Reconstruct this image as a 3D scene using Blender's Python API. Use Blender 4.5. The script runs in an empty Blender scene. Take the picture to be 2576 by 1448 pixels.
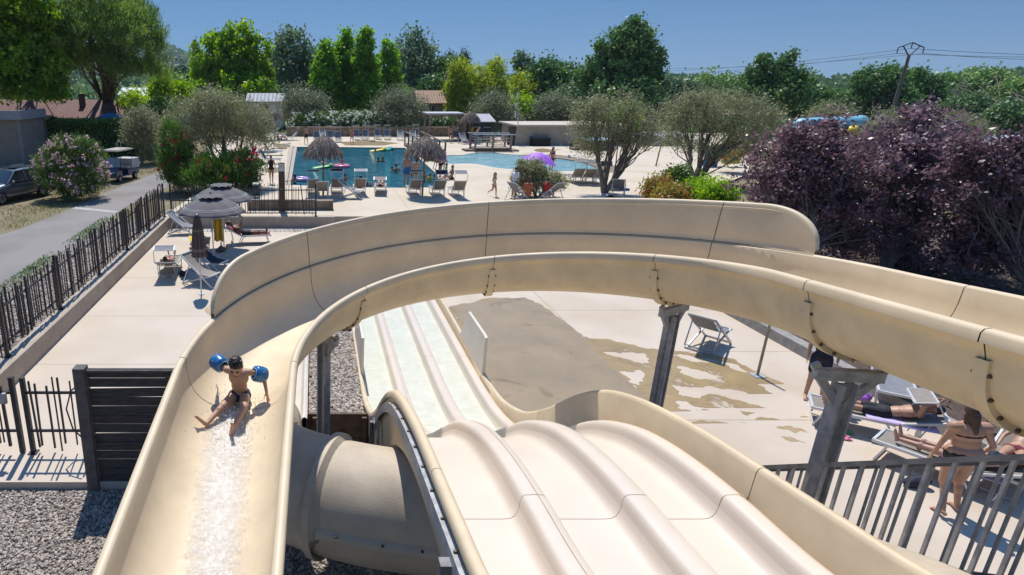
import bpy, bmesh, math, random
import numpy as np
from mathutils import Vector, Matrix
R = math.radians
scene = bpy.context.scene
col = scene.collection
random.seed(7)

# ------------------------------------------------------------------ camera calibration
FPX, PXC, PYC, PITCH, CAMH = 1567.0, 790.0, 724.0, R(18.16), 6.3
_c, _s = math.cos(PITCH), math.sin(PITCH)

def ray(x, y):
    v = (y - PYC) / FPX
    return Vector(((x - PXC) / FPX, _c - v * _s, -(_s + v * _c)))

def G(x, y, z=0.0):
    """ground point at height z seen at survey pixel x, y"""
    d = ray(x, y); t = (z - CAMH) / d.z
    return Vector((d.x * t, d.y * t, z))

def AT(x, y, Y):
    d = ray(x, y); t = Y / d.y
    return Vector((d.x * t, Y, CAMH + d.z * t))

def SC(x, y, Y):
    """metres per survey pixel at that place"""
    return (Y / ray(x, y).y) / FPX

# ------------------------------------------------------------------ mesh builder
class MB:
    def __init__(s):
        s.v = []; s.f = []
    def add(s, vs, fs):
        b = len(s.v); s.v += [tuple(p) for p in vs]; s.f += [tuple(i + b for i in f) for f in fs]; return s
    def box(s, c, d, m=None, taper=1.0):
        x, y, z = d[0] / 2, d[1] / 2, d[2] / 2
        vs = []
        for k in (-1, 1):
            q = taper if k > 0 else 1
            for a, b in ((-1, -1), (1, -1), (1, 1), (-1, 1)):
                vs.append(Vector((a * x * q, b * y * q, k * z)))
        if m is not None: vs = [m @ p for p in vs]
        vs = [p + Vector(c) for p in vs]
        return s.add(vs, [(0, 3, 2, 1), (4, 5, 6, 7), (0, 1, 5, 4), (1, 2, 6, 5), (2, 3, 7, 6), (3, 0, 4, 7)])
    def beam(s, a, b, w, h=None, up=(0, 0, 1)):
        a = Vector(a); b = Vector(b); h = h or w
        d = (b - a).normalized(); u = Vector(up)
        if abs(d.dot(u)) > .98: u = Vector((0, 1, 0))
        x = d.cross(u).normalized(); u = x.cross(d)
        vs = []
        for p in (a, b):
            for i, j in ((-1, -1), (1, -1), (1, 1), (-1, 1)):
                vs.append(p + x * i * w / 2 + u * j * h / 2)
        return s.add(vs, [(0, 3, 2, 1), (4, 5, 6, 7), (0, 1, 5, 4), (1, 2, 6, 5), (2, 3, 7, 6), (3, 0, 4, 7)])
    def tube(s, pts, r, n=6, cap=True):
        pts = [Vector(p) for p in pts]
        rs = r if hasattr(r, '__len__') else [r] * len(pts)
        vs = []; x = None
        for i, p in enumerate(pts):
            d = (pts[min(i + 1, len(pts) - 1)] - pts[max(i - 1, 0)])
            d = d.normalized() if d.length > 1e-9 else Vector((0, 0, 1))
            if x is None:
                x = d.cross(Vector((0, 0, 1)) if abs(d.z) < .9 else Vector((1, 0, 0))).normalized()
            else:
                x = (x - d * x.dot(d)).normalized()
            y = d.cross(x)
            for k in range(n):
                a = 2 * math.pi * k / n
                vs.append(p + (x * math.cos(a) + y * math.sin(a)) * rs[i])
        fs = []
        for i in range(len(pts) - 1):
            for k in range(n):
                a = i * n + k; b = i * n + (k + 1) % n
                fs.append((a, b, b + n, a + n))
        if cap:
            fs.append(tuple(range(n - 1, -1, -1))); e = (len(pts) - 1) * n
            fs.append(tuple(range(e, e + n)))
        return s.add(vs, fs)
    def ell(s, c, r, m=None, n=10, k=7):
        r = r if hasattr(r, '__len__') else (r, r, r)
        vs = [Vector((0, 0, -r[2]))]
        for i in range(1, k):
            t = -math.pi / 2 + math.pi * i / k
            for j in range(n):
                a = 2 * math.pi * j / n
                vs.append(Vector((r[0] * math.cos(t) * math.cos(a), r[1] * math.cos(t) * math.sin(a), r[2] * math.sin(t))))
        vs.append(Vector((0, 0, r[2])))
        fs = []
        for j in range(n):
            fs.append((0, 1 + (j + 1) % n, 1 + j))
            for i in range(k - 2):
                a = 1 + i * n + j; b = 1 + i * n + (j + 1) % n
                fs.append((a, b, b + n, a + n))
            e = 1 + (k - 2) * n
            fs.append((e + j, e + (j + 1) % n, len(vs) - 1))
        if m is not None: vs = [m @ p for p in vs]
        return s.add([p + Vector(c) for p in vs], fs)
    def cap(s, a, b, ra, rb, n=10):
        """capsule with tapered radius"""
        a = Vector(a); b = Vector(b); d = b - a; L = d.length
        if L < 1e-6: return s.ell(a, ra)
        d /= L; pts = []; rs = []
        for t in (-.98, -.8, -.45): pts.append(a + d * ra * t); rs.append(ra * math.sqrt(1 - t * t))
        for t in (0, .33, .66, 1): pts.append(a + d * L * t); rs.append(ra + (rb - ra) * t)
        for t in (.45, .8, .98): pts.append(b + d * rb * t); rs.append(rb * math.sqrt(1 - t * t))
        return s.tube(pts, rs, n)
    def grid(s, rows, closed=False, flip=False):
        n = len(rows[0]); vs = [p for r in rows for p in r]; fs = []
        for i in range(len(rows) - 1):
            for j in range(n if closed else n - 1):
                a = i * n + j; b = i * n + (j + 1) % n
                f = (a, b, b + n, a + n)
                fs.append(f[::-1] if flip else f)
        return s.add(vs, fs)
    def lathe(s, prof, n=16, c=(0, 0, 0)):
        rows = []
        for r, z in prof:
            rows.append([Vector((c[0] + r * math.cos(2 * math.pi * k / n), c[1] + r * math.sin(2 * math.pi * k / n), c[2] + z)) for k in range(n)])
        return s.grid(rows, True)
    def prism(s, poly, z0, z1):
        n = len(poly)
        vs = [(p[0], p[1], z0) for p in poly] + [(p[0], p[1], z1) for p in poly]
        fs = [tuple(range(n - 1, -1, -1)), tuple(range(n, 2 * n))]
        for i in range(n):
            j = (i + 1) % n; fs.append((i, j, j + n, i + n))
        return s.add(vs, fs)
    def mesh(s, name, mat, smooth=True, ang=38):
        me = bpy.data.meshes.new(name)
        me.from_pydata([tuple(p) for p in s.v], [], s.f); me.update()
        bm = bmesh.new(); bm.from_mesh(me); bmesh.ops.recalc_face_normals(bm, faces=bm.faces); bm.to_mesh(me); bm.free()
        if smooth:
            me.polygons.foreach_set('use_smooth', [True] * len(me.polygons)); me.set_sharp_from_angle(angle=R(ang))
        if mat: me.materials.append(mat)
        return me
    def build(s, name, mat, parent=None, smooth=True, ang=38, bevel=0, world=False):
        o = bpy.data.objects.new(name, s.mesh(name, mat, smooth, ang)); col.objects.link(o)
        attach(o, parent, world)
        if bevel:
            b = o.modifiers.new('bevel', 'BEVEL'); b.width = bevel; b.segments = 2; b.limit_method = 'ANGLE'; b.angle_limit = R(50)
        return o

def addmat(o, mb, mat):
    """add another shape to an object's mesh with its own material slot"""
    me = o.data; me2 = mb.mesh('tmp', None); n0 = len(me.polygons)
    bm = bmesh.new(); bm.from_mesh(me); bm.from_mesh(me2); bm.to_mesh(me); bm.free(); bpy.data.meshes.remove(me2)
    me.materials.append(mat); k = len(me.materials) - 1
    for i in range(n0, len(me.polygons)): me.polygons[i].material_index = k

def attach(o, parent, world):
    if parent is not None:
        o.parent = parent
        if world:
            p = parent; off = Vector((0, 0, 0))
            while p is not None: off += p.location; p = p.parent
            o.location = -off

def tag(o, label, cat, group=None, kind=None):
    o['label'] = label
    if kind != 'structure' or cat: o['category'] = cat
    if group: o['group'] = group
    if kind: o['kind'] = kind
    return o

def empty(name, loc, label, cat, group=None, rz=0, kind=None):
    o = bpy.data.objects.new(name, None); col.objects.link(o)
    o.empty_display_size = .2; o.location = loc; o.rotation_euler = (0, 0, rz)
    return tag(o, label, cat, group, kind)

def structure(o, label=None):
    o['kind'] = 'structure'; o['label'] = label or o.name.replace('_', ' '); o['category'] = 'setting'; return o

def dup(root, loc, rz, label, scale=None, group=None):
    def cp(o, parent):
        c = o.copy(); col.objects.link(c); c.parent = parent
        for ch in kids.get(o.name, ()): cp(ch, c)
        return c
    kids = {}
    for o in bpy.data.objects:
        if o.parent is not None: kids.setdefault(o.parent.name, []).append(o)
    r = cp(root, None); r.location = loc; r.rotation_euler = (0, 0, rz); r['label'] = label
    if scale: r.scale = (scale, scale, scale)
    if group: r['group'] = group
    return r

# ------------------------------------------------------------------ materials
def rgb(h):
    return tuple(h) + (1.0,)

def M(name, c, rough=.6, metal=0., var=.18, vs=3., bump=0., bs=60., c2=None, spec=.5, coat=0., detail=4, vz=1.0):
    m = bpy.data.materials.new(name); m.use_nodes = True; nt = m.node_tree; b = nt.nodes['Principled BSDF']
    b.inputs['Roughness'].default_value = rough; b.inputs['Metallic'].default_value = metal
    b.inputs['Specular IOR Level'].default_value = spec
    if coat: b.inputs['Coat Weight'].default_value = coat; b.inputs['Coat Roughness'].default_value = .08
    tc = nt.nodes.new('ShaderNodeTexCoord'); mp = nt.nodes.new('ShaderNodeMapping'); mp.inputs['Scale'].default_value = (1, 1, vz)
    nt.links.new(tc.outputs['Object'], mp.inputs['Vector'])
    no = nt.nodes.new('ShaderNodeTexNoise'); no.inputs['Scale'].default_value = vs; no.inputs['Detail'].default_value = detail; no.inputs['Roughness'].default_value = .62
    nt.links.new(mp.outputs['Vector'], no.inputs['Vector'])
    rp = nt.nodes.new('ShaderNodeValToRGB')
    d = c2 if c2 is not None else tuple(x * (1 - var) for x in c)
    a = c if c2 is not None else tuple(min(1, x * (1 + var * .6)) for x in c)
    rp.color_ramp.elements[0].position = .33; rp.color_ramp.elements[1].position = .68
    rp.color_ramp.elements[0].color = rgb(d); rp.color_ramp.elements[1].color = rgb(a)
    nt.links.new(no.outputs['Fac'], rp.inputs['Fac']); nt.links.new(rp.outputs['Color'], b.inputs['Base Color'])
    if bump:
        n2 = nt.nodes.new('ShaderNodeTexNoise'); n2.inputs['Scale'].default_value = bs; n2.inputs['Detail'].default_value = 3
        nt.links.new(mp.outputs['Vector'], n2.inputs['Vector'])
        bp = nt.nodes.new('ShaderNodeBump'); bp.inputs['Strength'].default_value = bump; bp.inputs['Distance'].default_value = .02
        nt.links.new(n2.outputs['Fac'], bp.inputs['Height']); nt.links.new(bp.outputs['Normal'], b.inputs['Normal'])
    return m

def patchy(m, scale, lo, hi):
    """let the surface below show through in small dried specks"""
    nt = m.node_tree; b = nt.nodes['Principled BSDF']; tc = nt.nodes.new('ShaderNodeTexCoord')
    n = nt.nodes.new('ShaderNodeTexNoise'); n.inputs['Scale'].default_value = scale; n.inputs['Detail'].default_value = 10; n.inputs['Roughness'].default_value = .68; n.inputs['Distortion'].default_value = .6
    nt.links.new(tc.outputs['Object'], n.inputs['Vector']); r = nt.nodes.new('ShaderNodeMapRange'); r.inputs['From Min'].default_value = lo; r.inputs['From Max'].default_value = hi
    nt.links.new(n.outputs['Fac'], r.inputs['Value']); nt.links.new(r.outputs['Result'], b.inputs['Alpha']); return m

def leafM(name, c1, c2, trans=.35, rough=.5, spec=.35):
    m = bpy.data.materials.new(name); m.use_nodes = True; nt = m.node_tree; b = nt.nodes['Principled BSDF']
    at = nt.nodes.new('ShaderNodeAttribute'); at.attribute_name = 'var'
    mx = nt.nodes.new('ShaderNodeMix'); mx.data_type = 'RGBA'; mx.inputs['A'].default_value = rgb(c1); mx.inputs['B'].default_value = rgb(c2)
    nt.links.new(at.outputs['Fac'], mx.inputs['Factor']); nt.links.new(mx.outputs['Result'], b.inputs['Base Color'])
    b.inputs['Roughness'].default_value = rough; b.inputs['Specular IOR Level'].default_value = spec
    tr = nt.nodes.new('ShaderNodeBsdfTranslucent')
    hs = nt.nodes.new('ShaderNodeHueSaturation'); hs.inputs['Value'].default_value = 1.5; hs.inputs['Saturation'].default_value = 1.1
    nt.links.new(mx.outputs['Result'], hs.inputs['Color']); nt.links.new(hs.outputs['Color'], tr.inputs['Color'])
    ms = nt.nodes.new('ShaderNodeMixShader'); ms.inputs['Fac'].default_value = trans
    nt.links.new(b.outputs['BSDF'], ms.inputs[1]); nt.links.new(tr.outputs['BSDF'], ms.inputs[2])
    nt.links.new(ms.outputs['Shader'], nt.nodes['Material Output'].inputs['Surface'])
    return m

def waterM(name, c1, c2, scale, bump, rough=.06, sx=1., alpha=None, trans=0., spec=.5):
    m = bpy.data.materials.new(name); m.use_nodes = True; nt = m.node_tree; b = nt.nodes['Principled BSDF']
    tc = nt.nodes.new('ShaderNodeTexCoord'); mp = nt.nodes.new('ShaderNodeMapping'); mp.inputs['Scale'].default_value = (sx, 1, 1)
    nt.links.new(tc.outputs['Object'], mp.inputs['Vector'])
    n1 = nt.nodes.new('ShaderNodeTexNoise'); n1.inputs['Scale'].default_value = scale; n1.inputs['Detail'].default_value = 5; n1.inputs['Distortion'].default_value = 1.2
    n1.inputs['Roughness'].default_value = .6
    nt.links.new(mp.outputs['Vector'], n1.inputs['Vector'])
    rp = nt.nodes.new('ShaderNodeValToRGB'); rp.color_ramp.elements[0].position = .38; rp.color_ramp.elements[1].position = .62
    rp.color_ramp.elements[0].color = rgb(c1); rp.color_ramp.elements[1].color = rgb(c2)
    nt.links.new(n1.outputs['Fac'], rp.inputs['Fac']); nt.links.new(rp.outputs['Color'], b.inputs['Base Color'])
    bp = nt.nodes.new('ShaderNodeBump'); bp.inputs['Strength'].default_value = bump; bp.inputs['Distance'].default_value = .08
    nt.links.new(n1.outputs['Fac'], bp.inputs['Height']); nt.links.new(bp.outputs['Normal'], b.inputs['Normal'])
    b.inputs['Roughness'].default_value = rough; b.inputs['IOR'].default_value = 1.33; b.inputs['Transmission Weight'].default_value = trans
    b.inputs['Specular IOR Level'].default_value = spec
    if alpha: b.inputs['Alpha'].default_value = alpha
    return m

def groundM(name, c, stain, joints_x=(), joints_y=(), rough=.75, jc=None, lo=.42, hi=.75):
    """cast concrete: large soft stains, fine grain, sawn joints at world lines"""
    m = bpy.data.materials.new(name); m.use_nodes = True; nt = m.node_tree; b = nt.nodes['Principled BSDF']; L = nt.links.new
    b.inputs['Roughness'].default_value = rough; b.inputs['Specular IOR Level'].default_value = .3
    tc = nt.nodes.new('ShaderNodeTexCoord')
    def noise(sc, det=5):
        n = nt.nodes.new('ShaderNodeTexNoise'); n.inputs['Scale'].default_value = sc; n.inputs['Detail'].default_value = det
        L(tc.outputs['Object'], n.inputs['Vector']); return n
    n1 = noise(.45, 7); n2 = noise(45, 3)
    rp = nt.nodes.new('ShaderNodeValToRGB'); rp.color_ramp.elements[0].position = lo; rp.color_ramp.elements[1].position = hi
    rp.color_ramp.elements[0].color = rgb(c); rp.color_ramp.elements[1].color = rgb(stain); L(n1.outputs['Fac'], rp.inputs['Fac'])
    mx = nt.nodes.new('ShaderNodeMix'); mx.data_type = 'RGBA'; mx.blend_type = 'MULTIPLY'; mx.inputs['Factor'].default_value = .35
    r2 = nt.nodes.new('ShaderNodeValToRGB'); r2.color_ramp.elements[0].color = (.6, .58, .55, 1); L(n2.outputs['Fac'], r2.inputs['Fac'])
    L(rp.outputs['Color'], mx.inputs['A']); L(r2.outputs['Color'], mx.inputs['B'])
    cur = mx.outputs['Result']
    if joints_x or joints_y:
        sp = nt.nodes.new('ShaderNodeSeparateXYZ'); L(tc.outputs['Object'], sp.inputs['Vector']); acc = None
        for ax, lst in (('X', joints_x), ('Y', joints_y)):
            for q in lst:
                k = nt.nodes.new('ShaderNodeMath'); k.operation = 'COMPARE'; k.inputs[1].default_value = q; k.inputs[2].default_value = .009
                L(sp.outputs[ax], k.inputs[0])
                if acc is None: acc = k
                else:
                    mxx = nt.nodes.new('ShaderNodeMath'); mxx.operation = 'MAXIMUM'; L(acc.outputs[0], mxx.inputs[0]); L(k.outputs[0], mxx.inputs[1]); acc = mxx
        m2 = nt.nodes.new('ShaderNodeMix'); m2.data_type = 'RGBA'; L(acc.outputs[0], m2.inputs['Factor']); L(cur, m2.inputs['A'])
        m2.inputs['B'].default_value = rgb(jc or tuple(x * .35 for x in c)); cur = m2.outputs['Result']
    L(cur, b.inputs['Base Color'])
    bp = nt.nodes.new('ShaderNodeBump'); bp.inputs['Strength'].default_value = .12; bp.inputs['Distance'].default_value = .01
    L(n2.outputs['Fac'], bp.inputs['Height']); L(bp.outputs['Normal'], b.inputs['Normal'])
    return m

def stripeM(name, c1, c2, axis, period, frac=.5, rough=.7, var=.1):
    """stripes that belong to the surface (boards, tiles, woven slings), along an object axis"""
    m = bpy.data.materials.new(name); m.use_nodes = True; nt = m.node_tree; b = nt.nodes['Principled BSDF']; L = nt.links.new
    b.inputs['Roughness'].default_value = rough; b.inputs['Specular IOR Level'].default_value = .3
    tc = nt.nodes.new('ShaderNodeTexCoord'); sp = nt.nodes.new('ShaderNodeSeparateXYZ'); L(tc.outputs['Object'], sp.inputs['Vector'])
    d = nt.nodes.new('ShaderNodeMath'); d.operation = 'DIVIDE'; d.inputs[1].default_value = period; L(sp.outputs[axis], d.inputs[0])
    fr = nt.nodes.new('ShaderNodeMath'); fr.operation = 'FRACT'; L(d.outputs[0], fr.inputs[0])
    lt = nt.nodes.new('ShaderNodeMath'); lt.operation = 'LESS_THAN'; lt.inputs[1].default_value = frac; L(fr.outputs[0], lt.inputs[0])
    mx = nt.nodes.new('ShaderNodeMix'); mx.data_type = 'RGBA'; mx.inputs['A'].default_value = rgb(c1); mx.inputs['B'].default_value = rgb(c2); L(lt.outputs[0], mx.inputs['Factor'])
    no = nt.nodes.new('ShaderNodeTexNoise'); no.inputs['Scale'].default_value = 2.5; no.inputs['Detail'].default_value = 6; L(tc.outputs['Object'], no.inputs['Vector'])
    rp = nt.nodes.new('ShaderNodeValToRGB'); rp.color_ramp.elements[0].position = .3; rp.color_ramp.elements[1].position = .7
    rp.color_ramp.elements[0].color = (1 - var * 2, 1 - var * 2, 1 - var * 2, 1); L(no.outputs['Fac'], rp.inputs['Fac'])
    m2 = nt.nodes.new('ShaderNodeMix'); m2.data_type = 'RGBA'; m2.blend_type = 'MULTIPLY'; m2.inputs['Factor'].default_value = 1
    L(mx.outputs['Result'], m2.inputs['A']); L(rp.outputs['Color'], m2.inputs['B']); L(m2.outputs['Result'], b.inputs['Base Color'])
    return m

MT = {}
MT['gel'] = M('beige_gelcoat', (.675, .54, .355), .52, var=.10, vs=2.2, bump=.03, bs=300, spec=.5)
MT['gel_out'] = M('beige_fibreglass_back', (.70, .56, .34), .55, var=.14, vs=2.2, bump=.10, bs=170)
MT['gel_rim'] = M('beige_rim', (.72, .64, .53), .4, var=.05, vs=2)
MT['gel_tube'] = M('tube_fibreglass', (.50, .42, .32), .6, var=.14, vs=3, bump=.14, bs=70)
MT['seam'] = M('dark_seam', (.16, .115, .075), .8, var=.2)
MT['bolt'] = M('rusty_bolt', (.12, .08, .055), .6, .4, var=.5, vs=30)
MT['galv'] = M('galvanised_steel', (.40, .405, .405), .5, .1, var=.35, vs=9, detail=8)
MT['galv_dark'] = M('weathered_steel', (.20, .20, .20), .55, .15, var=.35, vs=8)
MT['iron'] = M('black_fence_iron', (.035, .036, .042), .5, .2, var=.3, vs=12)
MT['wall'] = M('rendered_wall', (.42, .35, .27), .85, var=.16, vs=2.2, bump=.35, bs=110)
MT['wood_dark'] = M('weathered_board', (.075, .065, .06), .8, var=.45, vs=5, bump=.4, bs=50, detail=8, vz=6)
MT['wood_post'] = M('grey_timber', (.13, .115, .105), .8, var=.35, vs=6, bump=.3, bs=40)
MT['wood_red'] = M('brown_sleeper', (.13, .085, .055), .8, var=.45, vs=5, bump=.4, bs=45, detail=8)
MT['wood_pole'] = M('round_timber', (.30, .20, .10), .75, var=.35, vs=7, bump=.2, bs=30)
MT['wood_pillar'] = M('dark_brown_timber', (.10, .06, .04), .7, var=.3, vs=5)
MT['wood_bridge'] = M('sunbleached_timber', (.25, .20, .16), .8, var=.35, vs=4, bump=.2)
MT['white'] = M('white_aluminium', (.62, .63, .62), .38, .15, var=.06)
MT['alu'] = M('grey_aluminium', (.45, .46, .48), .4, .5, var=.1)
MT['sling_tan'] = M('tan_mesh_sling', (.26, .225, .19), .8, var=.12, vs=8, bump=.15, bs=250)
MT['sling_grey'] = M('grey_mesh_sling', (.20, .205, .22), .8, var=.12, vs=8)
MT['sling_dark'] = M('navy_sling', (.035, .042, .065), .85, var=.15)
MT['canvas'] = M('grey_canvas', (.145, .132, .13), .9, var=.16, vs=2.5)
MT['canvas_lt'] = M('pale_piping', (.36, .35, .34), .9)
MT['canvas_br'] = M('brown_striped_canvas', (.105, .08, .07), .9, var=.2, vs=6)
MT['thatch'] = M('dry_palm_thatch', (.20, .15, .12), .9, c2=(.10, .07, .055), vs=5)
MT['bark'] = M('grey_bark', (.13, .105, .085), .9, var=.4, vs=6, bump=.6, bs=25)
MT['bark_l'] = M('pale_olive_bark', (.20, .165, .13), .9, var=.45, vs=5, bump=.7, bs=20)
MT['bark_p'] = M('pale_plum_bark', (.24, .205, .18), .9, var=.35, vs=6, bump=.4, bs=25)
MT['asphalt'] = groundM('asphalt', (.27, .25, .235), (.20, .185, .17), rough=.9)
MT['stonewall'] = M('dry_stone_wall', (.33, .25, .17), .9, c2=(.12, .09, .06), vs=2.6, bump=.8, bs=5)
MT['skin'] = M('tanned_skin', (.45, .25, .16), .5, var=.08, vs=6)
MT['skin_lt'] = M('fair_skin', (.48, .275, .19), .5, var=.08, vs=6)
MT['skin_dk'] = M('dark_tan_skin', (.20, .095, .06), .5, var=.1, vs=6)
MT['hair_dk'] = M('dark_hair', (.018, .013, .011), .45, var=.4, vs=30)
MT['hair_br'] = M('brown_hair', (.075, .04, .022), .5, var=.4, vs=30)
MT['hair_bl'] = M('blonde_hair', (.30, .19, .09), .5, var=.4, vs=30)
for n, c in dict(black=(.012, .012, .014), navy=(.012, .018, .04), blue=(.03, .13, .36), white=(.7, .7, .7), red=(.45, .03, .03), orange=(.75, .16, .03), yellow=(.72, .52, .05),
                 green=(.05, .35, .10), pink=(.75, .22, .32), purple=(.34, .12, .52), teal=(.03, .38, .34), floral=(.45, .12, .05), lightblue=(.20, .42, .62), grey=(.3, .3, .32),
                 lilac=(.55, .45, .66), mustard=(.50, .33, .02), lime=(.30, .55, .12), cream=(.62, .55, .42), maroon=(.16, .015, .03)).items():
    MT['c_' + n] = M(n + '_fabric', c, .75, var=.15, vs=9)
for n, c in dict(pink=(.80, .22, .33), lilac=(.50, .36, .62), purple=(.42, .26, .60), yellow=(.85, .62, .02), teal=(.01, .42, .36), green=(.08, .45, .14), skyblue=(.22, .45, .60), orange=(.75, .33, .04)).items():
    MT['v_' + n] = M(n + '_vinyl', c, .3, var=.05, vs=4)
MT['gel_lane'] = M('pale_gelcoat_lane', (.70, .60, .49), .28, var=.04, vs=1.5, spec=.5)
MT['seam_l'] = M('brown_joint', (.40, .29, .19), .8, var=.2)
MT['lanewater'] = waterM('lane_water', (.60, .595, .475), (.66, .65, .545), 3.0, .3, .22)
# ------------------------------------------------------------------ ground, terrace, pool deck
def flat(name, polys, z, mat, holes=()):
    """one flat sheet with holes"""
    bm = bmesh.new(); es = []
    for poly in list(polys) + list(holes):
        vs = [bm.verts.new((p[0], p[1], z)) for p in poly]
        for i in range(len(vs)): es.append(bm.edges.new((vs[i], vs[(i + 1) % len(vs)])))
    bmesh.ops.triangle_fill(bm, use_beauty=True, edges=es)
    bmesh.ops.recalc_face_normals(bm, faces=bm.faces)
    for f in bm.faces:
        if f.normal.z < 0: f.normal_flip()
    me = bpy.data.meshes.new(name); bm.to_mesh(me); bm.free(); me.materials.append(mat)
    o = bpy.data.objects.new(name, me); col.objects.link(o); return o

rnd = random.Random(3)
def smooth_poly(pts, n=4):
    """Catmull-Rom closed"""
    out = []; k = len(pts)
    for i in range(k):
        p0, p1, p2, p3 = [Vector(pts[(i + j - 1) % k][:2]) for j in range(4)]
        for j in range(n):
            t = j / n
            out.append(.5 * ((2 * p1) + (p2 - p0) * t + (2 * p0 - 5 * p1 + 4 * p2 - p3) * t * t + (3 * p1 - p0 - 3 * p2 + p3) * t ** 3))
    return out
def ragged(pts, amp, it=4, seed=1):
    r = random.Random(seed); P = [Vector(p[:2]) for p in pts]
    for _ in range(it):
        Q = []
        for i, p in enumerate(P):
            q = P[(i + 1) % len(P)]; d = q - p; m = (p + q) / 2
            nrm = Vector((-d.y, d.x)); L = d.length
            Q += [p, m + nrm * r.uniform(-amp, amp) if L > .05 else m]
        P = Q
    return P

earthM = M('dry_earth', (.25, .195, .125), .95, c2=(.15, .135, .06), vs=.35, bump=.5, bs=30, detail=9)
gm = MB()
Z0 = .36
def gq(x0, y0, x1, y1, z): gm.add([(x0, y0, z), (x1, y0, z), (x1, y1, z), (x0, y1, z)], [(0, 1, 2, 3)])
gq(-2400, -150, -7.0, 28.25, Z0); gq(12.15, -150, 2400, 28.25, .12); gq(-2400, 28.25, 2400, 2700, Z0)
gq(-7.0, -150, 12.15, 8.83, -.16); gq(-1.4, 8.83, 3.72, 15.2, -.16)
for xa, za in ((-7.0, Z0), (12.15, .2)): gm.add([(xa, -150, -.16), (xa, 28.25, -.16), (xa, 28.25, za), (xa, -150, za)], [(0, 1, 2, 3)])
gm.add([(-7.0, 28.3, -.16), (60, 28.3, -.16), (60, 28.3, Z0), (-7.0, 28.3, Z0)], [(0, 1, 2, 3)])
ground = structure(gm.build('ground', earthM, smooth=False), 'dry earth ground')

terraceM = groundM('cream_terrace_concrete', (.61, .515, .415), (.50, .40, .29), joints_x=(6.98,), joints_y=(10.84, 14.13, 17.08), rough=.72)
terraceL = groundM('cream_terrace_concrete_sunbathing', (.61, .515, .415), (.52, .43, .33), joints_y=(13.4, 16.6, 20.3), rough=.72)
MT['deck'] = deckM = groundM('cream_pool_deck', (.62, .535, .42), (.55, .45, .32), joints_x=(4.6, 12.0), joints_y=(31.2, 44), rough=.75)
t = MB(); t.prism([(-6.62, 8.83), (-1.4, 8.83), (-1.4, 15.2), (.9, 15.2), (.9, 28.2), (-6.62, 28.2)], -.3, 0)
structure(t.build('sunbathing_terrace', terraceL, smooth=False))
t = MB(); t.prism([(3.72, 2.0), (12.0, 2.0), (12.0, 28.2), (.9, 28.2), (.9, 15.2), (3.72, 15.2)], -.3, 0)
structure(t.build('splash_terrace', terraceM, smooth=False))

DZ = .5
t = MB(); t.prism([(.96, 28.12), (12.1, 28.12), (12.1, 28.36), (.96, 28.36)], -.2, .496); structure(t.build('deck_step', MT['wall'], smooth=False), 'rendered step between the splash terrace and the pool deck')
pool_px = [(747, 370), (880, 371), (1018, 372.5), (1046, 392), (1072, 414), (1100, 440), (1106, 462), (1085, 472), (1000, 473), (860, 471), (731, 466)]
pool = [G(x, y, DZ) for x, y in pool_px]
lag_px = [(1122, 392), (1160, 391), (1188, 386), (1215, 384), (1240, 384), (1262, 387), (1282, 389), (1334, 391.5), (1381, 390), (1440, 397), (1500, 408), (1530, 420), (1495, 430), (1416, 431), (1340, 429), (1272, 425), (1234, 420), (1188, 412), (1122, 411.5)]
lagoon = smooth_poly([G(x, y, DZ) for x, y in lag_px], 3)
deck_out = [(-6.9, 28.2), (19, 28.2), (21, 34), (29, 42), (36, 52), (44, 62), (50, 78), (-10.5, 78), (-9.5, 60), (-8.2, 45), (-6.6, 33.5)]
structure(flat('pool_deck', [deck_out], DZ, deckM, [pool, lagoon]))
def basin(name, poly, z1, z0, mat):
    m = MB(); n = len(poly)
    m.add([(p[0], p[1], z1) for p in poly] + [(p[0], p[1], z0) for p in poly], [(i, (i + 1) % n, (i + 1) % n + n, i + n) for i in range(n)])
    return structure(m.build(name, mat, smooth=False))
basin('pool_wall_lining', pool, DZ, .2, M('pool_lining', (.10, .12, .12), .7))
basin('lagoon_edge', lagoon, DZ, .25, M('lagoon_edge_stone', (.45, .38, .28), .8))
wm = waterM('pool_water', (.003, .035, .055), (.020, .185, .235), 3.0, 1.0, .04, sx=.38)
structure(flat('pool_water', [pool], DZ - .07, wm))
wm2 = waterM('lagoon_water', (.20, .42, .48), (.37, .58, .62), 1.6, .5, .06, sx=.5)
structure(flat('lagoon_water', [lagoon], DZ - .04, wm2))
beach = smooth_poly([G(x, y, DZ) for x, y in [(1385, 389), (1440, 395), (1500, 405), (1552, 420), (1560, 432), (1510, 436), (1475, 431), (1500, 424), (1475, 412), (1420, 401), (1360, 395)]], 4)
wetM = M('wet_concrete', (.35, .245, .115), .3, c2=(.26, .185, .09), vs=1.3, spec=.45, detail=7)
wetA = patchy(M('drying_wet_concrete', (.40, .285, .135), .3, c2=(.31, .22, .11), vs=1.3, spec=.45, detail=7), 1.5, .36, .47)
wetG = M('soaked_grey_concrete', (.33, .25, .155), .45, c2=(.25, .195, .125), vs=.9, spec=.4, detail=7)
structure(flat('wet_beach', [beach], DZ + .012, M('wet_beach_concrete', (.34, .26, .16), .35, c2=(.26, .20, .12), vs=1.5)))
for k, pp in enumerate([[(1342, 379), (1365, 374), (1384, 377), (1416, 376.5), (1392, 380), (1380, 384), (1362, 384)], [(858, 358), (900, 355.5), (960, 356), (1004, 362), (965, 366.5), (905, 367), (866, 366)],
                        [(698, 365), (724, 363), (722, 372), (706, 378), (695, 372)], [(668, 424), (705, 421), (716, 430), (690, 436), (668, 434)]]):
    o = flat('puddle', [ragged([G(x, y, DZ) for x, y in pp], .12, 3, k)], DZ + .006, wetM)
    structure(o, 'damp patch on the pool deck')
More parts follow.
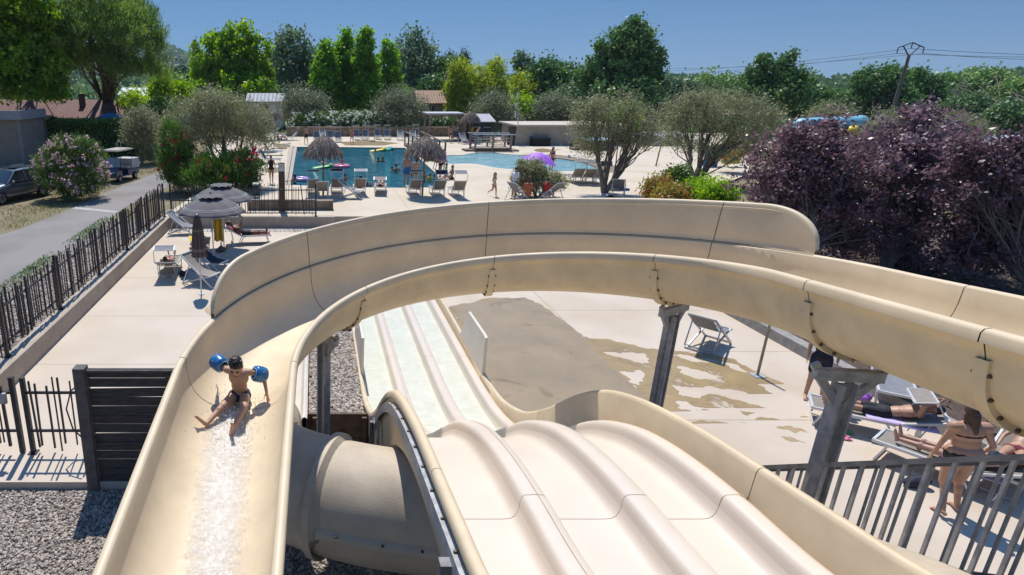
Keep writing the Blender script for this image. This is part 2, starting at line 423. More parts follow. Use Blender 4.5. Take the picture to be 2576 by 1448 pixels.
cop = flat('pool_coping', [[G(x, y, DZ) for x, y in [(726, 367), (746.5, 369), (730.5, 467), (715, 467)]]], DZ + .006, M('pale_coping_stone', (.40, .33, .26), .7, var=.2))
structure(cop)
sl = flat('overflow_slot', [[G(x, y, DZ) for x, y in [(737.5, 368), (739, 368), (723, 467), (720.5, 467)]]], DZ + .011, MT['iron']); structure(sl)

# wet splash area on the terrace, with dry islands
wa = [(1120, 775), (1200, 758), (1319, 749), (1345, 762), (1372, 776), (1398, 795), (1412, 815), (1450, 836), (1482, 852), (1565, 862), (1628, 878), (1717, 885), (1780, 890), (1850, 905), (1890, 930), (1960, 960), (2020, 1000), (2045, 1050), (1990, 1057), (1900, 1054), (1760, 1058), (1600, 1056), (1400, 1064), (1230, 1070), (1215, 960)]
isl = [[(1516, 888), (1560, 890), (1626, 888), (1616, 915), (1580, 905), (1545, 898)], [(1556, 934), (1612, 932), (1622, 950), (1606, 970), (1582, 962)],
       [(1690, 893), (1740, 897), (1808, 915), (1770, 912), (1720, 903)], [(1752, 902), (1800, 908), (1896, 938), (1850, 932)], [(1700, 920), (1750, 930), (1826, 963), (1780, 955), (1715, 940)],
       [(1690, 968), (1760, 975), (1827, 979), (1880, 990), (1934, 1015), (1926, 1027), (1850, 1006), (1770, 996), (1700, 992)], [(1700, 1010), (1730, 1012), (1790, 1032), (1750, 1034), (1700, 1026)],
       [(1900, 965), (1930, 975), (1962, 990), (1935, 988)], [(1640, 930), (1690, 945), (1668, 948)], [(1860, 1034), (1900, 1040), (1880, 1046)]]
structure(flat('wet_patch', [ragged([G(x, y) for x, y in wa], .17, 4, 5)], .004, wetA, [ragged([G(x, y) for x, y in q], .24, 4, 20 + i) for i, q in enumerate(isl)]), 'wet concrete by the slide run-out')
soak = [G(x, y) for x, y in [(1130, 772), (1200, 760), (1319, 749), (1345, 763), (1372, 778), (1398, 797)]] + [Vector((6.97, 16.2, 0)), Vector((6.97, 14.2, 0)), Vector((6.97, 12.4, 0)), Vector((6.97, 10.86, 0)), Vector((5.4, 10.86, 0)), Vector((3.9, 10.86, 0)), Vector((3.8, 12.5, 0))]
structure(flat('soaked_patch', [ragged(soak, .035, 3, 8)], .008, patchy(wetG, 1.1, .18, .42)), 'soaked grey concrete')
for k, pp in enumerate([[(1950, 1075), (1990, 1072), (2036, 1088), (2000, 1090)], [(1965, 1098), (1990, 1100), (2030, 1115), (1990, 1112)], [(2180, 1100), (2215, 1104), (2262, 1118), (2210, 1118)], [(530, 762), (566, 745), (570, 765), (540, 800), (520, 790)]]):
    structure(flat('damp_stain', [ragged([G(x, y) for x, y in pp], .2, 3, 40 + k)], .004, patchy(M('damp_stain', (.44, .31, .16), .6, var=.2), 5, .35, .55)), 'small damp stain on the terrace')

# road
roadL = [(-15.2, 8), (-14.2, 20), (-12.6, 26), (-12.1, 30), (-11.8, 36), (-10.9, 44), (-10.2, 56), (-10.0, 66)]
roadR = [(-9.4, 8), (-9.4, 18), (-9.15, 22), (-9.5, 31), (-8.7, 38), (-7.6, 44), (-7.2, 56), (-7.2, 66)]
structure(flat('road', [[*roadL, *roadR[::-1]]], Z0 + .012, MT['asphalt']))
structure(flat('road_patch', [[(-12.0, 30.6), (-9.6, 29.6), (-9.55, 30.0), (-12.0, 31.1)]], Z0 + .018, M('pale_concrete_strip', (.42, .40, .36), .9)))
def stones(name, spots, zf, size, seed, mat, label):
    rng = np.random.default_rng(seed)
    base = np.array([(-.5, -.5, -.4), (.5, -.5, -.4), (.5, .5, -.4), (-.5, .5, -.4), (-.4, -.35, .35), (.35, -.4, .4), (.4, .35, .35), (-.35, .4, .4)])
    fc = np.array([(0, 3, 2, 1), (4, 5, 6, 7), (0, 1, 5, 4), (1, 2, 6, 5), (2, 3, 7, 6), (3, 0, 4, 7)])
    n = len(spots); sc = size * rng.uniform(.55, 1.25, (n, 1, 1)) * rng.uniform(.7, 1.3, (n, 1, 3))
    a = rng.uniform(0, 6.28, n); b = rng.uniform(-.6, .6, n)
    v = (base[None] + rng.normal(0, .07, (n, 8, 3))) * sc
    ca, sa, cb, sb = np.cos(a)[:, None], np.sin(a)[:, None], np.cos(b)[:, None], np.sin(b)[:, None]
    x, y, z = v[..., 0], v[..., 1], v[..., 2]
    y, z = y * cb - z * sb, y * sb + z * cb
    v = np.stack([x * ca - y * sa, x * sa + y * ca, z], -1) + spots[:, None, :]
    fs = (fc[None] + 8 * np.arange(n)[:, None, None]).reshape(-1, 4)
    o = quads(name, v.reshape(-1, 3), fs, mat, np.repeat(rng.random(n), 6))
    tag(o, label, 'gravel', kind='stuff'); return o

def quads(name, V, F, mat, var=None, smooth=False):
    me = bpy.data.meshes.new(name); n = len(F)
    me.vertices.add(len(V)); me.vertices.foreach_set('co', np.ascontiguousarray(V, dtype=np.float32).ravel())
    me.loops.add(n * 4); me.loops.foreach_set('vertex_index', np.ascontiguousarray(F, dtype=np.int32).ravel())
    me.polygons.add(n); me.polygons.foreach_set('loop_start', np.arange(0, n * 4, 4, dtype=np.int32))
    if var is not None:
        at = me.attributes.new('var', 'FLOAT', 'FACE'); at.data.foreach_set('value', np.ascontiguousarray(var, dtype=np.float32))
    me.update(calc_edges=True); me.validate(); me.materials.append(mat)
    o = bpy.data.objects.new(name, me); col.objects.link(o); return o

gravM = leafM('grey_pebbles', (.16, .135, .115), (.55, .47, .40), trans=.0, rough=.85)
rg = np.random.default_rng(4)
def strew(n, x0, x1, y0, y1, z):
    return np.stack([rg.uniform(x0, x1, n), rg.uniform(y0, y1, n), z + rg.uniform(-.004, .014, n)], 1)
gb = structure(flat('gravel_base', [[(-7, 2.5), (3.7, 2.5), (3.7, 15.1), (-1.39, 15.1), (-1.39, 8.83), (-7, 8.83)]], -.152, M('yard_gravel', (.12, .10, .085), .95, c2=(.25, .215, .18), vs=28, bump=.6, bs=40)), 'gravel yard')  # mottled gravel colour for the sheet under the loose stones
stones('gravel', strew(30000, -5.9, -.3, 4.6, 8.8, -.145), 0, .036, 1, gravM, 'loose grey gravel in front of the wooden screen')
stones('gravel', strew(8500, -1.3, 1.2, 4.6, 10.1, -.145), 0, .036, 2, gravM, 'shaded gravel under the tube slide')
gs = structure(flat('gravel_strip_base', [[(-9.4, 8), (-6.98, 8), (-6.98, 28.2), (-9.5, 28.2)]], Z0 + .006, M('strip_gravel', (.27, .235, .20), .95, c2=(.12, .105, .09), vs=22, bump=.6, bs=30)), 'gravel strip by the road')
stones('gravel', strew(26000, -9.3, -6.98, 10, 28, Z0 + .012), 0, .05, 3, gravM, 'gravel strip between the road and the picket fence')

# ------------------------------------------------------------------ low walls and fences
w = MB()
w.prism([(-6.95, 8.83), (-6.58, 8.83), (-6.58, 28.2), (-6.95, 28.2)], -.2, .5)
w.prism([(-6.58, 28.0), (.95, 28.0), (.95, 28.35), (-6.58, 28.35)], -.2, .502)
tag(w.build('retaining_wall', MT['wall'], smooth=False, bevel=.012), 'low beige rendered wall carrying the black picket fence', 'wall')
w = MB(); w.prism([(-3.2, 29.6), (.92, 29.6), (.92, 30.1), (-3.2, 30.1)], .5, .95)
tag(w.build('planter_wall', M('stained_wall', (.30, .24, .17), .85, c2=(.15, .12, .085), vs=2), smooth=False, bevel=.01), 'short stained beige wall behind the far picket fence', 'wall')

def picket_run(root, a, b, z0, h, seed, posts, rails=(.32, 1.15), dens=.125, post_w=.075):
    """random vertical bars on two rails; every bay one mesh"""
    r = random.Random(seed); a = Vector(a); b = Vector(b); d = b - a; L = d.length; d.normalize(); nrm = Vector((-d.y, d.x, 0))
    for q in posts:
        p = a + d * q; m = MB(); m.box((p.x, p.y, z0 + h / 2 + .02), (post_w, post_w, h + .04)); m.box((p.x, p.y, z0 + .008), (.16, .16, .016))
        m.build('post', MT['iron'], root, smooth=False, world=True)
    ends = [0] + list(posts) + [L]
    for q0, q1 in zip(ends[:-1], ends[1:]):
        if q1 - q0 < .25: continue
        m = MB()
        for rz in rails:
            m.beam(a + d * (q0 + .03) + Vector((0, 0, z0 + rz)), a + d * (q1 - .03) + Vector((0, 0, z0 + rz)), .035, .045)
        q = q0 + .1
        while q < q1 - .07:
            w_ = r.choice((.022, .022, .03, .03, .045)); t0 = r.uniform(.05, .22); t1 = h - r.uniform(-.08, .16)
            tilt = r.gauss(0, .011) if r.random() < .93 else r.gauss(0, .06)
            side = nrm * (.03 * r.choice((-1, 1)))
            p = a + d * q + side
            m.beam(p - d * tilt * .5 + Vector((0, 0, z0 + t0)), p + d * tilt * .5 + Vector((0, 0, z0 + t1)), w_, w_, up=tuple(nrm))
            q += dens * r.uniform(.55, 1.35)
        m.build('picket_panel', MT['iron'], root, smooth=False, world=True)

f = empty('picket_fence', (-6.86, 8.9, .5), 'long black picket fence of uneven bars beside the road', 'fence')
picket_run(f, (-6.84, 8.9, 0), (-6.84, 28.15, 0), .5, 1.47, 5, [.68, 3.83, 6.9, 10.1, 13.2, 16.4, 19.2], dens=.12)
f = empty('picket_fence', (-6.5, 28.18, .5), 'black picket fence at the end of the sunbathing terrace behind the grey parasols', 'fence')
picket_run(f, (-6.6, 28.18, 0), (.15, 28.18, 0), .5, 1.47, 8, [.08, 3.2, 6.68], rails=(.15, .72, 1.2), dens=.14)
f = empty('picket_fence', (-6.4, 9.7, 0), 'black picket fence panels with gate post next to the wooden screen', 'fence')
picket_run(f, (-6.5, 9.7, 0), (-5.25, 9.7, 0), 0, 1.45, 11, [], rails=(.45, 1.2), dens=.14)
picket_run(f, (-5.15, 9.7, 0), (-3.86, 9.7, 0), 0, 1.45, 12, [.12], rails=(.45, 1.2), dens=.135)
g = MB(); g.beam((-5.22, 9.7, .02), (-5.22, 9.7, 1.5), .08); g.build('gate_post', MT['iron'], f, smooth=False, world=True)
g = MB(); g.box((-5.38, 9.64, 1.12), (.12, .06, .2)); g.build('lock_box', MT['galv'], f, smooth=False, world=True, bevel=.008)
g = MB(); g.beam((-5.42, 9.58, 1.1), (-5.56, 9.58, 1.1), .02); g.build('handle', MT['galv'], f, smooth=False, world=True)
g = MB(); g.tube([(-4.0, 9.66, .2), (-4.25, 9.66, .5), (-4.32, 9.66, .9), (-4.2, 9.66, 1.25), (-4.0, 9.66, 1.42)], .014); g.build('curved_bar', MT['iron'], f, world=True)

# wooden screen
ws = empty('wooden_screen', (-2.5, 8.85, -.15), 'dark weathered screen of horizontal boards between two timber posts', 'fence')
m = MB(); m.box((-3.66, 8.86, .97), (.19, .19, 2.24)); m.build('post', MT['wood_post'], ws, smooth=False, world=True, bevel=.012)
m = MB(); m.box((-1.35, 8.86, .97), (.19, .19, 2.24)); m.build('post', MT['wood_post'], ws, smooth=False, world=True, bevel=.012)
m = MB(); z = -.05; r = random.Random(2)
while z < 1.98:
    m.box((-2.505, 8.86 + r.uniform(-.008, .008), z + .075), (2.1, .03, .148 + r.uniform(-.006, .004)), Matrix.Rotation(r.gauss(0, .004), 3, 'Y')); z += .163
m.build('boards', MT['wood_dark'], ws, smooth=False, world=True)
m = MB(); m.box((-2.3, 8.835, .97), (.06, .025, 2.05)); m.build('batten', MT['wood_dark'], ws, smooth=False, world=True)
m = MB(); m.box((-2.505, 8.86, 2.03), (2.1, .09, .035)); m.build('top_rail', MT['wood_post'], ws, smooth=False, world=True)

# gravel bed held by sleepers beside the run-out
bed = flat('gravel_bed', [[(-.1, 10.25), (.92, 10.25), (.92, 14.6), (-.1, 14.6)]], .33, M('bed_gravel', (.25, .205, .17), .95, c2=(.10, .085, .07), vs=25)); structure(bed)
stones('gravel', strew(5200, -.1, .95, 10.25, 14.6, .335), 0, .05, 9, gravM, 'brown gravel bed beside the water run-out')
sw = empty('sleeper_wall', (.45, 10.15, -.15), 'brown retaining wall of stacked timber sleepers behind the tube slide', 'wall')
m = MB(); z = -.14
while z < .5: m.box((.46, 10.15, z + .085), (1.16, .07, .165)); z += .172
m.build('boards', MT['wood_red'], sw, smooth=False, world=True, bevel=.006)
for x in (.02, .92):
    m = MB(); m.box((x, 10.07, .17), (.09, .06, .66)); m.build('stake', MT['wood_red'], sw, smooth=False, world=True)
m = MB(); m.box((-.14, 12.4, .1), (.06, 4.4, .62)); m.box((.4, 14.64, .1), (1.1, .06, .62)); m.build('side_boards', MT['wood_dark'], sw, smooth=False, world=True)

# planter kerb on the right
kb = MB(); kb.prism([(11.82, 4.5), (12.1, 4.5), (12.1, 24), (11.82, 24)], -.2, .27)
tag(kb.build('planter_kerb', M('kerb_concrete', (.30, .285, .26), .9, var=.25, vs=6, bump=.3), smooth=False, bevel=.015), 'grey concrete kerb along the planting bed right of the splash terrace', 'kerb')
structure(flat('planting_bed', [[(12.1, 2), (40, 2), (40, 28), (12.1, 28)]], .2, M('bark_mulch', (.13, .085, .06), .95, c2=(.045, .032, .025), vs=14, bump=1, bs=25)))
# ------------------------------------------------------------------ the open flume slide
CX, CY, RI, WW, A0, A1, ZA, SL = 2.121, 6.09, 2.358, 1.248, R(-7.08), R(179.3), 3.924, .126
RM = RI + WW / 2
S_ARC0, S_ARC1 = 4.6, 4.6 + (A1 - A0) * RM      # path length: straight run, arc, straight run
def flume(s):
    """centre of the rim line, outward direction (to the outer side of the bend)"""
    if s < S_ARC0:
        a = A0; d = S_ARC0 - s
        p = Vector((CX + RM * math.cos(a), CY + RM * math.sin(a), 0)) - d * Vector((-math.sin(a), math.cos(a), 0))
        if d > 0: a = A0
    elif s <= S_ARC1:
        a = A0 + (s - S_ARC0) / RM; p = Vector((CX + RM * math.cos(a), CY + RM * math.sin(a), 0))
    else:
        a = A1; p = Vector((CX + RM * math.cos(a), CY + RM * math.sin(a), 0)) + (s - S_ARC1) * Vector((-math.sin(a), math.cos(a), 0))
    sA = S_ARC0 + (math.pi / 2 - A0) * RM
    p.z = ZA - (s - sA) * SL
    return p, Vector((math.cos(a), math.sin(a), 0))
DEP = .60
def trough_prof(k=22):
    out = []
    for i in range(k + 1):
        t = math.pi * i / k; cx = math.cos(t); sx = math.sin(t)
        out.append((-(WW / 2 - .035) * math.copysign(abs(cx) ** (2 / 2.7), cx), -DEP * abs(sx) ** (2 / 2.7) - .004))
    return out
h = WW / 2
inner_prof = [(-h - .05, -.075), (-h - .052, -.012), (-h - .036, .014), (-h, .02), (-h + .028, .008)] + trough_prof() + [(h - .028, .008), (h, .02), (h + .036, .014), (h + .052, -.012), (h + .05, -.075)]
outer_prof = [(-h - .05, -.075), (-h - .01, -.085)] + [(x * 1.025, z * 1.085 - .02) for x, z in trough_prof()][1:-1] + [(h + .01, -.085), (h + .05, -.075)]
def fl_pt(s, l, z):
    p, n = flume(s); return p + n * l + Vector((0, 0, z))
SA = S_ARC0; da = RM * R(186.38) / 79
joints = [.05, S_ARC0 - .56 - 1.68, S_ARC0 - .56, S_ARC0 + 16 * da, S_ARC0 + 37 * da, S_ARC0 + 57 * da, S_ARC0 + 77.3 * da, S_ARC1 + 2.75, S_ARC1 + 4.6]
wf = empty('water_slide', (CX, CY, 0), 'large open beige flume slide curving across the picture on steel columns', 'water slide')
for j0, j1 in zip(joints[:-1], joints[1:]):
    n = max(6, int((j1 - j0) / .1))
    ss = [j0 + .005 + (j1 - j0 - .01) * i / n for i in range(n + 1)]
    MB().grid([[fl_pt(s, l, z) for l, z in inner_prof] for s in ss]).build('trough_section', MT['gel'], wf, world=True, ang=60)
    MB().grid([[fl_pt(s, l, z) for l, z in outer_prof] for s in ss]).build('trough_shell', MT['gel_out'], wf, world=True, ang=60)
for j in joints[1:-1]:
    # dark joint line just under the gap, and the bolted outside flange
    MB().grid([[fl_pt(s, l * .998, z - .006) for l, z in inner_prof[1:-1]] for s in (j - .0045, j + .0045)]).build('joint_seal', MT['seam'], wf, world=True)
    fl = [(x * (1 + .05 * min(1, abs(z) * 4)), z * 1.1 - .03) for x, z in outer_prof[1:-1]]
    o1 = [(x * 1.03, z * 1.065 - .02) for x, z in trough_prof()]
    rows = []
    for s, pr in ((j - .05, 0), (j - .05, 1), (j + .05, 1), (j + .05, 0)):
        q = [(x * (1.0 + .055 * pr), z * (1.085 + .085 * pr) - .02) for x, z in trough_prof()][1:-1]
        rows.append([fl_pt(s, x, z) for x, z in q])
    fo = MB().grid(rows).build('flange', MT['gel_out'], wf, world=True, ang=30)
    b = MB()
    for i in (2, 4, 6, 8, 10, 11, 12, 14, 16, 18, 20):
        for sgn in (-.053, .053):
            x, z = [(x * 1.03, z * 1.125 - .02) for x, z in trough_prof()][i]
            p = fl_pt(j + sgn, x, z); b.ell(p, .017, n=6, k=4)
    addmat(fo, b, MT['bolt'])
# splash guard on the outer rim of the bend
gA, gB = R(11.5), R(159.5); G0 = S_ARC0 + (gA - A0) * RM; G1 = S_ARC0 + (gB - A0) * RM
def gh(s):
    u = min((s - G0) / .62, (G1 - s) / .72, 1.0); return .50 * math.sqrt(max(0, 1 - (1 - max(0, u)) ** 2))
gj = [G0, joints[3], joints[4], joints[5], G1]
for j0, j1 in zip(gj[:-1], gj[1:]):
    n = 40; rows = []
    for i in range(n + 1):
        s = j0 + .001 + (j1 - j0 - .002) * i / n; H = gh(s)
        pr = [(h - .012, .012), (h + .004, .03)] + [(h + .004 + .06 * (t * H / .50) ** 1.5, .03 + t * H) for t in (.15, .3, .45, .6, .75, .88, .96)] + [(h + .066 * H / .50, .03 + H), (h + .072 * H / .50 + .012, .045 + H), (h + .078 * H / .50 + .04, .04 + H), (h + .078 * H / .50 + .05, .01 + H)] + [(h + .05, .03 + t * H) for t in (.9, .5, .1)] + [(h + .05, .0)]
        rows.append([fl_pt(s, l, z) for l, z in pr])
    MB().grid(rows).build('splash_guard', MT['gel'], wf, world=True, ang=50)
for j in gj[1:-1]:
    MB().grid([[fl_pt(s, h + .0005 + .06 * t ** 1.5 - .002, 0.03 + t * .50) for t in (0, .15, .3, .45, .6, .75, .88, .96, 1.0)] for s in (j - .0035, j + .0035)]).build('joint_seal', MT['seam'], wf, world=True)
MB().grid([[fl_pt(G0 + (G1 - G0) * i / 90, h - .016 + dl, .0235 + dz) for dl, dz in ((-.006, .004), (0, .006), (.008, .010))] for i in range(91)]).build('guard_seal', MT['seam'], wf, world=True)
def hcol(root, x, y, z0, z1, w, ang):
    o = bpy.data.objects.new('tmp', None)
    m = MB(); rot = Matrix.Rotation(ang, 3, 'Z')
    m.box((x, y, (z0 + z1) / 2), (w, .02, z1 - z0), rot)
    for q in (-1, 1):
        off = rot @ Vector((q * (w / 2 - .01), 0, 0)); m.box((x + off.x, y + off.y, (z0 + z1) / 2), (.02, w * .95, z1 - z0), rot)
    m.box((x, y, z0 + .01), (w * 1.6, w * 1.6, .02), rot)
    bpy.data.objects.remove(o); return m
colspots = [(joints[2], (4.78, 5.05)), (joints[3], None), (joints[5], (.14, 8.2)), (joints[7] - .9, (-.9, 2.6))]
for s, xy in colspots:
    p, n = flume(s); zb = p.z - DEP * 1.17 - .03
    x, y = xy if xy else (p.x, p.y)
    a = math.atan2(n.y, n.x)
    mcol = hcol(wf, x, y, -.02, zb - .16, .145, a + R(8)); cobj = mcol.build('support_column', MT['galv'], wf, smooth=False, world=True)
    m = MB(); d = Vector((n.x, n.y, 0)); q = Vector((x, y, zb - .08))
    m.beam(q - d * .28, q + d * .28, .08, .10)
    m.beam(q - d * .24 + Vector((0, 0, -.02)), q + d * .0 + Vector((0, 0, -.34)), .04, .07); m.beam(q + d * .24 + Vector((0, 0, -.02)), q + Vector((0, 0, -.34)), .04, .07)
    m.beam(q - d * .27 + Vector((0, 0, .05)), q - d * .30 + Vector((0, 0, .10)), .04, .07); m.beam(q + d * .27 + Vector((0, 0, .05)), q + d * .30 + Vector((0, 0, .10)), .04, .07)
    m.build('bracket', MT['galv'], wf, smooth=False, world=True)

# water running down the straight leg and the wet film under it
watM = bpy.data.materials.new('sliding_water'); watM.use_nodes = True; nt = watM.node_tree; b = nt.nodes['Principled BSDF']; Lk = nt.links.new
b.inputs['Roughness'].default_value = .10; b.inputs['Specular IOR Level'].default_value = .9
tc = nt.nodes.new('ShaderNodeTexCoord'); mp = nt.nodes.new('ShaderNodeMapping'); mp.inputs['Scale'].default_value = (1, .55, 1); Lk(tc.outputs['Object'], mp.inputs['Vector'])
no = nt.nodes.new('ShaderNodeTexNoise'); no.inputs['Scale'].default_value = 115; no.inputs['Detail'].default_value = 7; no.inputs['Roughness'].default_value = .75; Lk(mp.outputs['Vector'], no.inputs['Vector'])
rp = nt.nodes.new('ShaderNodeValToRGB'); rp.color_ramp.elements[0].position = .42; rp.color_ramp.elements[1].position = .60
rp.color_ramp.elements[0].color = (.68, .57, .42, 1); rp.color_ramp.elements[1].color = (.95, .94, .91, 1)
Lk(no.outputs['Fac'], rp.inputs['Fac']); Lk(rp.outputs['Color'], b.inputs['Base Color'])
bp = nt.nodes.new('ShaderNodeBump'); bp.inputs['Strength'].default_value = 1; bp.inputs['Distance'].default_value = .008
Lk(no.outputs['Fac'], bp.inputs['Height']); Lk(bp.outputs['Normal'], b.inputs['Normal'])
n2 = nt.nodes.new('ShaderNodeTexNoise'); n2.inputs['Scale'].default_value = 22; n2.inputs['Detail'].default_value = 8; n2.inputs['Roughness'].default_value = .7; Lk(mp.outputs['Vector'], n2.inputs['Vector'])
ed = nt.nodes.new('ShaderNodeAttribute'); ed.attribute_name = 'edge'
sb = nt.nodes.new('ShaderNodeMath'); sb.operation = 'MULTIPLY_ADD'; sb.inputs[1].default_value = -.62; Lk(ed.outputs['Fac'], sb.inputs[0]); Lk(n2.outputs['Fac'], sb.inputs[2])
ra = nt.nodes.new('ShaderNodeMapRange'); ra.inputs['From Min'].default_value = .12; ra.inputs['From Max'].default_value = .62; Lk(sb.outputs[0], ra.inputs['Value']); Lk(ra.outputs['Result'], b.inputs['Alpha'])
def trough_z(l):
    a = WW / 2 - .035; q = max(0, 1 - abs(l / a) ** 2.7); return -DEP * q ** (1 / 2.7)
rr = random.Random(12); rows = []; ns = 420; s0, s1 = S_ARC1 - .35, S_ARC1 + 4.3
lf = rt = 0
for i in range(ns + 1):
    s = s0 + (s1 - s0) * i / ns; u = (s - s0) / (s1 - s0)
    cl = -(-.10 + .19 * min(1, u * 1.6)) ; wd = .34 if u > .12 else .34 * (.55 + .45 * u / .12)
    lf = .82 * lf + rr.gauss(0, .009); rt = .82 * rt + rr.gauss(0, .009)
    row = []
    for k in range(53):
        q = -1 + 2 * k / 52; l = cl + q * wd + (lf if q < 0 else rt) * abs(q) ** 3
        e = 0 if abs(q) > .97 else 1
        row.append(fl_pt(s, l, trough_z(l) + .001 + e * (.005 + rr.uniform(0, .008))))
    rows.append(row)
o = MB().grid(rows).build('sliding_water', watM, None, ang=180)
at_ = o.data.attributes.new('edge', 'FLOAT', 'POINT'); at_.data.foreach_set('value', [abs(-1 + 2 * (i % 53) / 52) ** 2.2 for i in range(len(o.data.vertices))])
tag(o, 'white sparkling sheet of water running down the flume below the boy', 'water', kind='stuff')
d = MB()
for i in range(420):
    s = S_ARC1 - .55 + abs(rr.gauss(0, .5)); l = rr.gauss(.05, .17); zz = abs(rr.gauss(0, .045))
    d.ell(fl_pt(s, l, trough_z(l) + .01 + zz), rr.uniform(.003, .008), n=5, k=3)
tag(d.build('water_droplets', M('droplet_water', (.9, .9, .88), .1, var=.03), None), 'water droplets splashing up round the sliding boy', 'splash', kind='stuff')

# ------------------------------------------------------------------ three lane slide
from bisect import bisect
def interp(tab, y):
    xs = [p[0] for p in tab]; i = min(max(bisect(xs, y) - 1, 0), len(tab) - 2)
    # monotone-ish cubic hermite
    def sl(k):
        if k <= 0: return (tab[1][1] - tab[0][1]) / (tab[1][0] - tab[0][0])
        if k >= len(tab) - 1: return (tab[-1][1] - tab[-2][1]) / (tab[-1][0] - tab[-2][0])
        return (tab[k + 1][1] - tab[k - 1][1]) / (tab[k + 1][0] - tab[k - 1][0])
    (x0, y0), (x1, y1) = tab[i], tab[i + 1]; hh = x1 - x0; t = (y - x0) / hh
    return (2 * t ** 3 - 3 * t * t + 1) * y0 + (t ** 3 - 2 * t * t + t) * hh * sl(i) + (-2 * t ** 3 + 3 * t * t) * y1 + (t ** 3 - t * t) * hh * sl(i + 1)
FLOOR = [(.8, 3.75), (1.8, 3.35), (2.66, 3.05), (3.3, 2.91), (3.7, 2.86), (4.3, 2.83), (4.96, 2.76), (5.6, 2.63), (6.1, 2.46), (6.75, 2.13), (7.5, 1.58), (8.3, 1.0), (9.0, .62), (9.7, .36), (10.5, .18), (11.3, .10), (12.2, .07), (20, .05)]
WALL = [(.8, 4.25), (1.8, 3.9), (2.95, 3.54), (3.6, 3.43), (4.4, 3.31), (5.0, 3.22), (5.6, 3.10), (6.3, 2.92), (6.98, 2.66), (7.7, 2.22), (8.6, 1.52), (9.45, .96), (10.1, .68), (10.8, .47), (11.4, .39), (12, .36), (14, .42), (20, .44)]
ml = empty('multi_lane_slide', (2.3, 8, 0), 'wide pale slide with three lanes dropping over a hump to its run-out', 'water slide')
def strip(name, y0, y1, prof, mat, step=.09, ang=50):
    n = max(2, int((y1 - y0) / step)); rows = []
    for i in range(n + 1):
        y = y0 + (y1 - y0) * i / n; f_ = interp(FLOOR, y); w_ = interp(WALL, y)
        rows.append([(x, y, (f_ if ref == 'f' else w_) + dz) for x, dz, ref in prof])
    return MB().grid(rows).build(name, mat, ml, world=True, ang=ang)
jy = [.8, 4.36, 8.9, 13.2, 19.5]
lanes = [(1.075, 1.708), (1.932, 2.558), (2.782, 3.37)]
for y0, y1 in zip(jy[:-1], jy[1:]):
    a, b2 = y0 + .004, y1 - .004
    for xl, xr in lanes:
        pr = [(xl, .12, 'f'), (xl + .010, .07, 'f'), (xl + .03, .028, 'f'), (xl + .065, .006, 'f'), (xl + .12, 0, 'f'), ((xl + xr) / 2, 0, 'f'), (xr - .12, 0, 'f'), (xr - .065, .006, 'f'), (xr - .03, .028, 'f'), (xr - .010, .07, 'f'), (xr, .12, 'f')]
        strip('lane', a, b2, pr, MT['gel_lane'])
    for xd in (1.82, 2.67):
        strip('divider', a, b2, [(xd + q, z_, 'f') for q, z_ in ((-.112, .12), (-.109, .18), (-.101, .218), (-.078, .238), (0, .243), (.078, .238), (.101, .218), (.109, .18), (.112, .12))], MT['gel_lane'])
    strip('lane_rim', a, b2, [(x, z_, 'f') for x, z_ in ((3.37, .12), (3.374, .18), (3.384, .218), (3.41, .238), (3.50, .242), (3.55, .225), (3.575, .18), (3.58, .10))], MT['gel_lane'])
    lw = [(1.075, .13, 'f'), (1.06, .26, 'f'), (1.055, -.05, 'w'), (1.045, -.012, 'w'), (1.015, .008, 'w'), (.975, .0, 'w'), (.955, -.03, 'w'), (.957, -.09, 'w'), (.99, -.105, 'w'), (1.0, .02, 'f'), (1.0, -.10, 'f')]
    strip('left_wall', a, b2, lw, MT['gel_out' if False else 'gel'])
    rw = [(3.585, .09, 'f'), (3.60, .25, 'f'), (3.61, -.04, 'w'), (3.625, .0, 'w'), (3.65, .01, 'w'), (3.69, .0, 'w'), (3.705, -.03, 'w'), (3.70, -.09, 'w'), (3.67, -.1, 'w'), (3.66, .0, 'f'), (3.66, -.1, 'f')]
    strip('right_wall', a, b2, rw, MT['gel'])
strip('seam', .8, 19.5, [(1.846, .2445, 'f'), (1.852, .2445, 'f')], MT['seam_l'])
strip('seam', .8, 19.5, [(3.583, .10, 'f'), (3.590, .12, 'f')], MT['seam'])
for y in jy[1:-1]:
    m = MB(); rows = []
    for yy in (y - .0055, y + .0055):
        f_ = interp(FLOOR, yy); row = []
        for xl, xr in lanes:
            row += [(xl, yy, f_ + .118), (xl + .010, yy, f_ + .067), (xl + .03, yy, f_ + .025), (xl + .065, yy, f_ + .003), (xl + .12, yy, f_ - .003), (xr - .12, yy, f_ - .003), (xr - .065, yy, f_ + .003), (xr - .03, yy, f_ + .025), (xr - .010, yy, f_ + .067), (xr, yy, f_ + .118)]
            xd = xr + .112
            row += [(xd - .109, yy, f_ + .178), (xd - .101, yy, f_ + .215), (xd - .078, yy, f_ + .235), (xd, yy, f_ + .240), (xd + .078, yy, f_ + .235), (xd + .101, yy, f_ + .215), (xd + .109, yy, f_ + .178)]
        rows.append(row)
    m.grid(rows).build('joint_seal', MT['seam_l'], ml, world=True)
# underside
strip('underside', .8, 19.4, [(1.01, -.10, 'f'), (1.2, -.13, 'f'), (3.5, -.13, 'f'), (3.655, -.10, 'f')], MT['gel_out'])
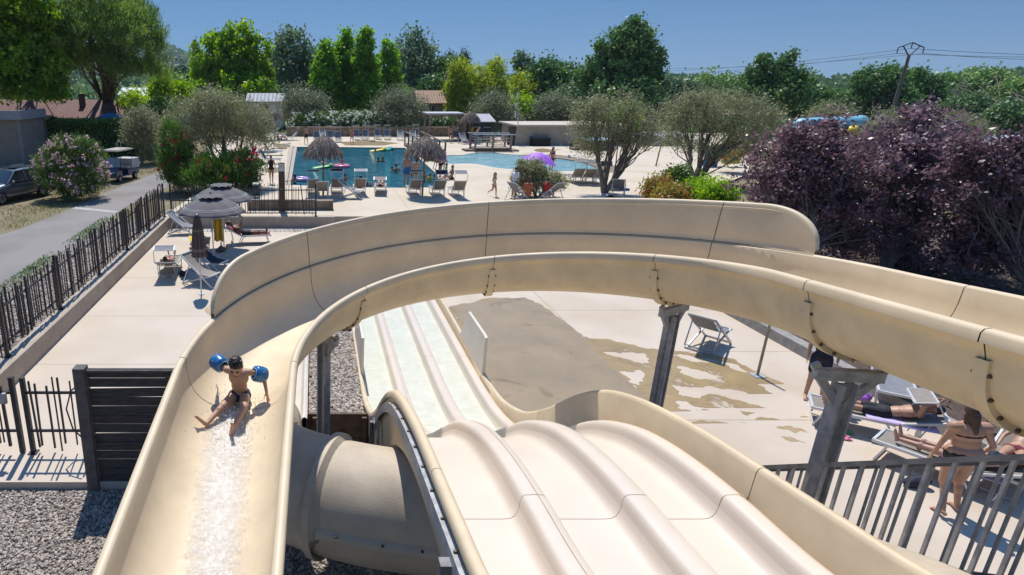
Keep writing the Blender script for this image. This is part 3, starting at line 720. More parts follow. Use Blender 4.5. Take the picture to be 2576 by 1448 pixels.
# guard panels at the run-out
for x, cl in ((3.63, 1), (1.02, -1)):
    poly = [(12.15, .2), (12.15, 1.19), (12.25, 1.22), (13.68, 1.22), (14.45, .2)]
    m = MB(); n = len(poly)
    m.add([(x - .02, p[0], p[1]) for p in poly] + [(x + .045, p[0], p[1]) for p in poly], [tuple(range(n)), tuple(range(2 * n - 1, n - 1, -1))] + [(i, (i + 1) % n, (i + 1) % n + n, i + n) for i in range(n)])
    m.build('guard_panel', MT['gel_rim'], ml, smooth=False, world=True, bevel=.012)
# steel rib under the left rim, bolts and legs
n = 40; rows = []
for i in range(n + 1):
    y = 2.4 + 6.6 * i / n; z_ = interp(WALL, y) - .17
    rows.append([(.93, y, z_ - .14), (.93, y, z_), (.95, y, z_ + .004), (.985, y, z_ + .002)])
rib = MB().grid(rows).build('steel_rib', MT['galv'], ml, world=True)
m = MB()
for i in range(16):
    y = 2.6 + .42 * i; m.ell((.955, y, interp(WALL, y) - .16), (.018, .018, .014), n=6, k=4)
    m.ell((.985, y + .2, interp(WALL, y) - .30), (.016, .018, .018), n=6, k=4)
addmat(rib, m, MT['bolt'])
for y in (3.45, 8.55, 10.9, 12.6):
    m = MB(); zt = interp(WALL, y) - .25
    m.beam((.9, y, -.15), (.9, y, zt), .09 if y < 6 else .06, .09 if y < 6 else .06); m.beam((.9, y, zt - .08), (1.02, y, zt - .08), .06, .08)
    m.build('leg', MT['galv_dark'], ml, smooth=False, world=True)
m = MB()
m.beam((.94, 8.5, 1.35), (.94, 8.9, .2), .03, .12); m.beam((.94, 8.1, 1.6), (.94, 7.6, .2), .03, .12); m.build('brace', MT['galv'], ml, smooth=False, world=True)
# water lying in the run-out lanes
for k, (xl, xr) in enumerate(lanes):
    rows = []
    for i in range(60):
        y = 9.75 + 9.6 * i / 59; f_ = interp(FLOOR, y) + .035 * min(1, (y - 9.75) / 1.0)
        rows.append([(xl + .03 + (xr - xl - .06) * q / 6, y, f_ + .003) for q in range(7)])
    o = MB().grid(rows).build('lane_water', MT['lanewater'], None)
    tag(o, ('pale green water lying in the left lane of the run-out', 'pale green water lying in the middle lane of the run-out', 'pale green water in the right run-out lane beside the guard panel')[k], 'water', 'water in the run-out lanes', kind='stuff')

# ------------------------------------------------------------------ closed tube slide
ts = empty('tube_slide', (0, 5.8, 0), 'closed textured beige tube slide passing under the flume and the lanes', 'water slide')
TP = [Vector(p) for p in [(4.2, 1.2, 3.40), (4.18, 2.4, 2.98), (4.1, 3.4, 2.62), (3.8, 4.4, 2.2), (3.1, 5.4, 1.75), (2.2, 6.0, 1.52), (1.32, 6.2, 1.46), (.5, 6.4, 1.46), (-.25, 6.8, 1.43), (-.75, 7.5, 1.28), (-.9, 8.4, 1.0), (-.9, 9.3, .78)]]
def crv(P, n=10):
    out = []
    for i in range(len(P) - 1):
        p0, p1, p2, p3 = P[max(0, i - 1)], P[i], P[i + 1], P[min(len(P) - 1, i + 2)]
        for j in range(n):
            t_ = j / n; out.append(.5 * ((2 * p1) + (p2 - p0) * t_ + (2 * p0 - 5 * p1 + 4 * p2 - p3) * t_ * t_ + (3 * p1 - p0 - 3 * p2 + p3) * t_ ** 3))
    out.append(P[-1]); return out
tc_ = crv(TP, 8); TR = .70
def trad(i): return .56 + .14 * min(1, max(0, (i - 12) / 22))
def tube_part(i0, i1, r, name, mat):
    return MB().tube(tc_[i0:i1 + 1], [trad(i) for i in range(i0, i1 + 1)], 44, cap=False).build(name, mat, ts, world=True, ang=60)
cuts = [0, 26, 59, 76, 88]
for a, b2 in zip(cuts[:-1], cuts[1:]):
    tube_part(a, b2, TR, 'tube_section', MT['gel_tube'])
for q in cuts[1:-1]:
    p = tc_[q]; dd = (tc_[q + 1] - tc_[q - 1]).normalized()
    MB().tube([p - dd * .05, p - dd * .05, p - dd * .045, p + dd * .045, p + dd * .05, p + dd * .05], [trad(q) + k_ for k_ in (-.01, .06, .07, .07, .06, -.01)], 44, cap=False).build('flange', MT['gel_tube'], ts, world=True, ang=40)
m = MB(); rows = []; bl = MB()
for i in range(27, 59):
    TR = trad(i); p = tc_[i]; dd = (tc_[i + 1] - tc_[i - 1]).normalized(); sd = Vector((dd.y, -dd.x, 0)).normalized() * 1
    if sd.y > 0: sd = -sd
    rows.append([p + sd * (TR - .015) + Vector((0, 0, .085)), p + sd * (TR + .02) + Vector((0, 0, .065)), p + sd * (TR + .045) + Vector((0, 0, .04)), p + sd * (TR + .055), p + sd * (TR + .045) + Vector((0, 0, -.045)), p + sd * (TR - .01) + Vector((0, 0, -.05))])
    if i % 4 == 0: bl.ell(p + sd * (TR + .035) + Vector((0, 0, .05)), (.022, .022, .016), n=6, k=4)
ss_ = m.grid(rows).build('side_seam', MT['gel_tube'], ts, world=True, ang=60); addmat(ss_, bl, MT['bolt'])
m = MB(); m.beam((.75, 6.3, -.16), (.75, 6.3, .72), .1); m.beam((.75, 5.8, .70), (.75, 6.9, .70), .1); m.build('support_leg', MT['galv'], ts, smooth=False, world=True)
# exit chute beside the gravel bed
rows = []
for i in range(30):
    y = 9.3 + 5.0 * i / 29; z_ = .02 + .35 * max(0, 1 - i / 7) ** 2
    rows.append([(-1.22, y, z_ + .55), (-1.28, y, z_ + .58), (-1.32, y, z_ + .55), (-1.24, y, z_ + .5), (-1.18, y, z_ + .12), (-1.05, y, z_), (-.4, y, z_), (-.27, y, z_ + .12), (-.21, y, z_ + .5), (-.2, y, z_ + .56), (-.16, y, z_ + .58), (-.12, y, z_ + .55), (-.15, y, z_)])
MB().grid(rows).build('exit_chute', MT['gel_rim'], ts, world=True)

# ------------------------------------------------------------------ stairs with two railings
def railing(label, x):
    rt_ = empty('stair_railing', (x, 4, 2.5), label, 'railing', 'stair railings')
    zt = lambda y: 2.9 + .72 * (5.0 - y)
    MB().beam((x, 1.6, zt(1.6)), (x, 6.4, zt(6.4)), .05, .035).build('handrail', MT['galv_dark'], rt_, smooth=False, world=True)
    MB().beam((x, 1.6, zt(1.6) - 1.02), (x, 6.4, zt(6.4) - 1.02), .04, .03).build('bottom_rail', MT['galv_dark'], rt_, smooth=False, world=True)
    y = 1.65
    while y < 6.4:
        MB().beam((x, y, zt(y) - 1.02), (x, y, zt(y) - .01), .024, .012 if x > 5 else .018, up=(1, 0, 0)).build('baluster', MT['galv'], rt_, smooth=False, world=True)
        y += .15
railing('galvanised stair railing nearest the three lane slide', 4.3)
railing('galvanised stair railing farther right, seen through the nearer one', 5.2)
st = empty('staircase', (4.75, 3, 0), 'steel open stair between the two slanting railings', 'stairs')
for k in range(16):
    y = 6.2 - .28 * k; z_ = 2.9 + .72 * (5.0 - y) - 1.12
    if z_ > .1: MB().box((4.75, y, z_), (.84, .27, .035)).build('step', MT['galv'], st, smooth=False, world=True)
for x in (4.34, 5.16): MB().beam((x, 1.6, 2.9 + .72 * 3.4 - 1.16), (x, 6.3, 2.9 - .72 * 1.3 - 1.16), .03, .2).build('stringer', MT['galv_dark'], st, smooth=False, world=True)
# ------------------------------------------------------------------ people
def solid(mb, vox, name, mat, parent, sm=4, fac=.5):
    me = mb.mesh(name, None, False)
    o = bpy.data.objects.new(name, me); col.objects.link(o)
    m = o.modifiers.new('r', 'REMESH'); m.mode = 'VOXEL'; m.voxel_size = vox; m.use_smooth_shade = True
    m = o.modifiers.new('s', 'SMOOTH'); m.iterations = sm; m.factor = fac
    bpy.context.view_layer.update()
    me2 = bpy.data.meshes.new_from_object(o.evaluated_get(bpy.context.evaluated_depsgraph_get()))
    bpy.data.objects.remove(o); bpy.data.meshes.remove(me)
    me2.name = name; me2.materials.clear(); me2.materials.append(mat)
    me2.polygons.foreach_set('use_smooth', [True] * len(me2.polygons))
    o2 = bpy.data.objects.new(name, me2); col.objects.link(o2)
    if parent is not None: o2.parent = parent
    return o2

def V3(*a): return Vector(a)
STAND = dict(hip=(0, 0, .95), neck=(0, .01, 1.49), head=(0, -.015, 1.64), shL=(.165, .01, 1.42), elL=(.225, .04, 1.14), haL=(.235, -.03, .90), shR=(-.165, .01, 1.42), elR=(-.225, .04, 1.14), haR=(-.235, -.03, .90),
             lgL=(.085, 0, .90), knL=(.095, -.015, .49), anL=(.10, .03, .085), toL=(.115, -.13, .03), lgR=(-.085, 0, .90), knR=(-.095, -.015, .49), anR=(-.10, .03, .085), toR=(-.115, -.13, .03))
def P(base=STAND, **k):
    d = dict(base); d.update(k); return d
WALK = P(knL=(.09, -.13, .50), anL=(.09, -.16, .09), toL=(.10, -.33, .05), knR=(-.09, .06, .50), anR=(-.09, .30, .14), toR=(-.10, .20, .03), elL=(.23, .12, 1.15), haL=(.24, .10, .90), elR=(-.23, -.02, 1.15), haR=(-.23, -.14, .93))
BEND = P(hip=(0, .05, .95), neck=(0, -.38, 1.22), head=(0, -.52, 1.26), shL=(.16, -.32, 1.20), shR=(-.16, -.32, 1.20), elL=(.18, -.36, .93), haL=(.16, -.42, .68), elR=(-.18, -.36, .93), haR=(-.16, -.42, .68))
SIT = P(hip=(0, 0, .12), neck=(0, .05, .66), head=(0, .03, .81), shL=(.165, .05, .59), shR=(-.165, .05, .59), elL=(.25, -.02, .34), haL=(.20, -.22, .28), elR=(-.25, -.02, .34), haR=(-.20, -.22, .28),
        lgL=(.085, -.03, .10), knL=(.13, -.42, .26), anL=(.12, -.70, .07), toL=(.13, -.86, .05), lgR=(-.085, -.03, .10), knR=(-.13, -.42, .26), anR=(-.12, -.70, .07), toR=(-.13, -.86, .05))
SEAT = P(SIT, hip=(0, 0, .47), neck=(0, .03, 1.0), head=(0, .0, 1.15), shL=(.165, .03, .93), shR=(-.165, .03, .93), elL=(.24, -.05, .68), haL=(.15, -.28, .62), elR=(-.24, -.05, .68), haR=(-.15, -.28, .62),
         lgL=(.085, -.03, .44), knL=(.11, -.42, .46), anL=(.11, -.46, .09), toL=(.12, -.62, .04), lgR=(-.085, -.03, .44), knR=(-.11, -.42, .46), anR=(-.11, -.46, .09), toR=(-.12, -.62, .04))
def LIE(b=30, knees=0., arms='side', z=.46):
    a = R(b); d = V3(0, math.cos(a), math.sin(a)); f = V3(0, -math.sin(a), math.cos(a)); h = V3(0, -.12, z); ne = h + d * .53; x = V3(1, 0, 0)
    q = dict(hip=h, neck=ne, head=h + d * .70 + f * .03, shL=h + d * .46 + x * .165, shR=h + d * .46 - x * .165)
    for s, n in ((1, 'L'), (-1, 'R')):
        q['lg' + n] = h + V3(s * .085, -.04, 0); q['kn' + n] = V3(s * .10, -.55 + knees * .25, z + .02 + knees); q['an' + n] = V3(s * .10, -.98 + knees * .35, z); q['to' + n] = V3(s * .14, -1.04 + knees * .3, z + .15)
        if arms == 'side': q['el' + n] = h + d * .20 + x * s * .25; q['ha' + n] = h - d * .04 + x * s * .24 + f * .05
        elif arms == 'phone': q['el' + n] = h + d * .26 + x * s * .24 + f * .12; q['ha' + n] = h + d * .34 + x * s * .05 + f * .42
        else: q['el' + n] = h + d * .52 + x * s * .27 + f * .22; q['ha' + n] = h + d * .72 + x * s * .10 + f * .20
    return q

def fingers(mb, ha, dr, side, r, curl=.25):
    """palm, four unequal bent fingers and a thumb from the side of the palm"""
    dr = dr.normalized(); up = dr.cross(side).normalized(); side = up.cross(dr).normalized()
    mb.cap(ha - dr * .01 + side * .4 * r * 2, ha + dr * .07 + side * .5 * r * 3, r * 1.5, r * 1.35, 8); mb.cap(ha - dr * .01 - side * .4 * r * 2, ha + dr * .065 - side * .5 * r * 3, r * 1.5, r * 1.35, 8)
    for k, L in enumerate((.075, .088, .082, .062)):
        b0 = ha + dr * .075 + side * (1.5 - k) * r * 1.95; b1 = b0 + dr * L * .5 + side * (1.5 - k) * r * .4 - up * curl * L * .25; b2 = b1 + dr * L * .5 - up * curl * L * .8
        mb.cap(b0, b1, r, r * .92, 7); mb.cap(b1, b2, r * .92, r * .75, 7)
    t0 = ha + dr * .015 + side * r * 3; t1 = t0 + dr * .03 + side * .03; mb.cap(t0, t1, r * 1.15, r, 7); mb.cap(t1, t1 + dr * .028 + side * .006, r, r * .8, 7)

def person(label, loc, rz, J, H=1.7, skin='skin', hair='hair_dk', style='short', wear=(), fem=False, vox=.03, bust=False, group=None, bulk=1.0, face=False, world=False):
    k = H / 1.75; J = {n: V3(*p) for n, p in J.items()}
    root = empty('person', loc, label, 'person', group, rz)
    u = (J['neck'] - J['hip']).normalized(); x = (J['shL'] - J['shR']).normalized(); f = x.cross(u).normalized(); x = u.cross(f).normalized()
    x = -x if x.dot(J['shL'] - J['shR']) < 0 else x
    T = Matrix((x, -f, u)).transposed()
    L = (J['neck'] - J['hip']).length; at = lambda t, q=0.: J['hip'] + u * L * t + f * q
    hd = (J['head'] - J['neck']).normalized(); hx = x; hf = hx.cross(hd).normalized(); HM = Matrix((hx, -hf, hd)).transposed()
    if 'look' in J:
        hf = (J['look'] - J['head']).normalized(); hx = hf.cross(V3(0, 0, -1)).normalized() * -1; hx = V3(0, 0, 1).cross(hf).normalized() * -1
        hd = hf.cross(hx).normalized() * 1; hd = hx.cross(hf) * -1 if hx.cross(hf).z < 0 else hx.cross(hf); HM = Matrix((hx, -hf, hd)).transposed()
    B = bulk
    torso = [(at(.0), (.158 * B, .118 * B, .125) if not fem else (.172 * B, .13 * B, .13)), (at(.33), (.135 * B, .098 * B, .17) if not fem else (.125 * B, .095 * B, .17)), (at(.68), (.168 * B, .112 * B, .19) if not fem else (.145 * B, .10 * B, .18))]
    def S(p): return p * k
    m = MB()
    for c_, r_ in torso: m.ell(S(c_), [q * k for q in r_], T, 14, 9)
    if fem:
        for s in (-1, 1): m.ell(S(at(.66, .085) + x * .065 * s), (.06 * k,) * 3)
    for s in (-1, 1): m.ell(S(at(-.10, -.055) + x * .075 * s), (.095 * k * B, .09 * k * B, .10 * k))
    m.cap(S(J['shL']), S(J['shR']), .062 * k * B, .062 * k * B); m.cap(S(at(.86)), S(J['shL']), .075 * k, .06 * k); m.cap(S(at(.86)), S(J['shR']), .075 * k, .06 * k)
    m.cap(S(J['neck'] - u * .05), S(J['head'] - hd * .04), .056 * k, .052 * k)
    hs_ = 1.0 + max(0, (1.6 - H)) * 1.0; lk = 1.0 + max(0, (1.5 - H)) * .3
    hr = (.074 * k * hs_, .092 * k * hs_, .112 * k * hs_); hc = S(J['head'])
    m.ell(hc, hr, HM, 14, 10); m.ell(hc + HM @ V3(0, -.03, -.055) * k * hs_, (.052 * k * hs_, .06 * k * hs_, .055 * k * hs_), HM)
    m.ell(hc + HM @ V3(0, -.098, -.022) * k * hs_, (.013 * k * hs_, .018 * k * hs_, .022 * k * hs_), HM, 6, 5)
    for s in (-1, 1): m.ell(hc + HM @ V3(.076 * s, .012, -.015) * k * hs_, (.010 * k * hs_, .018 * k * hs_, .028 * k * hs_), HM, 6, 5)
    if face:
        m.ell(hc + HM @ V3(0, -.086, .012) * k * hs_, (.05 * k * hs_, .012 * k, .009 * k), HM, 8, 5)
        m.ell(hc + HM @ V3(0, -.085, -.066) * k * hs_, (.024 * k, .014 * k, .008 * k), HM, 8, 5); m.ell(hc + HM @ V3(0, -.083, -.082) * k * hs_, (.018 * k, .013 * k, .007 * k), HM, 8, 5)
    ab = 1.0 if not fem else .9
    for n in 'LR':
        s = 1 if n == 'L' else -1
        m.cap(S(J['sh' + n]), S(J['el' + n]), .049 * k * ab * B * lk, .039 * k * ab * lk); m.cap(S(J['el' + n]), S(J['ha' + n]), .040 * k * ab * lk, .027 * k * ab * lk)
        dr = (J['ha' + n] - J['el' + n]).normalized(); sd = J.get('th' + n) or (f if abs(dr.dot(f)) < .8 else u)
        fingers(m, S(J['ha' + n]), dr, sd, .0085 * k if vox < .02 else .012, .25) if k > .9 else fingers(m, S(J['ha' + n]), dr * 1.0, sd, .0075, .3)
        if not bust:
            m.cap(S(J['lg' + n]), S(J['kn' + n]), (.088 if not fem else .094) * k * B * lk, .056 * k * B * lk); kn = J['kn' + n]; an = J['an' + n]
            m.cap(S(kn), S(an), .054 * k * lk, .036 * k * lk); dn = (an - kn); bk = (dn.normalized().cross(x)).normalized() ; to = J['to' + n]
            if bk.dot(to - an) > 0: bk = -bk
            m.ell(S(kn + dn * .3 + bk * .018), (.05 * k, .05 * k, .09 * k)); td = (to - an).normalized()
            m.cap(S(an), S(an - td * .045 + dn.normalized() * .03), .036 * k, .03 * k); m.cap(S(an + dn.normalized() * .01), S(to), .036 * k, .026 * k)
            ts_ = td.cross(dn.normalized()).normalized()
            for q, rr_ in ((-.034, .014), (-.017, .011), (0, .011), (.015, .010), (.029, .009)):
                m.cap(S(to + ts_ * q * (1 if n == 'L' else -1)), S(to + td * .04 + ts_ * q * 1.1 * (1 if n == 'L' else -1)), rr_ * k, rr_ * .9 * k, 6)
    solid(m, vox, 'body', MT[skin], root, 4 if vox > .012 else 6)
    # hair
    hm = MB(); g = k * hs_
    hm.ell(hc + HM @ V3(0, .016, .03) * g, (.083 * g, .093 * g, .098 * g), HM, 14, 10)
    if vox < .01:
        hr_r = random.Random(5)
        for i in range(150):
            th = hr_r.uniform(0, 6.283); ph = hr_r.uniform(.05, 1.25); q = V3(math.sin(ph) * math.cos(th) * .078, math.sin(ph) * math.sin(th) * .09 + .014, math.cos(ph) * .10 + .03); hm.cap(hc + HM @ q * g, hc + HM @ (q * 1.12 + V3(hr_r.gauss(0, .008), -.012 + hr_r.gauss(0, .008), .004)) * g, .011 * g, .004 * g, 5)
    if style != 'short': hm.ell(hc + HM @ V3(0, .055, -.05) * g, (.072 * g, .06 * g, .11 * g), HM)
    if style == 'long': hm.cap(hc + HM @ V3(0, .075, -.03) * g, hc + HM @ V3(0, .085, -.27) * g, .062 * g, .04 * g); hm.cap(hc + HM @ V3(.06, .03, -.03) * g, hc + HM @ V3(.08, .03, -.22) * g, .035 * g, .02 * g); hm.cap(hc + HM @ V3(-.06, .03, -.03) * g, hc + HM @ V3(-.08, .03, -.22) * g, .035 * g, .02 * g)
    if style == 'bun': hm.ell(hc + HM @ V3(0, .07, .10) * g, .04 * g)
    if style != 'bald':
        ho = solid(hm, min(vox, .018) if vox > .01 else .0055, 'hair', MT[hair], root, 2 if vox > .01 else 1)
    if face:
        e = MB()
        for s in (-1, 1): e.ell(hc + HM @ V3(.032 * s, -.083, -.004) * g, (.013 * g, .009 * g, .006 * g), HM, 8, 5)
        e.build('eyes', MT['hair_dk'], root)
        e = MB()
        for s in (-1, 1): e.tube([hc + HM @ V3((.013 + .02 * i) * s, -.092 + .006 * i, .018 + .004 * (1 - abs(i - 1))) * g for i in range(3)], .0042 * g, 5)
        e.build('eyebrows', MT['hair_dk'], root)
        MB().ell(hc + HM @ V3(0, -.094, -.074) * g, (.021 * g, .006 * g, .0035 * g), HM, 8, 5).build('mouth', M('lips', (.22, .06, .05), .5), root)
    off = .011 if vox < .02 else .02
    for kind, mat in wear:
        w_ = MB(); wn = kind
        if kind in ('trunks', 'shorts'):
            ln = .42 if kind == 'trunks' else .62
            w_.ell(S(at(.0)), [(q + off) * k for q in torso[0][1]], T); w_.ell(S(at(.12)), ((.142 * B + off) * k, (.106 * B + off) * k, .05 * k), T)
            for n in 'LR':
                w_.cap(S(J['lg' + n]), S(J['lg' + n].lerp(J['kn' + n], ln)), (.092 * B + off) * k * lk, (.078 * B + off) * k * lk)
            for s in (-1, 1): w_.ell(S(at(-.10, -.055) + x * .075 * s), ((.095 * B + off) * k, (.09 * B + off) * k, (.10 + off) * k))
        elif kind == 'briefs':
            w_.ell(S(at(-.04)), ((torso[0][1][0] + off) * k, (torso[0][1][1] + off) * k, .105 * k), T); w_.ell(S(at(-.16)), (.085 * k * B, .12 * k * B, .08 * k), T); w_.ell(S(at(-.02, .05)), (.10 * k * B, .09 * k * B, .09 * k), T)
            for s in (-1, 1): w_.ell(S(at(-.08, -.055) + x * .07 * s), ((.092 * B + off) * k, (.088 * B + off) * k, .095 * k), T)
            for n in 'LR': w_.cap(S(J['lg' + n]), S(J['lg' + n].lerp(J['kn' + n], .10)), (.091 * B * lk + off) * k, (.089 * B * lk + off * .6) * k)
        elif kind == 'swimsuit':
            for c_, r_ in torso: w_.ell(S(c_), [(q + off) * k for q in r_[:2]] + [r_[2] * k * .93], T)
            for s in (-1, 1): w_.ell(S(at(.66, .085) + x * .065 * s), ((.062 + off) * k,) * 3); w_.ell(S(at(-.08, -.055) + x * .07 * s), ((.095 * B + off) * k, (.09 * B + off) * k, .085 * k), T); w_.cap(S(at(.8, .09) + x * .085 * s), S(at(1.0, 0) + x * .08 * s), .018 * k, .02 * k)
        elif kind == 'bikini_top':
            w_.ell(S(at(.62)), ((torso[2][1][0] + off * 1.1) * k, (torso[2][1][1] + off * 1.1) * k, .040 * k), T)
            for s in (-1, 1): w_.ell(S(at(.65, .09) + x * .065 * s), ((.06 + off) * k, (.06 + off) * k, .055 * k), T)
        elif kind == 'shirt':
            for c_, r_ in torso: w_.ell(S(c_), [(q + off * 1.4) * k for q in r_[:2]] + [r_[2] * k], T)
            for n in 'LR': w_.cap(S(J['sh' + n]), S(J['sh' + n].lerp(J['el' + n], .55)), (.06 + off) * k, (.052 + off) * k)
        solid(w_, min(vox, .022), wn, MT[mat], root, 3)
    return root

ppl = 'people round the pool'
D5 = lambda x, y: G(x, y, DZ)
person('woman in a black one-piece swimsuit walking on the deck beside the wooden shower post', D5(683, 463), 0, P(WALK, look=(.5, -2, 1.3)), 1.70, 'skin', 'hair_br', 'bun', [('swimsuit', 'c_black')], True, .02, group=ppl, face=True)
person('bare-chested man in dark shorts walking along the far side of the main pool', D5(770, 364), R(200), WALK, 1.75, 'skin', 'hair_dk', 'short', [('trunks', 'c_black')], group=ppl)
person('person in a dark bikini stretching beside the loungers at the stone wall', D5(791, 355), R(160), P(elL=(.2, .02, 1.7), haL=(.1, 0, 1.93)), 1.65, 'skin', 'hair_dk', 'long', [('bikini_top', 'c_black'), ('briefs', 'c_black')], True, group=ppl)
person('woman in an orange bikini walking by the far pool edge', D5(885, 363), R(10), WALK, 1.66, 'skin', 'hair_br', 'long', [('bikini_top', 'c_orange'), ('briefs', 'c_orange')], True, group=ppl)
person('tall man in blue swim trunks standing at the near pool edge, seen from behind', D5(1021, 468), R(165), P(elR=(-.25, .02, 1.15), haR=(-.22, -.12, .92)), 1.83, 'skin', 'hair_dk', 'short', [('trunks', 'c_blue')], vox=.022, group=ppl)
person('woman in a black and orange bikini standing beside the man in blue trunks', D5(1044, 472), R(185), P(elR=(-.28, .06, 1.16), haR=(-.17, .0, .98)), 1.72, 'skin', 'hair_dk', 'bun', [('bikini_top', 'c_orange'), ('briefs', 'c_black')], True, .022, group=ppl)
person('woman in a black bikini bending forward at the diagonal pool edge', D5(1106, 448), R(-75), BEND, 1.68, 'skin_lt', 'hair_br', 'bun', [('bikini_top', 'c_black'), ('briefs', 'c_black')], True, .022, group=ppl)
person('woman in a dark purple swimsuit standing at the steps of the timber bridge', D5(1113, 436), R(20), P(head=(-.02, -.12, 1.58), neck=(0, -.05, 1.46)), 1.68, 'skin', 'hair_dk', 'short', [('swimsuit', 'c_purple')], True, .025, group=ppl)
person('woman in a dark bikini sitting on the deck beside a child in green', D5(1135, 452), R(-70), P(SIT), 1.70, 'skin', 'hair_br', 'bun', [('bikini_top', 'c_black'), ('briefs', 'c_black')], True, .022, group=ppl)
person('small child in a green top in front of the sitting woman', D5(1121, 452), R(60), STAND, .98, 'skin', 'hair_dk', 'short', [('shirt', 'c_green'), ('trunks', 'c_navy')], vox=.02, group=ppl)
person('small child with light clothes on the timber bridge under the thatched parasol', AT(1094, 402, 52), 0, STAND, 1.2, 'skin', 'hair_dk', 'short', [('shirt', 'c_lilac'), ('shorts', 'c_grey')], group=ppl)
person('little girl in a patterned swimsuit running across the open deck', D5(1241, 495), R(35), P(WALK, anR=(-.09, .42, .32), knR=(-.09, .05, .50), toR=(-.1, .45, .18), haR=(-.3, -.25, 1.1), elR=(-.26, -.02, 1.16)), 1.26, 'skin', 'hair_bl', 'bun', [('swimsuit', 'c_cream')], True, .018, group=ppl)
person('long haired woman in a dark bikini standing in the lagoon by the purple parasol', D5(1385, 434), R(15), P(), 1.70, 'skin', 'hair_dk', 'long', [('bikini_top', 'c_maroon'), ('briefs', 'c_maroon')], True, .022, group=ppl)
person('woman in a dark swimsuit standing beside the pergola at the far deck', D5(1132, 360), R(150), P(elR=(-.2, 0, 1.62), haR=(-.08, -.02, 1.85)), 1.72, 'skin', 'hair_dk', 'long', [('bikini_top', 'c_black'), ('briefs', 'c_black')], True, group=ppl)
person('bare-chested man bending by the grey shed next to the footbridge', D5(1196, 362), R(60), P(hip=(0, .02, .95), neck=(0, -.2, 1.42), head=(0, -.3, 1.53), shL=(.165, -.17, 1.36), shR=(-.165, -.17, 1.36)), 1.76, 'skin', 'hair_bl', 'short', [('shorts', 'c_maroon')], group=ppl)
person('bare-backed man sitting on the deck and holding up a phone behind the far picket fence', D5(644, 478), R(170), P(SIT, haR=(-.22, -.25, .78), elR=(-.28, -.08, .52)), 1.78, 'skin', 'hair_br', 'bald', [('trunks', 'c_navy')], vox=.022, group=ppl)
person('person with dark hair sitting next to the bare-backed man by the gate pillar', D5(629, 475), R(150), SIT, 1.6, 'skin_dk', 'hair_dk', 'bun', [('shirt', 'c_black')], group=ppl)
# swimmers and floats
WZ = DZ - .07
SW = P(elL=(.30, -.1, 1.28), haL=(.34, -.34, 1.26), elR=(-.30, -.1, 1.28), haR=(-.34, -.34, 1.26))
def swimmer(label, x, y, rz, H=1.65, skin='skin_dk', hair='hair_dk', style='short', wear=(), up=.0, fem=False):
    q = G(x, y, WZ); k = H / 1.75
    return person(label, (q.x, q.y, WZ - (1.44 - up) * k), rz, SW, H, skin, hair, style, wear, fem, .028, bust=False, group='bathers in the main pool')
swimmer('bather with dark hair alone near the far left corner of the pool', 752, 382, 0)
swimmer('dark-haired bather on the left of a pair in mid-pool', 951, 407, R(30), up=.06)
swimmer('short-haired bather on the right of a pair in mid-pool', 963, 407, R(-30), up=.08)
swimmer('bather hugging a companion in the middle of the pool, left head of the two', 986, 431, R(40), 1.6, up=.05)
swimmer('broad-backed bather holding a companion in the middle of the pool', 996, 434, R(200), 1.8, 'skin', up=.25)
swimmer('child standing in shallow water near the loungers with canopies', 868, 461, R(180), 1.3, 'skin', up=.45)
swimmer('bather between the man in blue trunks and the woman in the bikini', 1032, 440, R(0), 1.6, up=.35)
swimmer('child with orange armbands in the shallow pool corner', 1066, 458, R(180), 1.15, 'skin', up=.62, wear=[('shirt', 'c_orange')])
swimmer('child with a yellow float vest in the shallow pool corner', 1081, 457, R(150), 1.15, 'skin', up=.4, wear=[('shirt', 'c_yellow')])
swimmer('small bather close to the diagonal pool edge', 1093, 454, R(90), 1.2, up=.2)
swimmer('bather holding the yellow float at the far end of the pool', 944, 383, R(-90), 1.6)
swimmer('bather beside the teal float at the far end of the pool', 986, 381, R(60), 1.6)
swimmer('long haired bather leaning on the purple ring by the pool corner', 741, 462, R(-60), 1.66, 'skin_dk', 'hair_dk', 'long', up=.3, fem=True)
def ring(label, x, y, r, mat, mat2=None, tilt=0):
    q = G(x, y, WZ + .08); m = MB(); rows = []
    for i in range(25):
        a = 2 * math.pi * i / 24; rows.append([V3(math.cos(a) * (r + .14 * math.cos(b)), math.sin(a) * (r + .14 * math.cos(b)), .14 * math.sin(b)) for b in [2 * math.pi * j / 10 for j in range(10)]])
    o = m.grid(rows, True).build('swim_ring', MT[mat], None, ang=180); o.location = q; o.rotation_euler = (R(tilt), 0, 0)
    tag(o, label, 'swim ring'); return o
ring('purple and white swim ring floating at the near left corner of the pool', 757, 452, .40, 'v_lilac')
ring('pink swim ring carrying a child in the middle of the pool', 860, 419, .46, 'v_pink')
q = G(860, 419, WZ)
person('dark-haired child sitting in the pink swim ring', (q.x, q.y, WZ + .0), R(10), P(SIT, elL=(.3, .1, .36), haL=(.42, .0, .3), elR=(-.3, .1, .36), haR=(-.42, 0, .3)), 1.35, 'skin', 'hair_dk', 'short', [('trunks', 'c_navy')], group='bathers in the main pool')
q = G(818, 419, WZ)
person('boy lying across a green inflatable near the thatched parasol', (q.x, q.y, WZ - .1), R(80), P(LIE(25, .05, 'side', .3)), 1.4, 'skin_lt', 'hair_dk', 'short', [('trunks', 'c_maroon')], group='bathers in the main pool')
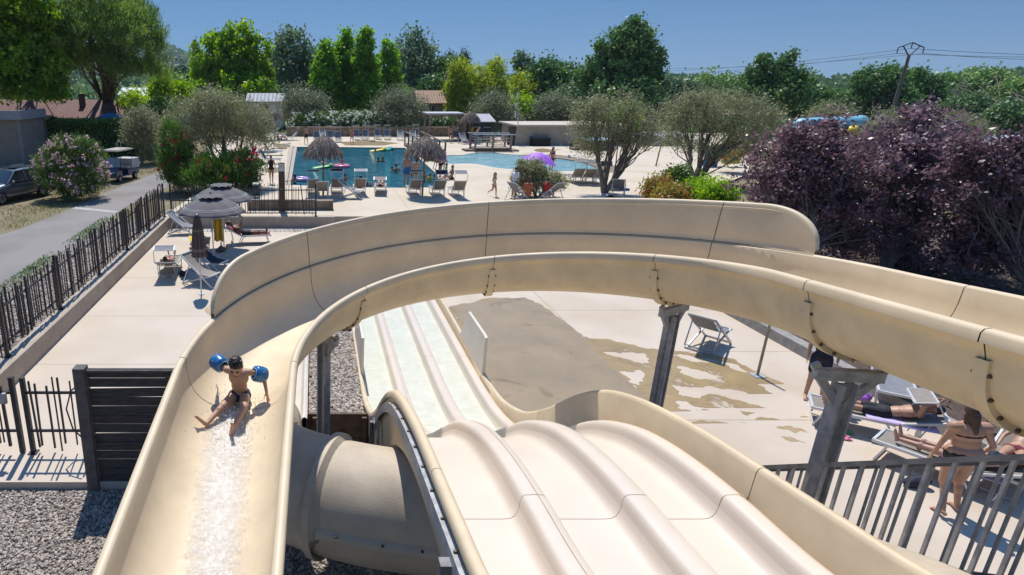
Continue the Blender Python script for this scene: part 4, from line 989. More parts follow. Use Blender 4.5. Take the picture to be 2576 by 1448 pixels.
def airbed(label, x, y, size, mat, rz, name='inflatable_float'):
    q = G(x, y, WZ + .05); m = MB(); n = 5
    for i in range(n): m.cap((-size[0] / 2, (i - 2) * size[1] / n, 0), (size[0] / 2, (i - 2) * size[1] / n, 0), size[1] / n * .62, size[1] / n * .62, 8)
    m.cap((size[0] / 2 - .12, -size[1] * .36, .07), (size[0] / 2 - .12, size[1] * .36, .07), .11, .11, 8)
    o = solid(m, .03, name, MT[mat], None, 2); o.location = q; o.rotation_euler = (0, R(-8), rz); tag(o, label, 'float'); return o
airbed('green inflatable float under the lying boy', 812, 421, (1.4, .7), 'v_green', R(5))
airbed('yellow inflatable mattress at the far end of the pool', 951, 379, (1.35, .7), 'v_yellow', R(4))
airbed('teal inflatable mattress at the far end of the pool', 972, 377.5, (1.2, .7), 'v_teal', R(25))

# the boy on the flume
mid = lambda a, b_, t: a.lerp(b_, t)
def flz(l, Y):
    s = S_ARC1 + (CY + .036 - Y) if Y < CY + .036 else None
    if s is None: s = S_ARC1 - (Y - CY) * 1.02
    return fl_pt(s, 0, trough_z(l)).z
hipw = V3(-.86, 6.48, 0); hipw.z = flz(0, 6.48) + .10
bj = dict(hip=hipw, neck=hipw + V3(.005, -.10, .345), head=hipw + V3(-.005, -.185, .425))
bj.update(shL=hipw + V3(.125, -.075, .30), shR=hipw + V3(-.125, -.055, .32), elL=hipw + V3(.275, .02, .22), haL=hipw + V3(.315, -.05, .035), elR=hipw + V3(-.285, .10, .36), haR=hipw + V3(-.30, .27, .33))
kR = V3(-1.02, 6.20, 0); kR.z = flz(-.16, 6.2) + .115; aR = V3(-1.165, 5.95, 0); aR.z = flz(-.28, 5.95) + .045; tR = V3(-1.255, 5.915, 0); tR.z = aR.z + .10
kL = V3(-.775, 6.16, 0); kL.z = flz(.06, 6.16) + .135; aL = V3(-.885, 5.86, 0); aL.z = flz(0, 5.86) + .045; tL = V3(-.86, 5.80, 0); tL.z = aL.z + .12
bj.update(lgL=hipw + V3(.06, -.02, -.02), lgR=hipw + V3(-.06, -.02, -.02), knL=kL, knR=kR, anL=aL, anR=aR, toL=tL, toR=tR)
kb_ = 1.75 / 1.16
base = V3(-.86, 6.48, hipw.z - .1)
bl_ = {n: (p - base) * kb_ for n, p in bj.items()}; bl_['look'] = bl_['head'] + V3(-.06, -.6, -.42); bl_['thL'] = V3(-.6, -.8, 0); bl_['thR'] = V3(0, -.3, 1)
boy = person('small boy with blue armbands sliding feet first down the beige flume', base, 0, bl_, 1.16, 'skin', 'hair_dk', 'short', [('briefs', 'c_navy')], False, .0075, face=True, bulk=1.06)
armM = M('blue_printed_vinyl', (.012, .075, .30), .25, c2=(.03, .20, .36), vs=22, coat=.3)
def armband(c_, ax, r0, L, starseed):
    ax = ax.normalized()
    xx = ax.cross(V3(0, 1, .3)).normalized(); yy = ax.cross(xx); rows = []
    for i in range(13):
        t = i / 12; bul = .034 * max(0, math.sin(math.pi * t)) ** .22; z_ = -L / 2 + L * t
        rows.append([c_ + ax * z_ + (xx * math.cos(a) + yy * math.sin(a)) * (r0 + .012 + bul) for a in [2 * math.pi * j / 20 for j in range(20)]])
    for i in range(12, -1, -1):
        t = i / 12; z_ = -L / 2 + L * t
        rows.append([c_ + ax * z_ + (xx * math.cos(a) + yy * math.sin(a)) * (r0 + .004 * math.sin(math.pi * t)) for a in [2 * math.pi * j / 20 for j in range(20)]])
    rows.append(rows[0])
    o = MB().grid(rows, True).build('armband', armM, boy, world=True, ang=80)
    for e in (-1, 1):
        MB().tube([c_ + ax * e * L / 2 + (xx * math.cos(a) + yy * math.sin(a)) * (r0 + .008) for a in [2 * math.pi * j / 20 for j in range(21)]], .007, 5).build('hem', MT['c_lightblue'], o, world=True)
    r = random.Random(starseed); m = MB()
    for i in range(16):
        a = r.uniform(0, 6.28); z_ = r.uniform(-.3, .3) * L; rr_ = r0 + .013 + .034 * math.sin(math.pi * (z_ / L + .5)) ** .22
        n_ = xx * math.cos(a) + yy * math.sin(a); tdir = ax.cross(n_); ce = c_ + ax * z_ + n_ * rr_; pts = []
        for j in range(10):
            ra = (.014 if j % 2 == 0 else .006); an_ = 6.283 * j / 10 + a; pts.append(ce + ax * ra * math.cos(an_) + tdir * ra * math.sin(an_) - n_ * (.001 if j % 2 else .0025))
        m.add([ce + n_ * .001] + pts, [(0, 1 + j, 1 + (j + 1) % 10) for j in range(10)])
    m.build('star_print', MT['c_mustard'], o, smooth=False, world=True)
shR, elR, shL, elL = bj['shR'], bj['elR'], bj['shL'], bj['elL']
armband(shR.lerp(elR, .68) + V3(0, 0, .01), elR - shR, .052, .165, 3)
armband(shL.lerp(elL, .74), elL - shL, .050, .165, 4)

# people on the splash terrace (right)
wj = P(hip=(0, .03, 1.02), lgL=(.085, .02, .96), lgR=(-.085, .02, .96), neck=(.04, .02, 1.47), head=(.06, -.0, 1.62), shL=(.20, .02, 1.39), shR=(-.15, .02, 1.42), elR=(-.285, .06, 1.15), haR=(-.19, -.02, .97), elL=(.27, .0, 1.12), haL=(.27, -.08, .88),
       knL=(.09, .02, .50), anL=(.10, .18, .09), toL=(.11, .03, .03), knR=(-.12, -.06, .50), anR=(-.19, -.02, .085), toR=(-.22, -.18, .03))
wq = G(2366, 1283)
person('woman in a black bikini standing by the stair railing, seen from behind', (wq.x, wq.y, 0), R(165), wj, 1.83, 'skin', 'hair_br', 'long', [('bikini_top', 'c_black'), ('briefs', 'c_black')], True, .011, bulk=1.32)
mq = G(2040, 1004)
person('man in dark shorts standing by the kerb, his upper body hidden by the flume', (mq.x, mq.y, 0), R(-30), P(elL=(.24, .03, 1.14), haL=(.24, -.04, .9), knL=(.12, -.03, .49), anL=(.16, .02, .085), toL=(.2, -.13, .03)), 1.80, 'skin', 'hair_dk', 'short', [('shorts', 'c_navy'), ('shirt', 'c_black')], vox=.014)
# ------------------------------------------------------------------ loungers, chairs, parasols, small things
def make_lounger(label, loc, rz, back=45, shade=None, sling='sling_tan', frame='white', group=None, shade_mat=None, legs=True):
    r = empty('sun_lounger', loc, label, 'sun lounger', group, rz); F = MT[frame]; z = .37; W = .31
    m = MB()
    for s in (-1, 1): m.beam((s * W, -1.2, z), (s * W, .02, z), .04, .05)
    m.beam((-W, -1.2, z), (W, -1.2, z), .04, .05); m.beam((-W, .0, z - .03), (W, .0, z - .03), .03, .03); m.build('frame', F, r, smooth=False)
    for y0, y1 in ((-1.0, -1.12), (-.1, .1)):
        m = MB()
        for s in (-1, 1): m.beam((s * W, y0, z - .02), (s * (W - .02), y1, .02), .035, .03)
        m.beam((-W + .02, y1, .03), (W - .02, y1, .03), .03, .03); m.build('leg', F, r, smooth=False)
    rows = [[(-W + .02 + (2 * W - .04) * k / 6, y, z + .012 - .02 * math.sin(math.pi * k / 6)) for k in range(7)] for y in (-1.19, -.8, -.4, -.01)]
    MB().grid(rows).build('seat_sling', MT[sling], r)
    a = R(back); d = V3(0, math.cos(a), math.sin(a)); f = V3(0, -math.sin(a), math.cos(a)); o = V3(0, .0, z); Lb = .74
    m = MB()
    for s in (-1, 1): m.beam(o + V3(s * W, 0, 0), o + V3(s * W, 0, 0) + d * Lb, .035, .04)
    m.beam(o + V3(-W, 0, 0) + d * Lb, o + V3(W, 0, 0) + d * Lb, .035, .04)
    if back > 12:
        e = o + d * .5
        for s in (-1, 1): m.beam(e + V3(s * (W - .03), 0, 0), (s * (W - .03), .34, .06), .02, .02)
    m.build('back_frame', F, r, smooth=False)
    rows = [[o + V3(-W + .02 + (2 * W - .04) * k / 6, 0, 0) + d * t + f * (.012 - .02 * math.sin(math.pi * k / 6)) for k in range(7)] for t in (.02, .35, Lb - .02)]
    MB().grid(rows).build('backrest', MT[sling], r)
    if shade is not None:
        a2 = R(shade); d2 = V3(0, math.cos(a2), math.sin(a2)); b = o + d * (Lb - .04); m = MB()
        for s in (-1, 1): m.beam(b + V3(s * (W + .02), 0, 0), b + V3(s * (W + .02), 0, 0) + d2 * .42, .022, .022)
        top = b + d2 * .42; d3 = V3(0, math.cos(a2 + R(75)), math.sin(a2 + R(75)))
        for s in (-1, 1): m.beam(top + V3(s * (W + .02), 0, 0), top + V3(s * (W + .02), 0, 0) + d3 * .30, .022, .022)
        m.beam(top + V3(-W - .02, 0, 0), top + V3(W + .02, 0, 0), .03, .03); m.beam(top + V3(-W - .02, 0, 0) + d3 * .3, top + V3(W + .02, 0, 0) + d3 * .3, .03, .03)
        so_ = m.build('sunshade', F, r, smooth=False)
        MB().grid([[top + V3(-W + (2 * W) * k / 4, 0, 0) + d3 * (.015 + .27 * t) + V3(0, 0, .004) for k in range(5)] for t in (0, .5, 1)]).build('shade_fabric', MT[shade_mat or sling], so_)
    return r
def make_deckchair(label, loc, rz, sling='sling_grey', frame='white', group=None, recl=0):
    r = empty('deck_chair', loc, label, 'deck chair', group, rz); F = MT[frame]; W = .30
    top = V3(0, .52 + recl, 1.02 - recl * .3); fr = V3(0, -.52, .40)
    m = MB()
    for s in (-1, 1): m.beam(top + V3(s * W, 0, 0), (s * W, -.62, .02), .035, .045)
    m.beam(top + V3(-W, 0, 0), top + V3(W, 0, 0), .035); m.beam((-W, -.62, .03), (W, -.62, .03), .035); m.build('back_frame', F, r, smooth=False)
    m = MB()
    for s in (-1, 1): m.beam(fr + V3(s * (W - .04), 0, 0), (s * (W - .04), .62, .02), .035, .045)
    m.beam(fr + V3(-W, 0, 0), fr + V3(W, 0, 0), .035); m.beam((-W, .62, .03), (W, .62, .03), .035); m.build('seat_frame', F, r, smooth=False)
    m = MB()
    for s in (-1, 1): m.beam(top.lerp(V3(0, -.62, .02), .3) + V3(s * (W + .03), 0, 0), (s * (W + .03), .55, .06), .025, .03)
    m.beam((-W - .03, .55, .06), (W + .03, .55, .06), .025, .03)
    m.build('prop', F, r, smooth=False)
    rows = []
    for i in range(9):
        t = i / 8; p = top.lerp(fr, t) - V3(0, -.02, .20 * math.sin(math.pi * t)); rows.append([(-W + .03 + (2 * W - .06) * k / 4, p.y, p.z) for k in range(5)])
    MB().grid(rows).build('sling', MT[sling], r)
    return r
GR1 = 'sun loungers along the near pool edge'; GR2 = 'seats along the stone wall'; GR3 = 'sun loungers beside the left pool edge'
mk, dk = make_lounger, make_deckchair
near = R(180)
dk('tan deck chair seen from behind beside the pole of the left thatched parasol', D5(811, 503), near, 'sling_tan', 'white', GR1)
mk('lounger with a navy sunshade behind the left thatched parasol', D5(847, 490), near, 50, 85, 'sling_tan', 'white', GR1, 'sling_dark')
mk('lounger with a bare canopy frame behind the tan deck chair', D5(788, 492), near, 50, 95, 'sling_tan', 'white', GR1)
dk('empty tilted white deck chair frame on the near pool deck', D5(884, 500), R(75), 'sling_grey', 'white', GR1, .15)
mk('lounger with a pale sunshade and dark towels on its back', D5(905, 490), near, 50, 85, 'sling_tan', 'white', GR1, 'c_grey')
mk('flat lounger with a sunbather lying on a green towel', D5(956, 487), R(172), 6, 80, 'sling_tan', 'white', GR1, 'sling_tan')
mk('lounger with a narrow canopy left of the right thatched parasol pole', D5(1042, 493), near, 50, 95, 'sling_tan', 'white', GR1)
mk('lounger with a navy sunshade and a blue towel right of the parasol pole', D5(1102, 495), near, 50, 60, 'sling_tan', 'white', GR1, 'sling_dark')
mk('lounger with a grey sunshade at the right end of the near row', D5(1151, 497), near, 50, 80, 'sling_tan', 'white', GR1, 'sling_grey')
GR4 = 'sun loungers near the lagoon'
mk('lounger with a bare canopy frame behind the small olive bush', D5(1448, 462), near, 50, 85, 'sling_tan', 'alu', GR4, 'sling_tan')
mk('lounger with a raised grey sunshade in the middle of three by the lagoon', D5(1477, 463), near, 50, 80, 'sling_tan', 'alu', GR4, 'sling_grey')
mk('lounger with a folded dark sunshade beside the trunk of the olive tree', D5(1505, 464), near, 50, 40, 'sling_tan', 'alu', GR4, 'sling_dark')
dk('deck chair under the olive tree draped with towels', D5(1553, 497), R(150), 'sling_grey', 'white', GR4)
# far rows: copies of a few loungers
fl0 = mk('reclined white lounger at the left end of the stone wall', D5(735, 354), R(-70), 40, 60, 'sling_grey', 'white', GR2)
fd0 = dk('grey deck chair facing the pool in front of the white oleanders', D5(812, 352), R(10), 'sling_grey', 'white', GR2)
for i, (x, y, rz, what) in enumerate([(796, 356, 0, 'white lounger frame beside the walking man at the stone wall'), (830, 354, 0, 'lounger with a pale pink parasol cloth hanging over it'), (850, 357, 5, 'white lounger with a turquoise towel at the stone wall'),
                                      (896, 352, 8, 'white lounger just right of the woman in the orange bikini'), (918, 352, -6, 'white lounger with a blue and white towel at the stone wall'), (949, 350, 5, 'white lounger with a bright blue towel at the stone wall'), (973, 351, 0, 'lounger with a dark bag on it at the stone wall'),
                                      (1045, 349, -4, 'shaded lounger under the olive by the pergola'), (1146, 355, 12, 'lounger with a pale green towel under the pergola'), (1196, 358, 0, 'lounger in front of the grey shed'), (1224, 358, 0, 'lounger in front of the grey shed nearest the footbridge')]):
    dup(fl0 if False else mk0, D5(x, y), R(rz), what) if i else None
    if i == 0: mk0 = mk(what, D5(x, y), R(rz), 60, 85, 'sling_grey', 'white', GR2)
for x, y, rz, what in [(935, 355, 175, 'grey deck chair turned away from the pool rail at the stone wall'), (1007, 354, 0, 'tall upright grey deck chair at the stone wall'), (1037, 356, -10, 'tilted grey deck chair left of the pergola'), (1165, 363, 15, 'grey deck chair beside the shed corner'), (1247, 364, 80, 'white deck chair behind the footbridge rails')]:
    dup(fd0, D5(x, y), R(rz), what)
for x, y, rz, what in [(694, 352, 75, 'lounger with a sunbather in shorts near the far thatched parasols'), (702, 362, 75, 'lounger with a navy towel and a sunbather left of the pool'), (690, 374, 80, 'lounger with a mustard towel left of the pool'), (676, 391, 82, 'white lounger with an orange towel left of the pool'), (668, 412, 80, 'lounger by the red oleanders left of the pool')]:
    dup(mk0, D5(x, y), R(rz), what, group=GR3)
# towels: thin cloths with folds
def towel(label, pts, mat, wv=.012, thick=.012, name='towel'):
    """cloth hung between two edge polylines"""
    A, B = pts; rows = []
    for i in range(9):
        t = i / 8; rows.append([V3(*a).lerp(V3(*b), t) + V3(0, 0, wv * math.sin(7 * t + 2.1 * j)) for j, (a, b) in enumerate(zip(A, B))])
    m = MB().grid(rows); o = m.build(name, MT[mat], None); s = o.modifiers.new('thick', 'SOLIDIFY'); s.thickness = thick
    return tag(o, label, 'towel')
def hang(label, x, y, Y, w, hgt, mat, dx=0):
    c_ = AT(x, y, Y); A = [(c_.x - w / 2 + w * i / 6, c_.y + .04 * math.sin(i * 1.9), c_.z) for i in range(7)]
    B = [(c_.x - w / 2 * 1.15 + dx + w * 1.15 * i / 6, c_.y + .09 * math.sin(i * 1.9 + .4), c_.z - hgt) for i in range(7)]
    return towel(label, (A, B), mat)
def flatcloth(label, c_, w, l, rz, mat, name='towel', z=.0):
    m = Matrix.Rotation(rz, 3, 'Z'); f_ = lambda i, yy: V3(*c_) + m @ V3(-w / 2 + w * i / 6, yy, .012 * math.sin(i * 2.3 + yy * 5) + z)
    return towel(label, ([f_(i, -l / 2) for i in range(7)], [f_(i, l / 2) for i in range(7)]), mat, .008)
hang('yellow towel hanging from the front grey parasol', 548, 553, 21.5, .30, .78, 'c_mustard')
hang('blue towel hanging beside the lounger with the navy sunshade', 1090, 470, 37.0, .35, .95, 'c_blue')
hang('dark towel over the back of the lounger with the pale sunshade', 922, 458, 37.4, .28, .62, 'c_black')
hang('cream towel over the back of the lounger with the pale sunshade', 930, 458, 37.2, .22, .85, 'c_cream')
hang('white and yellow towel draped over the deck chair under the olive tree', 1552, 452, 35.4, .60, .85, 'c_cream', -.1)
hang('blue towel on the deck chair under the olive tree', 1571, 474, 35.3, .55, .5, 'c_blue')
flatcloth('turquoise towel on a lounger at the stone wall', D5(850, 352) + V3(0, -.3, .42), .55, 1.0, 0, 'v_skyblue')
flatcloth('blue and white towel on a lounger at the stone wall', D5(918, 348) + V3(0, -.1, .55), .5, .8, 0, 'c_lightblue', z=.15)
flatcloth('bright blue towel on a lounger at the stone wall', D5(949, 346) + V3(0, -.1, .55), .5, .8, 0, 'c_blue', z=.15)
flatcloth('pale green towel on the lounger under the pergola', D5(1146, 351) + V3(0, -.2, .5), .5, 1.0, R(12), 'c_lime')
flatcloth('mustard towel on a lounger left of the pool', D5(690, 374) + V3(.3, -.02, .41), 1.1, .55, 0, 'c_mustard')
flatcloth('orange towel on a white lounger left of the pool', D5(676, 391) + V3(-.25, 0, .55), .5, .5, 0, 'c_orange', z=.1)
flatcloth('navy towel on a lounger left of the pool', D5(702, 362) + V3(.3, -.02, .41), 1.1, .55, 0, 'c_navy')
LP = 'sunbathers lying on loungers'
def lier(label, loc, rz, back, H=1.7, **k):
    kn = k.pop('knees', 0); ar = k.pop('arms', 'side'); kk = H / 1.75
    return person(label, loc, rz, LIE(back, kn, ar, .46 / kk), H, group=LP, **k)
lier('sunbather with raised knees on the far left lounger by the thatched parasols', D5(694, 352), R(75), 45, 1.6, knees=.3, wear=[('trunks', 'c_pink')], fem=True)
lier('sunbather with raised knees on the navy towel left of the pool', D5(702, 362), R(75), 40, 1.65, knees=.28, wear=[('briefs', 'c_navy')])
lier('sunbather lying flat on the green towel at the near pool edge', D5(956, 487), R(172), 6, 1.65, skin='skin_lt', hair='hair_dk', style='long', wear=[('bikini_top', 'c_maroon'), ('briefs', 'c_maroon')], fem=True, vox=.022, knees=.2)
lier('dark-haired person resting in the lounger with the pale sunshade', D5(905, 490), near, 50, 1.65, hair='hair_dk', style='long', wear=[('swimsuit', 'c_black')], fem=True, vox=.025)
lier('person in pink lying on the white deck chair behind the footbridge', D5(1240, 366), R(80), 35, 1.65, wear=[('swimsuit', 'c_red')], fem=True)
person('person sitting under the pink cloth at the stone wall', D5(830, 353), 0, SEAT, 1.6, 'skin', 'hair_dk', 'short', [('trunks', 'c_navy')], group=ppl)
person('dark-clothed person sitting in the shade of the olive by the pergola', D5(1043, 350), 0, SEAT, 1.65, 'skin', 'hair_dk', 'long', [('shirt', 'c_black'), ('shorts', 'c_grey')], True, group=ppl)

# loungers and people on the sunbathing terrace
GT = 'seats on the sunbathing terrace'
q = G(600, 618); mk('white lounger carrying the man with the phone by the far wall', (q.x + .1, q.y + .35, 0), R(97), 30, None, 'c_maroon', 'white', GT)
lier('man in navy trunks lying on a lounger and holding up a phone', (q.x + .1, q.y + .35, 0), R(97), 30, 1.80, skin='skin_dk', hair='hair_dk', arms='phone', wear=[('trunks', 'c_navy')], vox=.014)
ph = MB().box((0, 0, 0), (.015, .16, .08), Matrix.Rotation(R(20), 3, 'Y')).build('phone', MT['c_black'], None, smooth=False, bevel=.004); ph.location = (q.x + .1 - .37 - .0, q.y + .34, 1.02); tag(ph, 'dark phone held up by the man lying on the lounger', 'phone')
q2 = G(463, 588); dk('white deck chair with tall frame next to the corner of the picket fence', (q2.x, q2.y - .1, 0), R(75), 'sling_grey', 'white', GT, .12)
q3 = G(478, 640); mk('lounger with a yellow towel behind the closed parasol', (q3.x + .45, q3.y, 0), R(195), 35, None, 'sling_tan', 'white', GT)
flatcloth('yellow towel with a blue pattern on the lounger behind the closed parasol', (q3.x + .12, q3.y + .85, .41), .56, 1.0, R(15), 'c_yellow')
lier('sunbather in dark swimwear half hidden behind the closed parasol', (q3.x + .45, q3.y, 0), R(195), 35, 1.66, skin='skin', hair='hair_br', style='bun', wear=[('swimsuit', 'c_navy')], fem=True, vox=.018)
q4 = G(423, 695); mk('lounger with a grey sunshade and a long-haired sunbather on the sunbathing terrace', (q4.x, q4.y + .1, 0), R(184), 22, 88, 'sling_tan', 'white', GT, 'sling_grey')
lier('brown-haired sunbather in red lying under the grey sunshade', (q4.x, q4.y + .1, 0), R(184), 22, 1.62, skin='skin', hair='hair_br', style='long', wear=[('bikini_top', 'c_red'), ('briefs', 'c_red')], fem=True, vox=.016)
flatcloth('lime green towel hanging over the side of the shaded lounger', (q4.x - .36, q4.y + .7, .28), .18, .6, 0, 'c_lime')
q5 = G(505, 722); dk('white deck chair standing beside the closed parasol', (q5.x + .02, q5.y + .3, 0), R(62), 'sling_tan', 'white', GT, .1)
q6 = G(537, 690); dk('deck chair with a navy sling behind the closed parasol', (q6.x - .12, q6.y + .35, 0), R(66), 'sling_dark', 'white', GT, .1)
# right terrace
GS = 'seats on the splash terrace'
q = G(1795, 880); dk('grey deck chair standing empty in the sun by the kerb', (q.x, q.y + .25, 0), R(128), 'sling_grey', 'alu', GS, .25)
def on(l, yv, foot_px, head_px, zf=.38):
    a = G(*foot_px, zf); b_ = G(*head_px, zf); d = (b_ - a); d.z = 0; rz = math.atan2(d.y, d.x) - math.pi / 2; d.normalize()
    return V3(a.x, a.y, 0) + d * 1.2, rz
L1, rz1 = on(0, 0, (2040, 1008), (2300, 1062)); mk('lounger with a brown sunshade carrying a man in dark shorts, by the kerb', L1, rz1, 18, 120, 'sling_tan', 'white', GS)
lier('man in dark shorts lying with his arms behind his head under the brown sunshade', L1, rz1, 18, 1.76, skin='skin', hair='hair_dk', arms='head', wear=[('shorts', 'c_black')], vox=.012)
flatcloth('pale grey towel on the lounger of the man in dark shorts', L1 + V3(.05, -.1, .40), .62, 1.0, rz1, 'c_lilac')
L2, rz2 = on(0, 0, (2212, 1093), (2440, 1172)); mk('lounger behind the bikini woman with a pair of bare legs on it', L2, rz2, 25, None, 'sling_tan', 'white', GS)
lier('sunbather whose legs show beside the bikini woman', L2, rz2, 25, 1.68, skin='skin_lt', hair='hair_br', style='long', wear=[('swimsuit', 'c_navy')], fem=True, vox=.012)
flatcloth('pale blue towel under the bare legs', L2 + V3(.0, .0, .39), .58, .8, rz2, 'c_lilac')
qq = G(2215, 985); mk('empty reclined lounger behind the leaning steel column', (qq.x + .2, qq.y + .1, 0), R(-35), 40, None, 'sling_grey', 'white', GS)
qq = G(2545, 1215); mk('lounger with an orange bag at the right edge of the picture', (qq.x + .3, qq.y + .3, 0), R(-60), 35, None, 'sling_tan', 'white', GS)
lier('sunbather on the lounger at the right edge of the picture', (qq.x + .3, qq.y + .3, 0), R(-60), 35, 1.66, skin='skin', hair='hair_dk', style='long', wear=[('bikini_top', 'c_maroon'), ('briefs', 'c_maroon')], fem=True, vox=.018)

# thatched parasols
thM = leafM('thatch_blades', (.09, .065, .05), (.40, .33, .28), trans=.1, rough=.9)
def thatch(label, loc, D=2.05, H=3.1, seed=1, n=650):
    r = empty('thatched_parasol', loc, label, 'parasol', 'thatched parasols')
    MB().tube([(0, 0, 0), (.01, 0, H * .5), (0, 0, H * .93)], [.055, .05, .045], 9).build('pole', MT['wood_pole'], r)
    ez = H - .80; R0 = D / 2
    MB().lathe([(R0 * .95, ez), (R0 * .8, ez + .25), (R0 * .55, ez + .50), (R0 * .28, ez + .66), (.1, ez + .74), (.0, ez + .78)], 18).build('canopy', MT['thatch'], r)
    rng = np.random.default_rng(seed); V = []; k = n
    rad = np.sqrt(rng.uniform(.01, 1, k)) * R0 * .96; a = rng.uniform(0, 6.283, k); a += 0
    prof = lambda q: ez + .79 * (1 - (q / R0) ** 1.75)
    L = rng.uniform(.2, .5, k); r1 = np.minimum(rad + L * .72, R0 * 1.1); z0 = prof(rad) + .05; z1 = np.where(rad + L * .72 > R0 * .93, ez - rng.uniform(.05, .42, k), prof(np.minimum(r1, R0)) + rng.uniform(-.02, .06, k))
    da_ = rng.normal(0, .10, k); w = rng.uniform(.012, .03, k)
    c0 = np.stack([rad * np.cos(a), rad * np.sin(a), z0], 1); c1 = np.stack([r1 * np.cos(a + da_), r1 * np.sin(a + da_), z1], 1); tg = np.stack([-np.sin(a), np.cos(a), np.zeros(k)], 1)
    V = np.stack([c0 - tg * w[:, None], c0 + tg * w[:, None], c1 + tg * w[:, None] * .5, c1 - tg * w[:, None] * .5], 1).reshape(-1, 3)
    o = quads('thatch_fringe', V, np.arange(k * 4).reshape(-1, 4), thM, rng.random(k) ** 1.3); o.parent = r
    MB().lathe([(.14, H - .06), (.10, H + .03), (.03, H + .1), (0, H + .1)], 10).build('top_cap', MT['thatch'], r)
    return r
thatch('thatched parasol on a timber pole over the left part of the pool edge', D5(813, 492), 2.05, 3.12, 1, 1300)
thatch('thatched parasol on a timber pole beside the standing couple at the pool', D5(1062, 494), 2.1, 3.12, 2, 1300)
thatch('thatched parasol standing against the grey shed', D5(1179, 358), 2.05, 3.0, 3)
thatch('highest thatched parasol behind the big left olive', D5(690, 352), 2.1, 3.1, 4)
thatch('thatched parasol half hidden behind the big left olive, middle of three', D5(667, 380), 2.1, 3.1, 5)
thatch('thatched parasol half hidden behind the big left olive, nearest of three', D5(637, 408), 2.1, 3.1, 6)

# grey beach parasols
def beach_parasol(label, loc, D=2.45, H=2.52):
    r = empty('beach_parasol', loc, label, 'parasol', 'grey beach parasols')
    MB().tube([(0, 0, 0), (0, 0, H - .05)], .022, 10).build('pole', MT['white'], r)
    n = 10; sub = 6; R0 = D / 2; rows = []
    prof = [(0.03, 0), (.25, -.05), (.5, -.14), (.75, -.29), (.92, -.44), (1, -.53)]
    def ringpts(rf, dz, dr=0, lift=0):
        out = []
        for i in range(n * sub):
            a = 6.2832 * i / (n * sub); u = (i % sub) / sub; sg = math.sin(math.pi * u)
            rr_ = (R0 * rf + dr) * (1 - .055 * sg * rf); zz = H + dz + lift - .035 * sg * rf + (.05 * sg if rf > .97 else 0)
            out.append(V3(rr_ * math.cos(a), rr_ * math.sin(a), zz))
        return out
    o = MB().grid([ringpts(*p) for p in prof], True).build('canopy', MT['canvas'], r, ang=25); s = o.modifiers.new('t', 'SOLIDIFY'); s.thickness = .006
    for t0, t1 in ((.765, .79), (.815, .835)):
        f_ = lambda t: (t, -.29 - (t - .75) / .17 * .15)
        MB().grid([ringpts(*f_(t0), 0, .006), ringpts(*f_(t1), 0, .006)], True).build('stripe', MT['canvas_lt'], r)
    pr = [ringpts(1, -.53, .004, .0), ringpts(1, -.535, .01, -.012)]
    MB().grid(pr, True).build('edge_piping', MT['canvas_lt'], r)
    rows = []
    for rf, dz in ((.02, .10), (.2, .07), (.34, -.0)):
        rows.append([V3(R0 * rf * math.cos(a), R0 * rf * math.sin(a), H + dz + (.035 * abs(math.sin(a * 5)) if rf > .3 else 0)) for a in [6.2832 * i / 60 for i in range(60)]])
    v = MB().grid(rows, True).build('top_vent', MT['canvas'], r); MB().tube([rows[-1][i] + V3(0, 0, .002) for i in list(range(60)) + [0]], .008, 4).build('piping', MT['canvas_lt'], v)
    MB().ell((0, 0, H + .12), (.03, .03, .04)).build('finial', MT['c_black'], r)
    m = MB()
    for i in range(n):
        a = 6.2832 * i / n; m.tube([(R0 * q * math.cos(a), R0 * q * math.sin(a), H + dz - .015) for q, dz in prof], .006, 4)
    m.build('rib', MT['white'], r)
    return r
q = G(539, 669); bp_ = beach_parasol('open grey beach parasol in front, with a yellow towel hanging from it', (q.x, q.y, 0))
q = G(564, 626); dup(bp_, (q.x, q.y, 0), R(14), 'open grey beach parasol behind the other open one')
q = G(507, 741); cr = empty('closed_parasol', (q.x, q.y, 0), 'folded brown striped parasol on a white pole beside a deck chair', 'parasol')
MB().tube([(0, 0, 0), (0, 0, 2.45)], .022, 10).build('pole', MT['white'], cr); MB().lathe([(.09, 0), (.09, .03), (.03, .05)], 12).build('foot', MT['white'], cr)
def pleat(prof, name, mat):
    rows = []
    for rr_, z_ in prof: rows.append([V3(rr_ * (1 + .16 * math.cos(10 * a)) * math.cos(a), rr_ * (1 + .16 * math.cos(10 * a)) * math.sin(a), z_ + .02 * math.cos(10 * a)) for a in [6.2832 * i / 80 for i in range(80)]])
    return MB().grid(rows, True).build(name, mat, cr)
pleat([(.205, 1.22), (.20, 1.35), (.185, 1.6), (.165, 1.9), (.13, 2.15), (.09, 2.32), (.03, 2.4)], 'canopy', MT['canvas_br'])
pleat([(.150, 2.05), (.12, 2.24), (.085, 2.42), (.04, 2.5), (.01, 2.52)], 'top_vent', MT['canvas_br'])
for zz, rr_ in ((1.225, .211), (1.42, .2), (1.47, .197), (2.05, .156)):
    pleat([(rr_, zz), (rr_ + .002, zz + .018)], 'stripe', MT['canvas_lt'])
MB().ell((0, 0, 2.53), (.04, .04, .035)).build('finial', MT['white'], cr)
